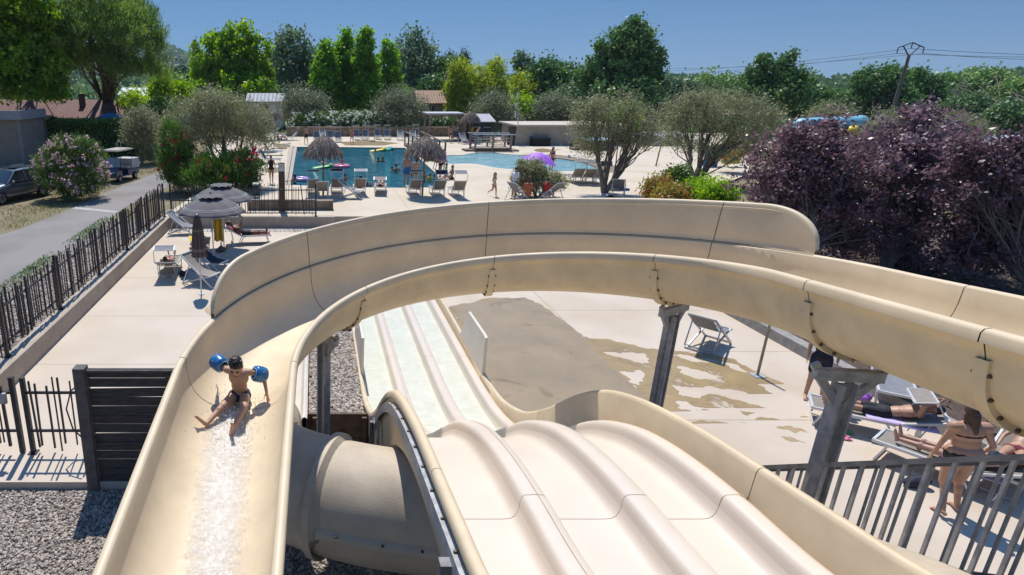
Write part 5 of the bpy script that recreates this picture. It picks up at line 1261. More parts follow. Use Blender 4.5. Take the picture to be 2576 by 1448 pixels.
# purple parasol near the lagoon
pq = D5(1345, 440); pp_ = empty('purple_parasol', (pq.x, pq.y, DZ), 'tilted purple beach parasol behind the small olive bush', 'parasol')
m = MB(); rows = []
for rf, dz in ((.02, 1.45), (.3, 1.40), (.6, 1.24), (.85, 1.0), (1, .82)): rows.append([V3(1.15 * rf * math.cos(a), 1.15 * rf * math.sin(a), dz + (.05 * abs(math.sin(4 * a)) if rf == 1 else 0)) for a in [6.2832 * i / 48 for i in range(48)]])
o = m.grid(rows, True).build('canopy', M('purple_nylon', (.40, .12, .72), .6, var=.1), pp_); o.rotation_euler = (0, R(12), 0)
o = MB().tube([(0, 0, 0), (0, 0, 1.55)], .02, 8).build('pole', MT['white'], pp_); o.rotation_euler = (0, R(12), 0)
# parasol pole without canopy on the splash terrace
q = G(1905, 946); pr_ = empty('parasol_pole', (q.x, q.y, 0), 'bare metal parasol pole bolted to the splash terrace', 'pole')
MB().tube([(0, 0, 0), (0, 0, 1.35)], [.03, .028], 10).build('pole', M('rusty_pole', (.36, .30, .24), .6, .3, var=.3), pr_); MB().box((0, 0, .01), (.26, .26, .02)).build('base_plate', MT['galv'], pr_, smooth=False)

# bags, bottles, sandals
def bag(label, x, y, s, mat, z=0, name='bag'):
    q = G(x, y, z); m = MB(); r = random.Random(int(x)); 
    for i in range(6): m.ell((r.uniform(-.4, .4) * s, r.uniform(-.25, .25) * s, r.uniform(.2, .4) * s), (s * r.uniform(.25, .4), s * r.uniform(.2, .35), s * r.uniform(.18, .32)))
    for e in (-1, 1): m.tube([(-.25 * s, .15 * e * s, .45 * s), (-.1 * s, .18 * e * s, .75 * s), (.1 * s, .18 * e * s, .75 * s), (.25 * s, .15 * e * s, .45 * s)], .05 * s, 6)
    o = solid(m, .03 * s / .3, name, MT[mat], None, 2); o.location = q; return tag(o, label, 'bag')
bag('crumpled navy bag on the ground under the shaded lounger', 456, 696, .30, 'c_navy'); bag('grey cloth bag beside the pole of the rear grey parasol', 556, 634, .34, 'canvas')
bag('dark bag on the terrace behind the stair railing', 2298, 1222, .34, 'c_navy'); bag('orange bag beside the lounger at the right edge', 2472, 1195, .26, 'c_orange'); bag('pink and navy bag between the two loungers by the kerb', 2168, 1012, .32, 'c_purple')
bag('pale bag on the ground in front of the grey shed', 1183, 364, .4, 'c_pink', DZ); bag('small black bag on the deck beside the deck chair with towels', 1535, 502, .35, 'c_black', DZ)
def bottle(label, x, y, mat, hh=.3, r=.042):
    o = MB().lathe([(r, 0), (r, hh * .62), (r * .8, hh * .75), (r * .36, hh * .88), (r * .36, hh), (0, hh)], 12, tuple(G(x, y))).build('bottle', mat, None); return tag(o, label, 'bottle')
glassM = M('clear_plastic', (.55, .62, .66), .12, var=.05); glassM.node_tree.nodes['Principled BSDF'].inputs['Transmission Weight'].default_value = .7
bottle('clear water bottle standing under the lounger of the man with the phone', 584, 622, glassM); bottle('clear water bottle beside the rear parasol pole', 557, 625, glassM); bottle('orange drink cup beside the rear parasol pole', 570, 628, MT['v_orange'], .18, .05)
bottle('clear water bottle on the ground behind the bare legs', 2303, 1112, glassM, .32)
def sandals(label, x, y, mat):
    q = G(x, y); m = MB()
    for e in (-1, 1): m.ell((.055 * e, 0, .02), (.045, .13, .02)); m.tube([(.055 * e - .04, -.03, .02), (.055 * e, -.04, .07), (.055 * e + .04, -.03, .02)], .016, 6)
    o = solid(m, .012, 'sandals', MT[mat], None, 2); o.location = q; o.rotation_euler = (0, 0, R(70)); return tag(o, label, 'sandals')
sandals('green sandals on the terrace between the column and the loungers', 2126, 1088, 'c_green'); sandals('pink sandals on the terrace between the column and the loungers', 2122, 1103, 'c_pink')
sandals('pink sandals lying on the open deck beside the small olive bush', 1433, 487, 'c_red')
# people under the small olive
person('person in a white shirt standing under the small olive bush', D5(1291, 505), R(120), P(), 1.72, 'skin', 'hair_dk', 'short', [('shirt', 'c_white'), ('shorts', 'c_navy')], vox=.02, group=ppl)
person('person in orange floral clothes sitting under the small olive bush', D5(1325, 508), R(180), SEAT, 1.7, 'skin', 'hair_br', 'bun', [('shirt', 'c_floral'), ('shorts', 'c_floral')], True, .022, group=ppl)
person('person in a red top sitting behind the trunk of the small olive bush', D5(1372, 507), R(120), SEAT, 1.65, 'skin', 'hair_dk', 'short', [('shirt', 'c_red'), ('shorts', 'c_grey')], vox=.022, group=ppl)
dk('deck chair under the small olive bush, left of its trunk', D5(1300, 508), R(120), 'sling_grey', 'white', GR4); dk('deck chair under the small olive bush, right of its trunk', D5(1385, 508), R(-150), 'sling_grey', 'white', GR4)
# ------------------------------------------------------------------ vegetation
def unit(rng, n):
    v = rng.normal(size=(n, 3)); return v / (np.linalg.norm(v, axis=1)[:, None] + 1e-9)
def leafmesh(name, C, size, aspect, mat, parent, rng, var, flat=.0, droop=0., dirs=None):
    """a rhomb leaf (or leaf spray) at every point C"""
    n = len(C); L = (size * rng.uniform(.6, 1.35, n))[:, None]
    u = unit(rng, n) if dirs is None else dirs + .45 * rng.normal(size=(n, 3)); u[:, 2] -= droop; u /= np.linalg.norm(u, axis=1)[:, None]
    w = unit(rng, n); w[:, 2] *= (1 - flat); w -= u * (u * w).sum(1)[:, None]; w /= (np.linalg.norm(w, axis=1)[:, None] + 1e-9)
    nn = np.cross(u, w)
    p0 = C - u * L * .5; p2 = C + u * L * .5; md = C + nn * L * .08; p1 = md + w * L * aspect * .5; p3 = md - w * L * aspect * .5
    V = np.stack([p0, p1, p2, p3], 1).reshape(-1, 3)
    o = quads(name, V, np.arange(n * 4).reshape(-1, 4), mat, var)
    if parent is not None:
        o.parent = parent; o.location = -parent.location
    return o
def clumps(lobes, n, rng, shell=.72, lowcut=-.75):
    """sub-clump centres spread near the surface of a set of ellipsoid lobes"""
    A = np.array([(l[3] * l[4] + l[4] * l[5] + l[3] * l[5]) for l in lobes]); idx = rng.choice(len(lobes), n, p=A / A.sum())
    Lb = np.array(lobes)[idx]; d = unit(rng, n); d[:, 2] = np.where(d[:, 2] < lowcut, -d[:, 2], d[:, 2])
    q = (shell + (1.16 - shell) * rng.random(n)) * np.where(rng.random(n) < .22, rng.uniform(.3, 1, n), 1)
    return Lb[:, :3] + d * Lb[:, 3:] * q[:, None], d
def pxlobes(lst, Y, seed, depth=1.0):
    """lobes given as survey pixels (x, y, rx, ry) at distance Y"""
    r = random.Random(seed); out = []
    for l in lst:
        x, y, rx = l[:3]; ry = l[3] if len(l) > 3 else rx; sc = SC(x, y, Y); dy = (l[4] if len(l) > 4 else r.uniform(-.35, .35) * rx * sc); c_ = AT(x, y, Y + dy)
        out.append((c_.x, c_.y, c_.z, rx * sc, rx * sc * depth, ry * sc))
    return out
def limb(m, a, b, r0, r1, rnd_, n=5, wob=.06, sag=0.):
    a = Vector(a); b = Vector(b); d = b - a; L = d.length; pts = []; rs = []
    for i in range(n + 1):
        t = i / n; p = a + d * t; k = math.sin(math.pi * t) * L * wob
        p = p + Vector((rnd_.uniform(-k, k), rnd_.uniform(-k, k), rnd_.uniform(-k, k) * .6 + sag * math.sin(math.pi * t) * L)); pts.append(p); rs.append(r0 + (r1 - r0) * t)
    m.tube(pts, rs, 6); return pts
def tree(name, label, cat, base, lobes, leafmat, n_cl, per, cr, leaf, aspect=.55, trunk_r=.18, bark='bark', fork=.35, nlimb=14, seed=1, group=None, shell=.72, part='crown', trunks=None, droop=0., radial=False, lowcut=-.75, flat=0., squash=1.0, wob=.07):
    rng = np.random.default_rng(seed); r = random.Random(seed); n_cl = int(n_cl * .78)
    root = empty(name, base, label, cat, group)
    cc, d = clumps(lobes, n_cl, rng, shell, lowcut)
    pts = np.repeat(cc, per, 0) + rng.normal(size=(n_cl * per, 3)) * cr * np.array([1, 1, squash]) * np.repeat(rng.uniform(.45, 1.25, n_cl), per)[:, None]
    var = np.clip(np.repeat(rng.random(n_cl), per) * .55 + rng.random(n_cl * per) * .45, 0, 1)
    dirs = None
    if radial:
        dirs = np.repeat(d * .6 + np.array([0, 0, .8]), per, 0)
    leafmesh(part, pts, leaf, aspect, leafmat, root, rng, var, flat, droop, dirs)
    if trunk_r > 0:
        m = MB(); b = Vector(base); cm = Vector(np.mean([l[:3] for l in lobes], 0)); ends = trunks or [(cm.x, cm.y, cm.z)]
        for k, e in enumerate(ends):
            e = Vector(e); st = b + Vector((r.uniform(-.5, .5), r.uniform(-.5, .5), 0)) * trunk_r * (1 if len(ends) > 1 else 0) - Vector((0, 0, .1))
            pp = limb(m, st, e, trunk_r, trunk_r * .38, r, 7, .035)
            sel = [i for i in range(n_cl) if len(ends) == 1 or (Vector(cc[i]) - e).length == min((Vector(cc[i]) - Vector(q)).length for q in ends)]
            r.shuffle(sel)
            for i in sel[:max(2, nlimb // len(ends))]:
                t = fork + (1 - fork) * r.random(); j = min(int(t * 7), 7); q = limb(m, pp[j], cc[i], trunk_r * .30 * (1.15 - .5 * t), trunk_r * .06, r, 4, wob, .05)
                for i2 in r.sample(sel, min(2, len(sel))):
                    if (Vector(cc[i2]) - Vector(cc[i])).length < 2.5 * max(lobes[0][3:]) * .5: limb(m, q[2], cc[i2], trunk_r * .13, trunk_r * .04, r, 3, .07)
        m.build('trunk', MT[bark], root, world=True)
    return root

def LM(n, c1, c2, *a): g = 2.35 if n.split('_')[0] in ('plane', 'poplar') else 1.8 if n.split('_')[0] in ('bamboo', 'bright', 'plum', 'oleander') else (3.7 if n.split('_')[0] in ('pine', 'oak', 'grey', 'cypress', 'far') else 2.6); return leafM(n, tuple(x * g for x in c1), tuple(x * g for x in c2), *a)
LF = dict(
    plane=LM('plane_leaf', (.035, .075, .010), (.15, .22, .018), .5, .45), pine=LM('pine_needle', (.018, .042, .012), (.085, .115, .026), .32, .6), oak=LM('oak_leaf', (.016, .036, .012), (.05, .085, .026), .25, .45),
    greyoak=LM('grey_oak_leaf', (.026, .045, .022), (.07, .095, .048), .25, .5), olive=LM('olive_leaf', (.06, .068, .034), (.17, .17, .095), .25, .5), olive_d=LM('olive_leaf_dark', (.042, .052, .030), (.125, .135, .082), .25, .5),
    poplar=LM('poplar_leaf', (.035, .085, .010), (.125, .21, .022), .5, .45), bamboo=LM('bamboo_leaf', (.10, .14, .014), (.27, .31, .045), .45, .5), cypress=LM('cypress_leaf', (.010, .026, .012), (.03, .055, .022), .08, .6),
    hedge=LM('hedge_leaf', (.020, .048, .010), (.07, .12, .022), .25, .4), oleander=LM('oleander_leaf', (.03, .062, .014), (.115, .175, .05), .25, .42), bright=LM('bright_shrub_leaf', (.06, .13, .010), (.24, .33, .03), .45, .5),
    plum=LM('plum_leaf', (.03, .016, .020), (.20, .125, .135), .28, .4, .45), plum2=LM('plum_leaf_purple', (.034, .019, .026), (.23, .155, .17), .28, .4, .45), photinia=LM('red_tip_leaf', (.16, .02, .02), (.12, .18, .03), .3, .45), drygrass=leafM('dry_grass_blade', (.10, .11, .03), (.34, .27, .13), .3, .8),
    litter=leafM('leaf_litter', (.06, .045, .02), (.16, .12, .07), .1, .8),
    pinkf=leafM('pink_blossom', (.55, .30, .38), (.80, .58, .62), .3, .7), redf=leafM('red_blossom', (.40, .01, .03), (.62, .05, .10), .3, .7), whitef=leafM('white_blossom', (.62, .64, .55), (.85, .85, .80), .3, .7), orangef=leafM('orange_blossom', (.75, .25, .01), (.9, .5, .03), .3, .7),
    wood=LM('far_wood_leaf', (.020, .042, .016), (.062, .092, .036), .15, .6), wood2=LM('far_wood_leaf_light', (.032, .060, .018), (.095, .135, .042), .2, .6))
GZ = Z0
# left edge plane tree, pine
tree('plane_tree', 'tall bright green plane tree at the left edge behind the grey mobile home', 'tree', G(95, 330, GZ), pxlobes([(60, -10, 75, 60), (20, 70, 70, 60), (110, 70, 48, 50), (60, 150, 90, 60), (120, 160, 36, 50), (-30, 120, 80, 90), (-20, 190, 80, 40), (70, 215, 80, 34), (130, 220, 30, 30)], 57, 3), LF['plane'], 560, 66, .46, .40, .8, .28, seed=3, nlimb=26)
tree('pine_tree', 'big round-headed pine with bare lower branches left of the picture centre', 'tree', G(278, 345, GZ), pxlobes([(265, 30, 100, 62), (180, 62, 62, 52), (345, 70, 62, 55), (265, 95, 120, 60), (165, 120, 46, 44), (375, 135, 40, 50), (240, 160, 100, 40), (340, 180, 70, 30), (180, 170, 46, 36)], 60, 4), LF['pine'], 820, 90, .34, .34, .20, .44, seed=5, nlimb=60, fork=.3, radial=True, shell=.80, lowcut=-.35, wob=.04)
# mid distance trees
TG = 'trees behind the pool'
tree('plane_tree', 'broad bright green plane tree right of the round-headed pine', 'tree', G(590, 300, GZ), pxlobes([(592, 110, 48, 46), (545, 150, 52, 50), (640, 150, 46, 50), (590, 175, 84, 60), (520, 200, 40, 40), (660, 210, 30, 38), (590, 225, 90, 28)], 96, 5), LF['plane'], 520, 56, .46, .46, .8, .35, seed=7, group=TG)
tree('oak_tree', 'grey green oak between the broad plane tree and the poplars', 'tree', G(735, 300, GZ), pxlobes([(735, 130, 42, 42), (700, 165, 32, 40), (775, 170, 36, 40), (735, 195, 60, 50), (700, 225, 40, 30), (775, 235, 40, 30)], 116, 6), LF['greyoak'], 260, 60, .75, .55, .7, .35, seed=8, group=TG)
for i, (x, top, wd, lab) in enumerate([(818, 108, 34, 'leftmost of the four tall bright poplars behind the pool'), (868, 84, 36, 'second of the four tall bright poplars from the left'), (920, 80, 36, 'third of the four tall bright poplars from the left, the tallest'), (975, 108, 40, 'rightmost of the four tall bright poplars behind the pool')]):
    tree('poplar_tree', lab, 'tree', G(x, 300, GZ), pxlobes([(x, top + 26, wd * .45, 28), (x - 4, top + 70, wd * .8, 42), (x + 4, top + 120, wd * 1.0, 46), (x, top + 165, wd * 1.1, 40)], 94 + i % 2 * 3, 10 + i), LF['poplar'], 280, 52, .38, .40, .75, .28, seed=20 + i, group=TG)
tree('oak_tree', 'dark oak rising behind the rightmost poplar', 'tree', G(1040, 300, GZ), pxlobes([(1030, 125, 32, 36), (1062, 150, 30, 34), (1035, 180, 52, 50), (1080, 200, 34, 36), (1045, 225, 60, 30)], 120, 8), LF['greyoak'], 260, 60, .75, .55, .7, .35, seed=30, group=TG)
for i, (x, top, w_, lab) in enumerate([(1113, 150, 11, 'left of the small group of dark conifers on the skyline'), (1130, 140, 12, 'tallest of the small group of dark conifers on the skyline'), (1150, 145, 14, 'broad dark conifer right of the tallest skyline conifer'), (1168, 136, 6, 'thin pointed cypress at the right of the skyline conifers')]):
    tree('conifer_tree', lab, 'tree', G(x, 290, GZ), pxlobes([(x, top + 10, w_ * .35, 12), (x, top + 30, w_ * .7, 18), (x, top + 55, w_ * 1.1, 24), (x, top + 85, w_ * 1.3, 26)], 130, 12 + i), LF['cypress'], 110, 40, .5, .6, .3, .25, seed=34 + i, group='dark skyline conifers', droop=.2)
for i, (x, y, rx, lab) in enumerate([(1155, 205, 32, 'yellow green bamboo clump left of the dark olive'), (1195, 215, 40, 'largest yellow green bamboo clump behind the pergola'), (1245, 205, 34, 'bamboo clump behind the dark back olive'), (1300, 235, 36, 'yellow green bamboo clump right of the dark back olive')]):
    tree('bamboo', lab, 'bamboo', G(x, 300, GZ), pxlobes([(x, y, rx * .8, 40), (x - rx * .4, y + 45, rx * .8, 36), (x + rx * .4, y + 50, rx * .8, 34)], 90 + 2 * i, 40 + i), LF['bamboo'], 170, 60, .5, .55, .22, .09, seed=44 + i, group='bamboo clumps', trunks=[tuple(AT(x + q, y - 20, 90 + 2 * i)) for q in (-16, -5, 6, 17)], droop=.5, nlimb=10)
tree('tree', 'thin bare-topped tree on the skyline left of the dark oaks', 'tree', G(1318, 290, GZ), pxlobes([(1300, 165, 12, 12), (1325, 150, 14, 16), (1340, 172, 10, 12), (1318, 190, 24, 16), (1312, 140, 6, 8)], 112, 50), LF['greyoak'], 46, 46, .45, .5, .6, .2, seed=50, nlimb=30, group=TG)
tree('oak_tree', 'dark oak left of the tall solitary oak', 'tree', G(1390, 300, GZ), pxlobes([(1375, 195, 40, 34), (1420, 205, 40, 34), (1400, 240, 62, 40), (1350, 245, 36, 34)], 100, 51), LF['oak'], 260, 60, .6, .5, .7, .3, seed=51, group=TG)
tree('oak_tree', 'rusty tinged dark oak by the mobile home roofs', 'tree', G(1445, 310, GZ), pxlobes([(1440, 250, 34, 28), (1470, 262, 30, 24)], 92, 52), LF['greyoak'], 120, 55, .5, .45, .7, .25, seed=52, group=TG)
tree('oak_tree', 'tall solitary dark oak standing above the skyline right of the centre', 'tree', G(1560, 330, GZ), pxlobes([(1585, 85, 36, 30), (1612, 110, 30, 30), (1555, 120, 48, 34), (1515, 145, 36, 26), (1600, 150, 52, 34), (1640, 165, 30, 28), (1550, 180, 70, 40), (1490, 195, 36, 28), (1625, 205, 46, 32), (1560, 230, 90, 30)], 82, 53), LF['oak'], 620, 56, .38, .38, .7, .4, seed=53, nlimb=34, group=TG)
for i, (x, y, rx, ry, Y, mat, lab) in enumerate([(1700, 245, 60, 38, 105, 'greyoak', 'rounded grey green tree right of the tall solitary oak'), (1790, 235, 60, 40, 120, 'wood2', 'light green tree in the gap right of the tall solitary oak'), (1620, 265, 40, 30, 90, 'greyoak', 'grey green tree below the tall solitary oak'), (1480, 285, 40, 30, 80, 'olive_d', 'dark olive under the tall solitary oak'), (430, 225, 26, 30, 85, 'wood2', 'green tree in the gap right of the round-headed pine'),
                                                       (450, 205, 22, 20, 130, 'cypress', 'dark tree far behind in the gap right of the pine'), (690, 255, 34, 24, 110, 'greyoak', 'dark bush between the plane tree and the oak'), (1090, 240, 36, 34, 105, 'oak', 'dark tree behind the tiled stone house'), (2060, 265, 60, 34, 75, 'oak', 'dark bushy tree left of the leaning power pole'), (1120, 195, 30, 40, 118, 'oak', 'dark green tree below the skyline conifers')]):
    tree('tree', lab, 'tree', G(x, 320, GZ), pxlobes([(x, y, rx * .8, ry), (x - rx * .5, y + ry * .35, rx * .6, ry * .75), (x + rx * .5, y + ry * .3, rx * .6, ry * .75)], Y, 60 + i), LF[mat], 170, 56, Y * .006, Y * .0048, .7, .25, seed=60 + i, group=TG)
tree('tree', 'green tree with two dead tops sticking out on the right skyline', 'tree', G(1945, 330, GZ), pxlobes([(1915, 165, 14, 18), (1890, 185, 14, 10), (1985, 150, 12, 14), (1970, 170, 14, 12), (1910, 215, 46, 30), (1975, 220, 46, 36), (2010, 205, 24, 26), (1940, 245, 80, 34), (1870, 245, 36, 26)], 74, 70), LF['oak'], 440, 56, .36, .36, .7, .3, seed=70, nlimb=30, group=TG)
tree('oak_tree', 'dense dark oak just left of the leaning power pole', 'tree', G(2210, 330, GZ), pxlobes([(2210, 215, 46, 40), (2180, 245, 40, 36), (2235, 255, 50, 36), (2195, 275, 50, 24)], 92, 71), LF['oak'], 280, 60, .5, .46, .7, .35, seed=71, group=TG)
tree('oak_tree', 'dense dark oak just right of the leaning power pole', 'tree', G(2300, 330, GZ), pxlobes([(2285, 215, 36, 34), (2320, 235, 36, 36), (2300, 265, 50, 26)], 95, 72), LF['oak'], 230, 60, .5, .46, .7, .35, seed=72, group=TG)
for i, (x, y, rx, ry, Y, mat) in enumerate([(2390, 235, 60, 46, 110, 'wood2'), (2480, 225, 60, 50, 115, 'wood2'), (2560, 240, 60, 46, 105, 'wood2'), (2430, 280, 60, 36, 85, 'wood'), (2540, 300, 50, 40, 75, 'wood')]):
    tree('tree', ['light green tree right of the leaning power pole', 'highest light green tree on the right slope', 'light green tree at the right edge on the slope', 'darker tree below the light ones on the right slope', 'dark tree at the right edge above the purple plum'][i], 'tree', G(x, 340, GZ), pxlobes([(x, y, rx * .7, ry * .8), (x - rx * .5, y + 14, rx * .6, ry * .7), (x + rx * .5, y + 12, rx * .6, ry * .7)], Y, 80 + i), LF[mat], 200, 56, Y * .006, Y * .0048, .7, .3, seed=80 + i, group='trees on the right slope')
# olives round the pool
OG = 'olive trees'
def olive(label, base_px, lobes, Y, seed, n=300, per=60, dark=False, tr=.16, trunks=None, z=DZ, leaf=None, cr=None, nl=22, shell=.6):
    lf = leaf or Y * .0042; b = AT(base_px[0], base_px[1], Y); b.z = z
    return tree('olive_tree', label, 'olive tree', b, pxlobes(lobes, Y, seed), LF['olive_d' if dark else 'olive'], n, per, cr or Y * .0075, lf, .26, tr, 'bark_l', .25, nl, seed, OG, shell, trunks=[tuple(AT(x, y, Y)) for x, y in trunks] if trunks else None, droop=.1)
olive('large spreading olive left of the pool above the red oleanders', (575, 440), [(530, 258, 50, 26), (590, 275, 46, 26), (470, 285, 46, 32), (640, 300, 44, 28), (540, 305, 60, 26), (440, 330, 34, 30), (500, 345, 46, 22), (655, 345, 34, 22), (590, 345, 50, 22)], 37, 90, 560, 62, trunks=[(520, 350), (560, 340), (610, 350)], tr=.15)
olive('round olive on the dry verge left of the red oleanders', (355, 395), [(355, 305, 34, 26), (335, 325, 26, 24), (375, 330, 30, 28), (352, 345, 32, 20)], 49, 91, 260, 56, z=GZ, tr=.13)
olive('olive behind the stone wall left of the white oleanders', (765, 322), [(760, 255, 40, 24), (735, 270, 26, 22), (795, 272, 28, 24), (765, 285, 40, 18)], 78, 92, 220, 56, True)
olive('olive behind the stone wall in front of the tiled house', (1010, 325), [(1005, 255, 44, 22), (975, 275, 32, 22), (1040, 280, 36, 24), (1005, 290, 50, 18)], 76, 93, 300, 56, True)
olive('dark back olive between the pergola and the concrete pool house', (1245, 345), [(1240, 270, 42, 30), (1215, 295, 28, 28), (1275, 300, 32, 28), (1245, 315, 40, 18)], 76, 94, 280, 56, True)
olive('dark olive behind the concrete pool house', (1395, 318), [(1390, 270, 40, 24), (1365, 285, 30, 20), (1425, 290, 34, 20)], 82, 95, 220, 56, True, z=GZ)
olive('twisted olive with two trunks beside the towel-draped deck chair', (1520, 492), [(1500, 280, 40, 26), (1560, 272, 36, 24), (1468, 315, 30, 26), (1612, 300, 34, 26), (1530, 318, 40, 22), (1470, 355, 24, 20), (1645, 340, 24, 34), (1600, 355, 34, 22), (1492, 382, 24, 12), (1560, 345, 24, 16)], 34.6, 96, 330, 58, trunks=[(1500, 340), (1545, 330), (1590, 350), (1620, 345)], tr=.14, nl=60)
olive('big silvery olive left of the blue inflatable', (1745, 470), [(1760, 258, 44, 26), (1825, 262, 44, 28), (1705, 290, 40, 30), (1885, 285, 40, 34), (1780, 305, 50, 26), (1930, 320, 34, 44), (1690, 340, 30, 30), (1845, 335, 46, 28), (1890, 375, 44, 26), (1735, 362, 34, 20), (1800, 385, 30, 16)], 38, 97, 470, 60, trunks=[(1730, 350), (1780, 340), (1840, 340), (1800, 370)], tr=.16, nl=60)
olive('small bushy olive on the deck in front of the lagoon', (1352, 506), [(1340, 430, 34, 22), (1310, 450, 30, 18), (1365, 455, 44, 22), (1400, 460, 22, 18), (1330, 470, 36, 16), (1312, 420, 12, 14)], 33.2, 98, 330, 56, trunks=[(1330, 460), (1375, 465)], tr=.09, leaf=.14, cr=.16, nl=30)
for i, (x, y, rx, ry, Y, lab) in enumerate([(2080, 300, 40, 24, 60, 'silvery olive behind the purple plum near the blue inflatable'), (2240, 320, 50, 34, 48, 'silvery olive behind the purple plum below the power pole'), (2400, 330, 70, 34, 44, 'silvery olive behind the right purple plum')]):
    olive(lab, (x, 400), [(x, y, rx * .8, ry), (x - rx * .6, y + 14, rx * .5, ry * .8), (x + rx * .6, y + 14, rx * .5, ry * .8)], Y, 110 + i, 220, 60, z=GZ)
# purple plums
PG = 'purple plum trees'
def plum(label, base, lobes, Y, seed, n, mat, ends):
    return tree('plum_tree', label, 'plum tree', base, pxlobes(lobes, Y, seed, .9), LF[mat], n, 46, .17, .125, .62, .12, 'bark_p', .12, 150, seed, PG, .15, trunks=[tuple(AT(x, y, Y)) for x, y in ends], wob=.10)
plum('purple-leaved plum nearest the splash guard of the flume', (15.6, 19.5, .2), [(2040, 400, 130, 80), (1960, 450, 90, 60), (2080, 330, 50, 40), (2110, 500, 120, 100), (2010, 500, 130, 50), (2120, 600, 110, 70), (1990, 350, 30, 36)], 20.5, 120, 700, 'plum', [(2000, 430), (2060, 420), (2110, 450), (1960, 460)])
plum('tall purple-leaved plum in the middle of the planting bed', (19.6, 20.5, .2), [(2290, 400, 130, 100), (2310, 300, 50, 34), (2220, 400, 90, 70), (2350, 470, 120, 120), (2260, 540, 120, 90), (2260, 640, 110, 50), (2390, 350, 50, 40)], 21.5, 121, 780, 'plum2', [(2260, 430), (2310, 400), (2370, 440), (2290, 500)])
plum('purple-leaved plum at the right edge of the picture', (21.5, 17.5, .2), [(2500, 450, 120, 80), (2440, 400, 60, 50), (2550, 380, 50, 40), (2470, 560, 120, 100), (2560, 600, 110, 110), (2420, 640, 90, 50)], 18.5, 122, 680, 'plum', [(2450, 470), (2520, 460), (2580, 520)])
# hedge, oleanders, shrubs
def block(name, label, cat, cx, cy, cz, dx, dy, dz, mat, n, leaf, seed, aspect=.55, group=None):
    rng = np.random.default_rng(seed); root = empty(name, (cx, cy, cz - dz / 2), label, cat, group)
    P_ = rng.uniform(-1, 1, (n, 3)); ax = rng.integers(0, 3, n); sg = np.where(rng.random(n) < .5, -1, 1); sg = np.where((ax == 2), 1, sg)
    sg = np.where((ax == 1), -1, sg); P_[np.arange(n), ax] = sg * rng.uniform(.86, 1.05, n)
    P_ = P_ * np.array([dx, dy, dz]) / 2 + np.array([cx, cy, cz]) + rng.normal(0, leaf * .5, (n, 3))
    leafmesh('foliage', P_, leaf, aspect, mat, root, rng, rng.random(n))
    MB().box((cx, cy, cz - .02), (dx * .86, dy * .84, dz * .90)).build('light_block_core', M('dark_hedge_core', (.012, .018, .008), .95), root, smooth=False, world=True)  # solid dark box added inside the foliage to block light
    return root
block('hedge', 'long clipped dark hedge behind the golf cart and the pink oleander', 'hedge', -18.7, 55, 1.8, 9.4, 2.2, 2.95, LF['hedge'], 26000, .17, 130)
block('hedge', 'clipped hedge piece between the porch and the blue parasol', 'hedge', -24.5, 58, 1.7, 6, 1.6, 2.7, LF['hedge'], 9000, .2, 131)
def shrub(name, label, cat, base, lobes, Y, mat, n, per, cr, leaf, asp, seed, fl=None, nf=0, fs=.09, group=None, tr=.03, radial=True, z=None, shell=.8, flname='blossom'):
    r = tree(name, label, cat, base, pxlobes(lobes, Y, seed), LF[mat], n, per, cr, leaf, asp, tr, 'bark', .1, 16, seed, group, shell, 'foliage', radial=radial, lowcut=-.9)
    if fl:
        rng = np.random.default_rng(seed + 1); cc, d = clumps(pxlobes(lobes, Y, seed), nf, rng, .97, -.6); cc = cc + d * .12
        pp = np.repeat(cc, 7, 0) + rng.normal(0, fs * .55, (nf * 7, 3)); leafmesh(flname, pp, fs, .9, LF[fl], r, rng, rng.random(nf * 7))
    return r
shrub('oleander', 'big oleander covered in pale pink blossom beside the grey car', 'oleander', G(190, 490, GZ), [(182, 395, 62, 42), (138, 430, 42, 48), (228, 425, 38, 50), (184, 445, 76, 48), (112, 440, 20, 32), (148, 375, 24, 22), (208, 374, 24, 20)], 33.5, 'oleander', 460, 56, .15, .22, .17, 140, 'pinkf', 230, .13)
RO = 'red oleanders'
shrub('oleander', 'dark oleander with red blossom under the large spreading olive, left', 'oleander', G(450, 478, GZ), [(445, 400, 40, 60), (430, 350, 22, 40), (470, 430, 46, 46), (435, 440, 30, 44)], 35.5, 'hedge', 260, 56, .18, .22, .18, 141, 'redf', 46, .12, RO)
shrub('oleander', 'dark oleander with a few red blossoms behind the rear grey parasol', 'oleander', G(545, 476, GZ), [(530, 430, 46, 40), (570, 440, 40, 38), (500, 450, 40, 30)], 34.5, 'hedge', 240, 56, .18, .22, .18, 142, 'redf', 26, .13, RO)
shrub('oleander', 'light green oleander with red blossom by the beige gate pillar', 'oleander', G(620, 470, GZ), [(620, 415, 34, 38), (590, 430, 36, 40), (640, 430, 20, 30)], 35, 'oleander', 200, 56, .17, .22, .18, 143, 'redf', 40, .13, RO)
WO = 'white oleanders behind the stone wall'
for i, (x, lab) in enumerate([(755, 'white oleander at the left end of the stone wall'), (795, 'white flowering oleander second from the left end of the stone wall'), (835, 'white flowering oleander left of the garden lamp'), (880, 'tall white flowering oleander behind the woman in the orange bikini'), (920, 'white flowering oleander in the middle of the stone wall'), (960, 'white flowering oleander just left of the wall olive'), (1090, 'small white oleander between the wall olive and the pergola'), (1125, 'small white oleander behind the pergola')]):
    s_ = .62 if x > 1000 else 1
    shrub('oleander', lab, 'oleander', G(x, 325, GZ), [(x, 305 + (1 - s_) * 12, 24 * s_, 18 * s_), (x - 12, 312, 16 * s_, 13 * s_), (x + 12, 310, 16 * s_, 15 * s_)], 75.5, 'oleander', 90, 44, .3, .36, .2, 150 + i, 'whitef', int((90 if i not in (0,) else 50) * s_), .24, WO)
SH = 'garden shrubs'
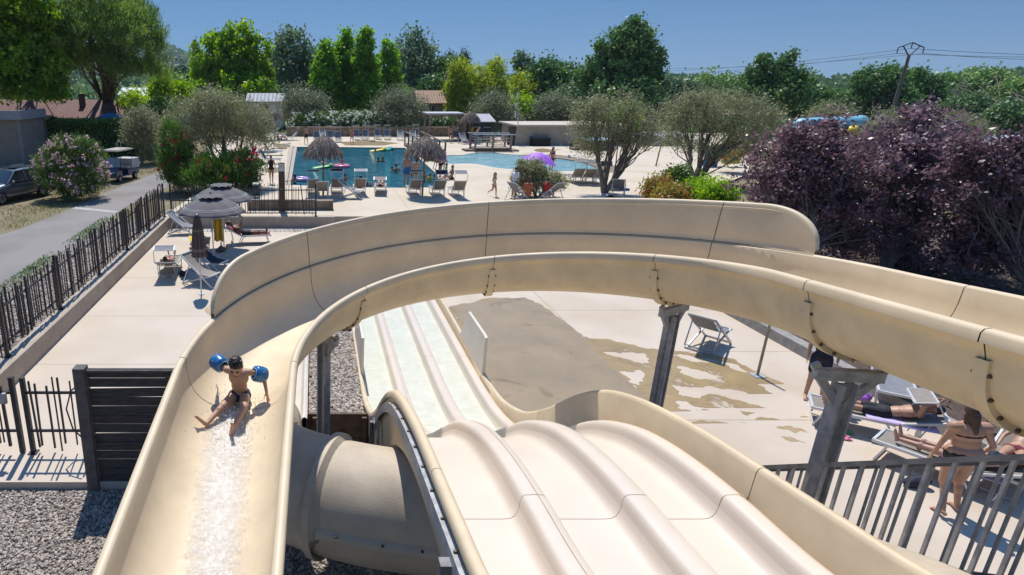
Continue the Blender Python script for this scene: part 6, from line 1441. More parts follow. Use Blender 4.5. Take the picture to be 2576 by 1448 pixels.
for i, (x, y, rx, ry, Y, mat, lab) in enumerate([(340, 262, 36, 22, 66, 'bright', 'bright green shrub right of the pine trunk'), (405, 225, 24, 30, 72, 'bright', 'tall yellow green shrub in the gap right of the pine'), (455, 240, 26, 22, 74, 'bright', 'yellow green shrub left of the large spreading olive'), (400, 285, 40, 26, 60, 'hedge', 'dark green shrub behind the round verge olive'), (1310, 275, 26, 24, 84, 'bright', 'light green creeper next to the aerial mast'),
                                                 (1660, 478, 30, 22, 31, 'photinia', 'red and green photinia at the edge of the pool deck'), (1760, 480, 40, 24, 30, 'bright', 'bright green shrub beside the nearest purple plum'), (1700, 455, 24, 30, 32, 'oleander', 'loose green shrub in front of the silvery olive'), (1810, 488, 36, 20, 28, 'bright', 'low bright green shrub at the foot of the nearest purple plum'), (1690, 492, 30, 14, 29.5, 'photinia', 'low dark red shrub beside the deck edge'), (1565, 300, 30, 26, 70, 'bright', 'yellow green shrub below the tall solitary oak')]):
    shrub('shrub', lab, 'shrub', AT(x, y + ry, Y), [(x, y, rx * .8, ry), (x - rx * .5, y + ry * .3, rx * .5, ry * .6), (x + rx * .5, y + ry * .3, rx * .5, ry * .6)], Y, mat, 110, 56, Y * .0065, Y * .006, .35, 170 + i, group=SH, radial=False, tr=.03)
shrub('shrub', 'shrub with orange blossom behind the big silvery olive', 'shrub', AT(1862, 400, 43), [(1862, 365, 26, 22), (1840, 385, 20, 18)], 43, 'olive', 70, 50, .3, .24, .35, 190, 'orangef', 60, .2, None, .03, False)
shrub('agave', 'spiky grey green yucca on the dry verge behind the golf cart', 'yucca', G(400, 398, GZ), [(395, 388, 26, 12)], 49, 'olive', 40, 30, .3, .7, .08, 191, radial=True)
# grass and mulch litter
def scatter(name, label, cat, poly, n, z, size, aspect, mat, seed, up=1.0):
    rng = np.random.default_rng(seed); P_ = np.array([(p[0], p[1]) for p in poly]); lo, hi = P_.min(0), P_.max(0); out = []
    q = rng.uniform(lo, hi, (n * 3, 2)); x, y = q[:, 0], q[:, 1]; ins = np.zeros(len(q), bool); j = len(P_) - 1
    for i in range(len(P_)):
        c1 = (P_[i, 1] > y) != (P_[j, 1] > y); xx = (P_[j, 0] - P_[i, 0]) * (y - P_[i, 1]) / (P_[j, 1] - P_[i, 1] + 1e-9) + P_[i, 0]; ins ^= c1 & (x < xx); j = i
    q = q[ins][:n]; cl = np.sin(q[:, 0] * 1.7 + 2 * np.sin(q[:, 1] * .9)) + np.sin(q[:, 1] * 1.3); keep = cl + rng.normal(0, .8, len(q)) > -.5; q = q[keep]
    C = np.concatenate([q, np.full((len(q), 1), z)], 1); C[:, 2] += size * .35 * up
    dirs = rng.normal(size=(len(C), 3)) * .6 + np.array([0, 0, up])
    o = leafmesh(name, C, size, aspect, mat, None, rng, rng.random(len(C)), dirs=dirs); tag(o, label, cat, kind='stuff'); return o
verge = [(-16, 22), (-12.7, 26), (-12.2, 30), (-11.9, 36), (-11, 44), (-10.3, 54), (-13, 54), (-22, 40), (-24, 26)]
scatter('dry_grass', 'dry straw coloured grass on the verge beside the road', 'grass', verge, 16000, Z0, .16, .16, LF['drygrass'], 200)
scatter('dry_grass', 'weeds along the road edge by the gravel strip', 'grass', [(-9.7, 16), (-9.0, 16), (-8.9, 22), (-9.2, 28.5), (-9.8, 28.5)], 2600, Z0, .12, .2, LF['hedge'], 201)
scatter('ground_cover', 'leaf litter and low plants under the purple plums', 'ground cover', [(12.3, 8), (30, 8), (30, 28), (12.3, 28)], 16000, .2, .10, .4, LF['litter'], 202, .4)
scatter('ground_cover', 'low scrub on the ground behind the pool garden', 'ground cover', [(-60, 78), (60, 78), (120, 120), (-100, 120)], 14000, Z0, 1.0, .6, LF['wood'], 203, .6)
scatter('ground_cover', 'low scrub on the ground beyond the right deck edge', 'ground cover', [(22, 30), (60, 30), (120, 90), (52, 90), (36, 50)], 9000, Z0, .6, .5, LF['olive_d'], 204, .6)
# far woods on hills
def hill(name, label, rng_seed, cx, cy, rx, ry, hgt, mat):
    rng = np.random.default_rng(rng_seed); rows = []
    for i in range(41):
        row = []
        for j in range(41):
            u, v = -1 + i / 20, -1 + j / 20; e = max(0, 1 - u * u) ** 1.1 * max(0, 1 - v * v); z = Z0 - 1 + hgt * e * (1 + .16 * math.sin(5 * u + 3 * v) + .1 * math.sin(11 * u - 6 * v)); row.append((cx + u * rx, cy + v * ry, z))
        rows.append(row)
    o = MB().grid(rows).build(name, mat, None); structure(o, label); return rows
def woods(label, rows, n, sz, seed, mat, leaf=1.6, zmin=.8):
    rng = np.random.default_rng(seed); A = np.array(rows); I = rng.integers(0, 40, n), rng.integers(0, 40, n); P_ = A[I] + rng.uniform(-1, 1, (n, 3)) * np.array([(A[1, 0, 0] - A[0, 0, 0]) * .5, (A[0, 1, 1] - A[0, 0, 1]) * .5, 0])
    P_ = P_[P_[:, 2] > zmin] if zmin else P_; n = len(P_); per = 46; s_ = sz * rng.uniform(.6, 1.3, n); d = unit(rng, n * per); d[:, 2] = abs(d[:, 2])
    C = np.repeat(P_, per, 0) + d * np.repeat(s_, per)[:, None] * np.array([1, 1, 1.1]) * rng.uniform(.75, 1.05, n * per)[:, None]
    var = np.clip(np.repeat(rng.random(n), per) * .6 + rng.random(n * per) * .4, 0, 1)
    o = leafmesh('woods', C, leaf, .8, mat, None, rng, var); tag(o, label, 'woods', kind='stuff')
hm_ = M('hill_ground', (.05, .07, .03), .95)
w1 = hill('hill', 'wooded slope at the right', 1, 490, 330, 200, 150, 13, hm_); woods('pine wood covering the near right hillside', w1, 1500, 5.5, 300, LF['wood'], 2.6)
w2 = hill('hill', 'long low wooded ridge along the horizon', 2, 150, 620, 700, 160, 5.5, hm_); woods('wooded ridge running along the horizon', w2, 1900, 7, 301, LF['wood'], 5)
w3 = hill('hill', 'high far hill behind the pine', 3, -560, 1900, 420, 500, 92, hm_); woods('wood on the far hill seen in the gap right of the pine', w3, 1500, 16, 302, LF['wood'], 10)
flatrows = [[(-160 + 520 * i / 40, 150 + 110 * j / 40, Z0) for j in range(41)] for i in range(41)]
woods('belt of trees behind the camp site', flatrows, 700, 4.4, 303, LF['wood'], 1.9, 0)
# ------------------------------------------------------------------ buildings, vehicles, street furniture
def wallbox(name, root, x0, y0, x1, y1, z0, z1, mat, bevel=0):
    return MB().box(((x0 + x1) / 2, (y0 + y1) / 2, (z0 + z1) / 2), (abs(x1 - x0), abs(y1 - y0), z1 - z0)).build(name, mat, root, smooth=False, world=True, bevel=bevel)
clad = stripeM('grey_brown_cladding', (.30, .26, .225), (.14, .12, .10), 'Z', .16, .12)
tileM = stripeM('terracotta_tiles', (.21, .085, .06), (.12, .045, .035), 'X', .30, .4, var=.2)
corr = stripeM('corrugated_sheet', (.40, .42, .44), (.20, .22, .24), 'X', .5, .35)
mh = empty('mobile_home', (-24, 50, Z0), 'grey clad mobile home with a flat roof and timber porch at the left edge', 'mobile home')
wallbox('wall', mh, -34, 48.5, -22.2, 52.6, Z0, 3.75, clad)
for x, y in ((-22.2, 48.5), (-22.2, 52.6)): wallbox('corner_trim', mh, x - .16, y - .16, x + .04, y + .04, Z0, 3.75, M('grey_trim', (.22, .24, .27), .6))
wallbox('parapet', mh, -34.2, 48.2, -21.9, 48.45, 3.7, 4.35, M('blue_grey_fascia', (.30, .33, .37), .5)); wallbox('parapet', mh, -22.15, 48.455, -21.9, 52.8, 3.7, 4.35, MT['c_grey'])
wallbox('roof', mh, -34, 48.46, -22.16, 52.8, 3.8, 4.1, M('pale_roof_sheet', (.50, .52, .54), .4, .3))
MB().box((-26.5, 49.6, 4.2), (.5, .5, .25)).build('roof_vent', MT['white'], mh, smooth=False, world=True, bevel=.04)
for x, y in ((-22.25, 53.1), (-22.25, 55.6)): wallbox('porch_post', mh, x - .07, y - .07, x + .07, y + .07, Z0, 3.3, MT['wood_bridge'])
m = MB(); m.add([(-25, 52.7, 3.5), (-22.0, 52.7, 3.5), (-22.0, 54.3, 3.75), (-25, 54.3, 3.75), (-22.0, 55.9, 3.35), (-25, 55.9, 3.35)], [(0, 1, 2, 3), (3, 2, 4, 5)]); o = m.build('porch_roof', MT['wood_pole'], mh, smooth=False, world=True); s = o.modifiers.new('t', 'SOLIDIFY'); s.thickness = .12
m = MB()
for i in range(22): m.box((-22.25, 53.0 + .12 * i, 1.1), (.025, .07, 1.05))
m.box((-22.25, 54.3, 1.62), (.06, 2.9, .05)); m.build('porch_balustrade', MT['wood_post'], mh, smooth=False, world=True)
# red tiled chalet
ch = empty('chalet', (-26, 66, Z0), 'low chalet with a red tiled roof and white awning behind the hedge', 'chalet')
wallbox('wall', ch, -36, 64, -19.5, 70, Z0, 3.0, M('cream_render', (.40, .35, .27), .9, var=.2))
m = MB(); m.add([(-37, 62.6, 2.95), (-18.6, 62.6, 2.95), (-19.5, 67, 4.7), (-36, 67, 4.7), (-37, 71.4, 2.95), (-18.6, 71.4, 2.95)], [(0, 1, 2, 3), (3, 2, 5, 4), (1, 5, 2), (0, 3, 4)]); o = m.build('roof', tileM, ch, smooth=False, world=True); s = o.modifiers.new('t', 'SOLIDIFY'); s.thickness = .1
wallbox('fascia', ch, -36.9, 62.5, -18.65, 62.56, 2.72, 2.93, MT['white'])
wallbox('chimney', ch, -23.6, 65.2, -23.1, 65.7, 3.6, 5.3, MT['wood_pillar'])
for x in (-33, -30, -27, -24, -21): wallbox('porch_post', ch, x - .08, 62.7, x + .08, 62.86, Z0, 2.8, MT['wood_red'])
wallbox('shutter', ch, -22.6, 63.93, -21.6, 63.985, 1.2, 2.5, MT['wood_bridge']); wallbox('door', ch, -25.8, 63.93, -24.8, 63.985, Z0, 2.4, MT['wood_dark'])
m = MB(); m.add([(-27.5, 62.4, 2.75), (-21, 62.4, 2.6), (-21.2, 59.6, 2.25), (-27.0, 59.6, 2.35)], [(0, 1, 2, 3)]); o = m.build('awning', stripeM('awning_cloth', (.62, .62, .60), (.36, .36, .36), 'X', 1.1, .4, var=.2), ch, smooth=False, world=True); s = o.modifiers.new('t', 'SOLIDIFY'); s.thickness = .03
def far_house(label, px0, px1, ytop, ybot, Y, wallm, roofm, dep=5, pitch=.9, cat='chalet', name='chalet'):
    a = AT(px0, ybot, Y); b = AT(px1, ybot, Y); e = AT(px0, ytop, Y).z; r = empty(name, ((a.x + b.x) / 2, Y, Z0), label, cat, 'camp site roofs')
    wallbox('wall', r, a.x + .2, Y + .2, b.x - .2, Y + dep, Z0, e, wallm)
    m = MB(); m.add([(a.x - .2, Y - .2, e - .1), (b.x + .2, Y - .2, e - .1), (b.x + .2, Y + dep / 2, e + pitch), (a.x - .2, Y + dep / 2, e + pitch), (b.x + .2, Y + dep + .3, e - .1), (a.x - .2, Y + dep + .3, e - .1)], [(0, 1, 2, 3), (3, 2, 4, 5)])
    o = m.build('roof', roofm, r, smooth=False, world=True); s = o.modifiers.new('t', 'SOLIDIFY'); s.thickness = .12
    wallbox('window', r, a.x + (b.x - a.x) * .35, Y + .16, a.x + (b.x - a.x) * .6, Y + .195, e - 1.3, e - .4, MT['c_navy']); return r
far_house('mobile home with a grey corrugated roof behind the large spreading olive', 622, 712, 254, 275, 84, MT['white'], corr)
far_house('white caravan roof in the gap right of the pine', 425, 495, 246, 262, 92, MT['white'], M('white_roof', (.5, .52, .53), .5)); far_house('white caravan roof behind the pine trunk', 300, 392, 240, 258, 84, MT['white'], M('white_sheet_roof', (.46, .48, .49), .5))
far_house('mobile home with a grey roof behind the concrete pool house', 1425, 1472, 272, 290, 90, M('grey_clad', (.25, .26, .28), .7), corr)
far_house('stone house with a pale tiled roof between the poplars and the bamboo', 1052, 1118, 258, 285, 88, MT['stonewall'], stripeM('pale_canal_tiles', (.46, .27, .16), (.26, .14, .09), 'X', .35, .45, var=.2), 6, 1.5)
far_house('white mobile home at the right edge behind the purple plum', 2480, 2640, 362, 400, 42, MT['white'], M('pale_grey_roof', (.45, .47, .52), .5), 4, .4)
far_house('pale mobile home behind the big silvery olive', 1640, 1720, 345, 380, 62, MT['white'], corr, 4, .4)
far_house('distant house with a pink roof on the right valley side', 2115, 2142, 228, 240, 420, MT['c_cream'], M('pink_tiles', (.55, .28, .2), .8), 10, 3); far_house('distant long building with a grey roof on the right valley side', 2040, 2078, 219, 226, 520, MT['white'], corr, 10, 2)
# blue inflatable
bi = empty('inflatable_castle', AT(2090, 330, 52) - Vector((0, 0, 3)), 'pale blue inflatable arch rising behind the purple plum', 'inflatable')
blM = M('pale_blue_vinyl', (.22, .50, .62), .45, var=.08)
a, b = AT(2015, 314, 52), AT(2160, 314, 52); m = MB()
m.cap((a.x, 52, a.z - .1), (b.x, 52, b.z), .62, .72, 14); m.cap((b.x, 52, b.z), (b.x + .5, 52, .9), .75, .8, 14); m.cap((a.x, 52, a.z - .1), (a.x - .3, 52, .9), .62, .8, 14); m.cap(((a.x + b.x) / 2, 52, b.z - .1), ((a.x + b.x) / 2, 55, b.z - .3), .62, .62, 14)
solid(m, .09, 'arch', blM, bi, 3).location = -bi.location
m = MB(); q = AT(2145, 335, 51.2); m.ell(q, (.75, .5, .6)); m.ell(q + Vector((.3, 0, -.7)), (.6, .5, .6)); solid(m, .08, 'yellow_figure', MT['v_yellow'], bi, 2).location = -bi.location
pg = empty('playground', AT(1800, 440, 46), 'blue and yellow playground panel behind the trunk of the big silvery olive', 'playground')
a = AT(1765, 445, 46); wallbox('blue_panel', pg, a.x, 46, a.x + 1.0, 46.15, .4, 2.0, MT['c_blue']); a = AT(1812, 445, 46); wallbox('yellow_panel', pg, a.x, 46, a.x + 1.2, 46.15, .7, 1.7, MT['v_yellow']); wallbox('red_roof', pg, a.x, 45.9, a.x + 1.3, 46.25, 1.71, 1.95, MT['c_red'])
a = AT(2230, 480, 26); 
# stone wall
m = MB(); m.prism([(-3.2, 73.2), (16.8, 73.2), (16.8, 73.8), (-3.2, 73.8)], .4, 1.55); tag(m.build('stone_wall', MT['stonewall'], None, smooth=False, bevel=.03), 'low brown dry stone wall behind the far row of loungers', 'wall')
gl = empty('garden_lamp', AT(867, 325, 74.5), 'slim dark garden lamp between the white oleanders', 'lamp'); q = AT(867, 325, 74.5)
MB().tube([(q.x, q.y, Z0), (q.x, q.y, q.z + 1.75)], .05, 8).build('post', MT['iron'], gl, world=True); MB().lathe([(.05, 0), (.22, .05), (.22, .14), (.03, .2)], 12, (q.x, q.y, q.z + 1.7)).build('lamp_head', MT['galv'], gl, world=True)
# pergola and shed, bridge
pe = empty('pergola', (13.7, 69, DZ), 'weathered timber pergola with a pale sheet roof at the far deck', 'pergola')
for x, y in ((12.15, 67.5), (15.3, 67.5), (12.15, 70.5), (15.3, 70.5)): wallbox('post', pe, x - .09, y - .09, x + .09, y + .09, DZ, 3.1, MT['wood_bridge'])
wallbox('beam', pe, 11.9, 67.4, 15.6, 67.52, 3.0, 3.18, MT['wood_bridge']); wallbox('beam', pe, 11.9, 70.42, 15.6, 70.54, 3.0, 3.18, MT['wood_bridge']); wallbox('roof', pe, 11.8, 67.2, 15.7, 70.8, 3.2, 3.34, M('pale_sheet', (.48, .49, .50), .5, .2))
for x, s in ((12.2, 1), (15.25, -1)): MB().beam((x, 67.46, 2.2), (x + s * .8, 67.46, 3.0), .1).build('brace', MT['wood_bridge'], pe, smooth=False, world=True)
sh = empty('shed', (16.9, 67.5, DZ), 'dark grey garden shed with a pale sloping roof at the far deck', 'shed')
wallbox('wall', sh, 15.75, 66.4, 18.4, 69, DZ, 2.55, stripeM('anthracite_boards', (.05, .055, .075), (.03, .032, .045), 'X', .14, .12)); wallbox('corner_trim', sh, 15.55, 66.3, 15.74, 69, DZ, 2.7, MT['wood_bridge'])
m = MB(); m.add([(15.6, 66.1, 2.55), (18.7, 66.1, 2.55), (18.4, 67.8, 3.25), (15.6, 67.8, 3.25), (18.4, 69.3, 2.6), (15.6, 69.3, 2.6)], [(0, 1, 2, 3), (3, 2, 4, 5)]); o = m.build('roof', M('grey_roof_felt', (.42, .42, .44), .7), sh, smooth=False, world=True); s = o.modifiers.new('t', 'SOLIDIFY'); s.thickness = .08
lb = MB().ell((16.35, 66.3, 1.75), (.17, .1, .33)).build('lifebuoy_bag', MT['c_mustard'], None); tag(lb, 'yellow bag hanging on the front of the grey shed', 'bag')
tb = empty('timber_bridge', (9.4, 55.5, DZ), 'timber bridge with railings between the main pool and the lagoon', 'bridge')
wallbox('deck', tb, 8.75, 50, 10.4, 62, .62, .78, MT['wood_bridge'])
for k in range(3): wallbox('step', tb, 8.72, 49.9 - .3 * k, 10.42, 50.2 - .3 * k - .003, .46 + .0 * k, .74 - .1 * k, MT['wood_red'])
for x in (8.82, 10.33):
    MB().beam((x, 50, 1.85), (x, 62, 1.85), .1, .07).build('handrail', MT['wood_bridge'], tb, smooth=False, world=True)
    for i in range(6): wallbox('post', tb, x - .06, 50 + 2.38 * i - .06, x + .06, 50 + 2.38 * i + .06, .3, 1.84, MT['wood_red'])
    m = MB(); [m.beam((x, 50, z_), (x, 62, z_), .025) for z_ in (1.1, 1.45)]; m.build('ropes', MT['c_cream'], tb, smooth=False, world=True)
fb = empty('footbridge', (15.8, 57.3, DZ), 'short timber footbridge with rope sides crossing the lagoon inlet', 'bridge')
wallbox('deck', fb, 14.2, 56.5, 17.6, 58.2, .66, .82, MT['wood_bridge']); wallbox('apron', fb, 14.25, 56.44, 17.55, 56.49, .40, .80, MT['wood_red']); wallbox('step', fb, 13.5, 56.6, 14.19, 58.1, .45, .64, MT['wood_red']); wallbox('step', fb, 17.61, 56.6, 18.3, 58.1, .45, .64, MT['wood_bridge'])
for y in (56.42, 58.25):
    MB().beam((14.0, y, 2.02), (17.8, y, 1.98), .11, .07).build('handrail', MT['white'], fb, smooth=False, world=True)
    for x in (14.3, 15.85, 17.45): wallbox('post', fb, x - .08, y - .07, x + .08, y + .07, .35, 1.96, MT['wood_bridge'])
    m = MB()
    for z_ in (1.15, 1.42, 1.68): m.tube([(14.3 + 3.15 * i / 10, y - .0, z_ - .06 * abs(math.sin(math.pi * i / 5))) for i in range(11)], .022, 5)
    m.build('ropes', MT['c_cream'], fb, world=True)
# concrete pool house, bench box, hot tub
phs = empty('pool_house', (23, 64, DZ), 'low beige rendered pool house with a flat pale roof', 'building')
wallbox('wall', phs, 19.75, 62.5, 30.5, 67.5, DZ - .05, 2.3, MT['wall']); wallbox('roof', phs, 19.6, 62.35, 30.7, 68.5, 2.304, 2.46, M('pale_concrete_slab', (.52, .46, .38), .85, var=.1))
bx = empty('storage_bench', (21.9, 62.1, DZ), 'black storage bench against the beige pool house wall', 'bench'); wallbox('box', bx, 21.15, 61.7, 22.9, 62.45, DZ, 1.2, MT['c_black']); wallbox('lid', bx, 21.1, 61.62, 22.95, 62.46, 1.21, 1.3, MT['sling_dark'])
m = MB(); m.prism([(19.0, 62.6), (19.7, 62.6), (19.7, 62.75), (19.0, 62.75)], DZ, 2.35); tag(m.build('wooden_screen', MT['wood_dark'], None, smooth=False), 'narrow dark timber screen at the left end of the pool house', 'screen')
ht = empty('hot_tub', (25.6, 59, DZ), 'raised hot tub with bright water beside the pool house', 'hot tub'); wallbox('tub', ht, 24.8, 57.6, 26.9, 59.8, DZ, 1.35, MT['wood_dark'], .03); wallbox('rim', ht, 24.65, 57.45, 27.05, 59.95, 1.354, 1.47, MT['white'], .03); wallbox('water', ht, 24.95, 57.75, 26.75, 59.65, 1.40, 1.474, MT['v_skyblue'])
hst = empty('steps', (24.1, 58.2, DZ), 'timber steps leading up to the hot tub', 'steps')
for k in range(3): wallbox('tread', hst, 23.55 + .36 * k, 57.7, 23.92 + .36 * k, 58.7, DZ + .22 * k + .06, DZ + .22 * (k + 1), MT['wood_bridge'])
wallbox('side', hst, 23.6, 58.71, 24.6, 58.75, DZ, 1.1, MT['wood_red'])
am = empty('aerial_mast', AT(1302, 340, 63), 'thin metal aerial mast beside the pool house', 'mast'); q = AT(1302, 366, 63); t_ = AT(1303, 224, 63)
MB().tube([(q.x, 62.9, DZ), (t_.x, 62.9, t_.z)], [.05, .025], 6).build('mast', MT['alu'], am, world=True)
for k in range(3): MB().box((t_.x - .05, 62.88, t_.z - .6 - .9 * k), (.12, .1, .5)).build('antenna', MT['white'], am, smooth=False, world=True)
# fountains in the lagoon
jm = M('fountain_foam', (.85, .88, .9), .2, var=.03)
for x, y in ((1431, 382 + 16), (1455, 405), (1484, 411), (1511, 420)):
    q = D5(x, y); m = MB(); r = random.Random(x)
    for i in range(14): m.ell((r.gauss(0, .06), r.gauss(0, .06), abs(r.gauss(.1, .16))), r.uniform(.03, .07), n=6, k=4)
    o = solid(m, .03, 'fountain_jet', jm, None, 1); o.location = q; tag(o, 'small white fountain jet bubbling at the edge of the lagoon', 'fountain', 'fountain jets in the lagoon')
# pillar, shower post, hose reel
gp = empty('gate_pillar', G(608, 478, DZ), 'square beige rendered pillar with a flat cap beside the red oleanders', 'pillar'); q = G(608, 478, DZ); q.y -= .0
wallbox('shaft', gp, q.x - .32, q.y - .32, q.x + .32, q.y + .32, DZ - .1, DZ + .95, MT['wall']); wallbox('cap', gp, q.x - .4, q.y - .4, q.x + .4, q.y + .4, DZ + .954, DZ + 1.06, M('pale_cap', (.45, .41, .35), .8))
spq = G(710, 532, DZ); spn = empty('shower_post', spq, 'dark brown timber shower post with a white notice on top', 'shower')
wallbox('post', spn, spq.x - .145, spq.y - .12, spq.x + .145, spq.y + .12, DZ, DZ + 2.28, MT['wood_pillar'], .01)
nt_ = wallbox('notice_board', spn, spq.x - .13, spq.y - .15, spq.x + .13, spq.y - .125, DZ + 1.9, DZ + 2.24, MT['white']); MB().box((0, 0, 0), (.1, .006, .008)).v
m = MB(); [m.box((spq.x, spq.y - .153, DZ + 2.17 - .04 * k), (.16 - .04 * (k % 2), .004, .012)) for k in range(3)]; m.build('notice_lines', MT['c_grey'], spn, smooth=False, world=True)
wallbox('valve', spn, spq.x - .04, spq.y - .15, spq.x + .04, spq.y - .122, DZ + 1.0, DZ + 1.1, MT['alu'])
hr_ = empty('hose_reel', G(645, 497, DZ), 'dark green hose reel on the deck behind the far picket fence', 'hose reel'); q = G(645, 497, DZ)
o = MB().tube([(q.x - .16, q.y, q.z + .45), (q.x + .16, q.y, q.z + .45)], .36, 20).build('drum', M('dark_green_plastic', (.015, .04, .03), .5), hr_, world=True); m = MB(); [m.beam((q.x + s * .2, q.y - .2, q.z), (q.x + s * .2, q.y, q.z + .5), .03) for s in (-1, 1)]; m.beam((q.x - .2, q.y, q.z + .5), (q.x + .2, q.y, q.z + .5), .03); m.build('stand', MT['iron'], hr_, smooth=False, world=True)
tp_ = empty('timber_pole', D5(1650, 418), 'slim timber pole standing on the open deck left of the silvery olive', 'pole'); q = D5(1650, 418); MB().tube([q, q + Vector((.15, 0, 2.0))], [.05, .045], 8).build('shaft', MT['wood_pole'], tp_, world=True); MB().lathe([(.09, 0), (.09, .05)], 8, tuple(q)).build('base_ring', MT['galv'], tp_, world=True)
# blue parasol behind hedge
up_ = AT(280, 290, 58); bu = empty('blue_parasol', (up_.x, 58, Z0), 'blue garden parasol behind the clipped hedge', 'parasol')
MB().lathe([(1.6, up_.z - .35), (1.1, up_.z - .08), (.5, up_.z + .13), (.02, up_.z + .2)], 8, (up_.x, 58, 0)).build('canopy', M('blue_canvas', (.02, .16, .36), .8, var=.2), bu, world=True, ang=20); MB().tube([(up_.x, 58, Z0), (up_.x, 58, up_.z + .1)], .03, 8).build('pole', MT['alu'], bu, world=True)
# power poles and cables
pp0 = Vector((76.0, 85, Z0)); pz = 10.9; po = empty('power_pole', pp0, 'tall power pole with a triangular steel head on the right', 'power pole')
MB().tube([pp0, pp0 + Vector((.15, 0, pz - 1.6))], [.26, .17], 8).build('pole', M('weathered_pole', (.17, .14, .12), .8), po, world=True)
tp = pp0 + Vector((.15, 0, pz - 1.7)); A, B, Cc, Dd = tp + Vector((-1.65, 0, 1.05)), tp + Vector((1.65, 0, 1.05)), tp + Vector((0, 0, 1.65)), tp
MB().beam(A, Cc, .1).beam(Cc, B, .1).beam(A.lerp(Cc, .35), Dd, .1).beam(B.lerp(Cc, .35), Dd, .1).build('steel_head', MT['iron'], po, smooth=False, world=True)
ins = [A, Cc, B]
for q in ins: MB().lathe([(.03, 0), (.06, -.15), (.06, -.55), (.03, -.7)], 6, tuple(q)).build('insulator', MT['iron'], po, world=True)
def cable(label, a, b, sag, r=.025):
    a = Vector(a); b = Vector(b); o = MB().tube([a.lerp(b, i / 24) - Vector((0, 0, sag * 4 * (i / 24) * (1 - i / 24))) for i in range(25)], r, 4).build('power_cable', MT['iron'], None); tag(o, label, 'cable', 'overhead cables')
for q, dx, n in zip(ins, (-1.5, 0, 1.5), ('lowest', 'middle', 'top')):
    cable(n + ' overhead cable running left from the power pole', q - Vector((0, 0, .7)), (75 + dx * 2, 160, 9.0 + dx * .6), .8); cable(n + ' overhead cable running right from the power pole', q - Vector((0, 0, .7)), (150, 95 + dx * 3, 11.5 - dx * .3), 1.2)
tq = AT(672, 115, 118); tl = empty('telegraph_pole', (tq.x, 118, Z0), 'dark telegraph pole right of the broad plane tree', 'telegraph pole'); MB().tube([(tq.x, 118, Z0), (tq.x, 118, tq.z)], [.24, .18], 8).build('pole', MT['wood_pillar'], tl, world=True); MB().beam((tq.x - .8, 118, tq.z - .5), (tq.x + .8, 118, tq.z - .5), .12).build('crossarm', MT['wood_pillar'], tl, smooth=False, world=True)
cable('cable running left from the telegraph pole', (tq.x, 118, tq.z - .5), tuple(AT(330, 132, 110)), 1.0, .035)

# ------------------------------------------------------------------ car and golf cart
paint = M('grey_car_paint', (.16, .18, .21), .22, .4, var=.04, coat=1.0); glass = M('car_glass', (.02, .03, .04), .05, var=.1, spec=.8); tyre = M('tyre_rubber', (.012, .012, .013), .8, var=.2); rimM = M('alloy_rim', (.30, .31, .33), .3, .7)
car = empty('parked_car', G(40, 512, Z0) + Vector((-.75, 1.1, 0)), 'grey estate car parked on the verge at the left edge', 'car', rz=R(-22))
# side profile stations along length (front at -Y): (y, belt z, half width, bonnet/roof z)
def carbody():
    rows = []
    st = [(-2.25, .35, .62, .62), (-2.2, .30, .80, .78), (-1.9, .25, .88, .92), (-1.2, .24, .92, 1.0), (-.85, .24, .93, 1.06), (0, .24, .93, 1.04), (1.2, .24, .93, 1.06), (1.9, .28, .90, 1.06), (2.2, .34, .80, 1.0), (2.3, .42, .66, .85)]
    for y, z0, w_, z1 in st:
        rows.append([(-w_ * .55, y, z1), (-w_ * .86, y, z1 - .03), (-w_ * .97, y, z1 - .14), (-w_, y, (z0 + z1) / 2 + .08), (-w_ * .97, y, z0 + .1), (-w_ * .85, y, z0), (w_ * .85, y, z0), (w_ * .97, y, z0 + .1), (w_, y, (z0 + z1) / 2 + .08), (w_ * .97, y, z1 - .14), (w_ * .86, y, z1 - .03), (w_ * .55, y, z1)])
    m = MB().grid(rows, True); n = 12; b0 = 0; e = (len(rows) - 1) * n
    m.f.append(tuple(range(n))); m.f.append(tuple(range(e, e + n))); return m
o = carbody().build('body', paint, car, ang=60); sub = o.modifiers.new('sub', 'SUBSURF'); sub.levels = sub.render_levels = 2
cab = [(-.95, 1.02, .80), (-.15, 1.56, .64), (.5, 1.64, .63), (1.4, 1.60, .61), (2.05, 1.15, .72)]
rows = [[(-w_ if z_ > 1.3 else -w_ * 1.06, y, z_ - .04), (-w_ * .8, y, z_ + .01), (0, y, z_ + .035), (w_ * .8, y, z_ + .01), (w_ if z_ > 1.3 else w_ * 1.06, y, z_ - .04)] for y, z_, w_ in cab]
MB().grid(rows[1:4]).build('roof', paint, car, ang=80); MB().box((0, .6, 1.675), (.8, 1.0, .012)).build('sunroof', glass, car, smooth=False)
MB().grid(rows[0:2]).build('windscreen', glass, car, ang=80); MB().grid(rows[3:5]).build('rear_window', glass, car, ang=80)
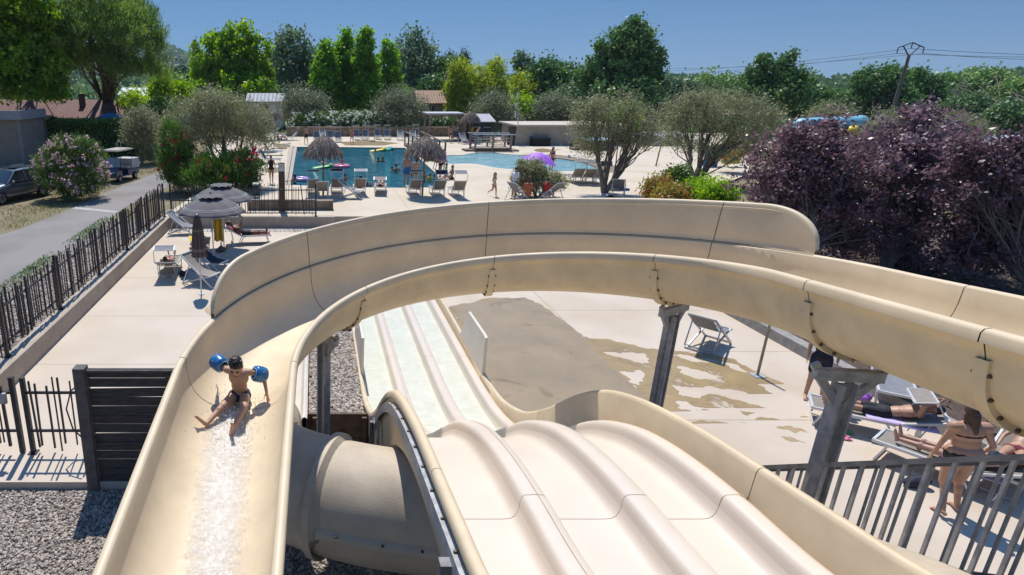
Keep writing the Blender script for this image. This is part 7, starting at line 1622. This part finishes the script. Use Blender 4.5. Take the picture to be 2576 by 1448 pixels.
for s in (-1, 1):
    MB().add([(s * .90, -.86, 1.02), (s * .905, 1.95, 1.04), (s * .62, 1.42, 1.56), (s * .65, .5, 1.60), (s * .655, -.14, 1.53)], [(0, 1, 2, 3, 4)]).build('side_window', glass, car, smooth=False)
    for a_, b_ in (((s * .91, -.9, 1.02), (s * .65, -.13, 1.55)), ((s * .915, .35, 1.04), (s * .66, .38, 1.6)), ((s * .91, 1.2, 1.04), (s * .645, 1.05, 1.58)), ((s * .66, -.15, 1.555), (s * .64, 1.45, 1.59))): MB().beam(a_, b_, .05, .03).build('pillar', paint, car, smooth=False)
    MB().ell((s * 1.02, -.62, 1.08), (.11, .08, .08)).build('mirror', paint, car)
    MB().ell((s * .70, -2.12, .74), (.18, .14, .07)).build('headlight', M('headlight_lens', (.55, .6, .62), .08), car)
    for y in (-1.4, 1.4):
        wq = MB().tube([(s * .70, y, .35), (s * .72, y, .35), (s * .93, y, .35), (s * .95, y, .35)], [.31, .345, .345, .31], 26).build('wheel', tyre, car, ang=30)
        MB().tube([(s * .945, y, .35), (s * .962, y, .35)], [.24, .22], 20).build('rim', rimM, wq); m = MB()
        for k in range(5): a_ = 6.283 * k / 5; m.beam((s * .965, y, .35), (s * .965, y + .21 * math.cos(a_), .35 + .21 * math.sin(a_)), .05, .02)
        m.build('spokes', MT['iron'], wq, smooth=False)
MB().box((0, -2.235, .62), (.9, .05, .18)).build('grille', MT['iron'], car, smooth=False); MB().box((0, -2.245, .42), (.52, .04, .11)).build('number_plate', MT['white'], car, smooth=False)
for s in (-.4, .4): MB().box((s, 1.1, 1.69), (.03, .9, .03)).build('roof_rail', MT['alu'], car, smooth=False)
gc = empty('golf_cart', G(303, 459, Z0) + Vector((-.25, .75, 0)), 'dark blue golf cart with a beige roof parked beside the hedge', 'golf cart', rz=R(-14))
bl = M('navy_cart_body', (.014, .024, .075), .3, var=.05, coat=.6); bg_ = M('beige_cart_plastic', (.38, .34, .28), .6, var=.08)
m = MB(); m.grid([[(x, y, z_) for x in (-.58, -.4, 0, .4, .58)] for y, z_ in ((-1.32, .35), (-1.34, .62), (-1.2, .82), (-.75, .93), (-.6, .80))]); m.prism([(-.58, -1.3), (.58, -1.3), (.58, -.6), (-.58, -.6)], .32, .72); m.build('front_cowl', bl, gc, ang=50)
m = MB(); m.box((0, -.1, .36), (1.1, 1.0, .08)); m.box((0, .55, .5), (1.1, .75, .42)); m.box((0, 1.2, .5), (1.12, .7, .4)); m.build('chassis', bl, gc, smooth=False, bevel=.05)
MB().box((0, .45, .80), (1.02, .5, .13)).build('seat', bg_, gc, smooth=False, bevel=.05); MB().box((0, .74, 1.12), (1.02, .12, .42), Matrix.Rotation(R(-10), 3, 'X')).build('backrest', bg_, gc, smooth=False, bevel=.05)
m = MB(); m.box((0, 0, 1.93), (1.2, 1.9, .07)); m.box((0, .0, 1.985), (1.0, 1.6, .05)); m.build('roof', bg_, gc, smooth=False, bevel=.03)
for x in (-.54, .54):
    MB().tube([(x, -.72, .9), (x, -.55, 1.9)], .022, 8).build('roof_post', MT['iron'], gc); MB().tube([(x, .85, .8), (x, .75, 1.9)], .022, 8).build('roof_post', MT['iron'], gc)
MB().add([(-.52, -.73, .95), (.52, -.73, .95), (.52, -.62, 1.5), (-.52, -.62, 1.5)], [(0, 1, 2, 3)]).build('windscreen', M('cart_windscreen', (.30, .38, .42), .08), gc, smooth=False)
MB().tube([(.25, -.35, 1.05), (.25, -.55, .85)], .02, 6).build('steering_column', MT['iron'], gc); MB().tube([(.25 + .16 * math.cos(a_), -.33 + .08 * math.sin(a_), 1.07 + .14 * math.sin(a_)) for a_ in [6.283 * k / 16 for k in range(17)]], .014, 5).build('steering_wheel', MT['iron'], gc)
m = MB(); m.box((0, 1.15, 1.02), (1.15, .95, .62)); m.build('cargo_box', M('pale_grey_box', (.42, .42, .43), .6), gc, smooth=False, bevel=.03)
MB().box((-.2, -1.05, .905), (.42, .16, .01), Matrix.Rotation(R(-14), 3, 'X')).build('notice', MT['white'], gc, smooth=False)
for s in (-1, 1):
    MB().ell((s * .38, -1.31, .66), (.10, .04, .05)).build('headlight', MT['white'], gc)
    for y in (-.95, .95):
        wq = MB().tube([(s * .44, y, .24), (s * .46, y, .24), (s * .60, y, .24), (s * .62, y, .24)], [.21, .24, .24, .21], 22).build('wheel', tyre, gc, ang=30); MB().tube([(s * .615, y, .24), (s * .63, y, .24)], [.13, .12], 14).build('rim', rimM, wq)
MB().tube([(.1, .3, 2.0), (.1, .32, 2.35), (-.05, .4, 2.45), (-.25, .5, 2.3), (-.3, .52, 2.0)], .016, 6).build('hose_hoop', MT['alu'], gc)
# ------------------------------------------------------------------ air
hz = MB().box((0, 1310, 57), (5000, 2980, 117)).build('haze', None, None, smooth=False)
hm2 = bpy.data.materials.new('haze_air'); hm2.use_nodes = True; nt = hm2.node_tree; nt.nodes.remove(nt.nodes['Principled BSDF'])
pv = nt.nodes.new('ShaderNodeVolumePrincipled'); pv.inputs['Color'].default_value = (.74, .84, .96, 1); pv.inputs['Density'].default_value = .00013
nt.links.new(pv.outputs['Volume'], nt.nodes['Material Output'].inputs['Volume']); hz.data.materials.append(hm2)
tag(hz, 'faint summer haze over the far trees', 'haze', kind='stuff')
# ------------------------------------------------------------------ light, sky, camera
w = bpy.data.worlds.new('World'); scene.world = w; w.use_nodes = True; nt = w.node_tree
bg = nt.nodes['Background']; sk = nt.nodes.new('ShaderNodeTexSky'); sk.sky_type = 'NISHITA'; sk.sun_disc = False
SUN_EL, SUN_AZ = R(62), R(-8)        # azimuth measured from +Y towards +X
sk.sun_elevation = SUN_EL; sk.sun_rotation = SUN_AZ; sk.air_density = 1.0; sk.dust_density = 0; sk.ozone_density = 2.2; sk.altitude = 200
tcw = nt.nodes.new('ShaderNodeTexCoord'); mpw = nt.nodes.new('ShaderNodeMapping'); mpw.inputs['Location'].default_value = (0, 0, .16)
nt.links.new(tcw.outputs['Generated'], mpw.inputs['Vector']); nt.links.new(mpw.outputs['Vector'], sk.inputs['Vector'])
hs = nt.nodes.new('ShaderNodeHueSaturation'); hs.inputs['Saturation'].default_value = 1.2; hs.inputs['Value'].default_value = 1.0
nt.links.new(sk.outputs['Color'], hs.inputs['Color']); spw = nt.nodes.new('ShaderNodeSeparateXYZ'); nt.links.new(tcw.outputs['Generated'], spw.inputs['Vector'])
mrw = nt.nodes.new('ShaderNodeMapRange'); mrw.inputs['From Min'].default_value = .28; mrw.inputs['From Max'].default_value = .75; mrw.inputs['To Min'].default_value = .70; mrw.inputs['To Max'].default_value = 1.75; nt.links.new(spw.outputs['Z'], mrw.inputs['Value'])  # added sky gain by height: brighter overhead for fill, dimmer near the horizon
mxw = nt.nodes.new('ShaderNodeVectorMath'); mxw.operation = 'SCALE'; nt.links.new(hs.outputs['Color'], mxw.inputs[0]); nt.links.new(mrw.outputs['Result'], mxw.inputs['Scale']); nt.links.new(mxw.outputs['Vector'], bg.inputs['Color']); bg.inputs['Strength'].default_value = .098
sun = bpy.data.lights.new('sun', 'SUN'); sun.energy = 4.0; sun.angle = R(.53); sun.color = (1, .96, .90)
so = bpy.data.objects.new('sun', sun); col.objects.link(so)
dv = Vector((math.sin(SUN_AZ) * math.cos(SUN_EL), math.cos(SUN_AZ) * math.cos(SUN_EL), math.sin(SUN_EL)))
so.rotation_euler = dv.to_track_quat('Z', 'Y').to_euler(); so.location = (0, 0, 40)
cam = bpy.data.cameras.new('camera'); co = bpy.data.objects.new('camera', cam); col.objects.link(co)
co.location = (0, 0, CAMH); co.rotation_euler = (R(90) - PITCH, 0, 0)
cam.sensor_width = 36; cam.lens = 36 * FPX / 2576; cam.shift_x = (1288 - PXC) / 2576; cam.shift_y = 0
cam.clip_start = .05; cam.clip_end = 12000
scene.camera = co
vs_ = scene.view_settings; vs_.view_transform = 'Standard'; vs_.look = 'None'; vs_.exposure = .3; vs_.gamma = 1; vs_.use_curve_mapping = False
scene.cycles.use_denoising = True
scene.cycles.max_bounces = 8; scene.cycles.transparent_max_bounces = 8
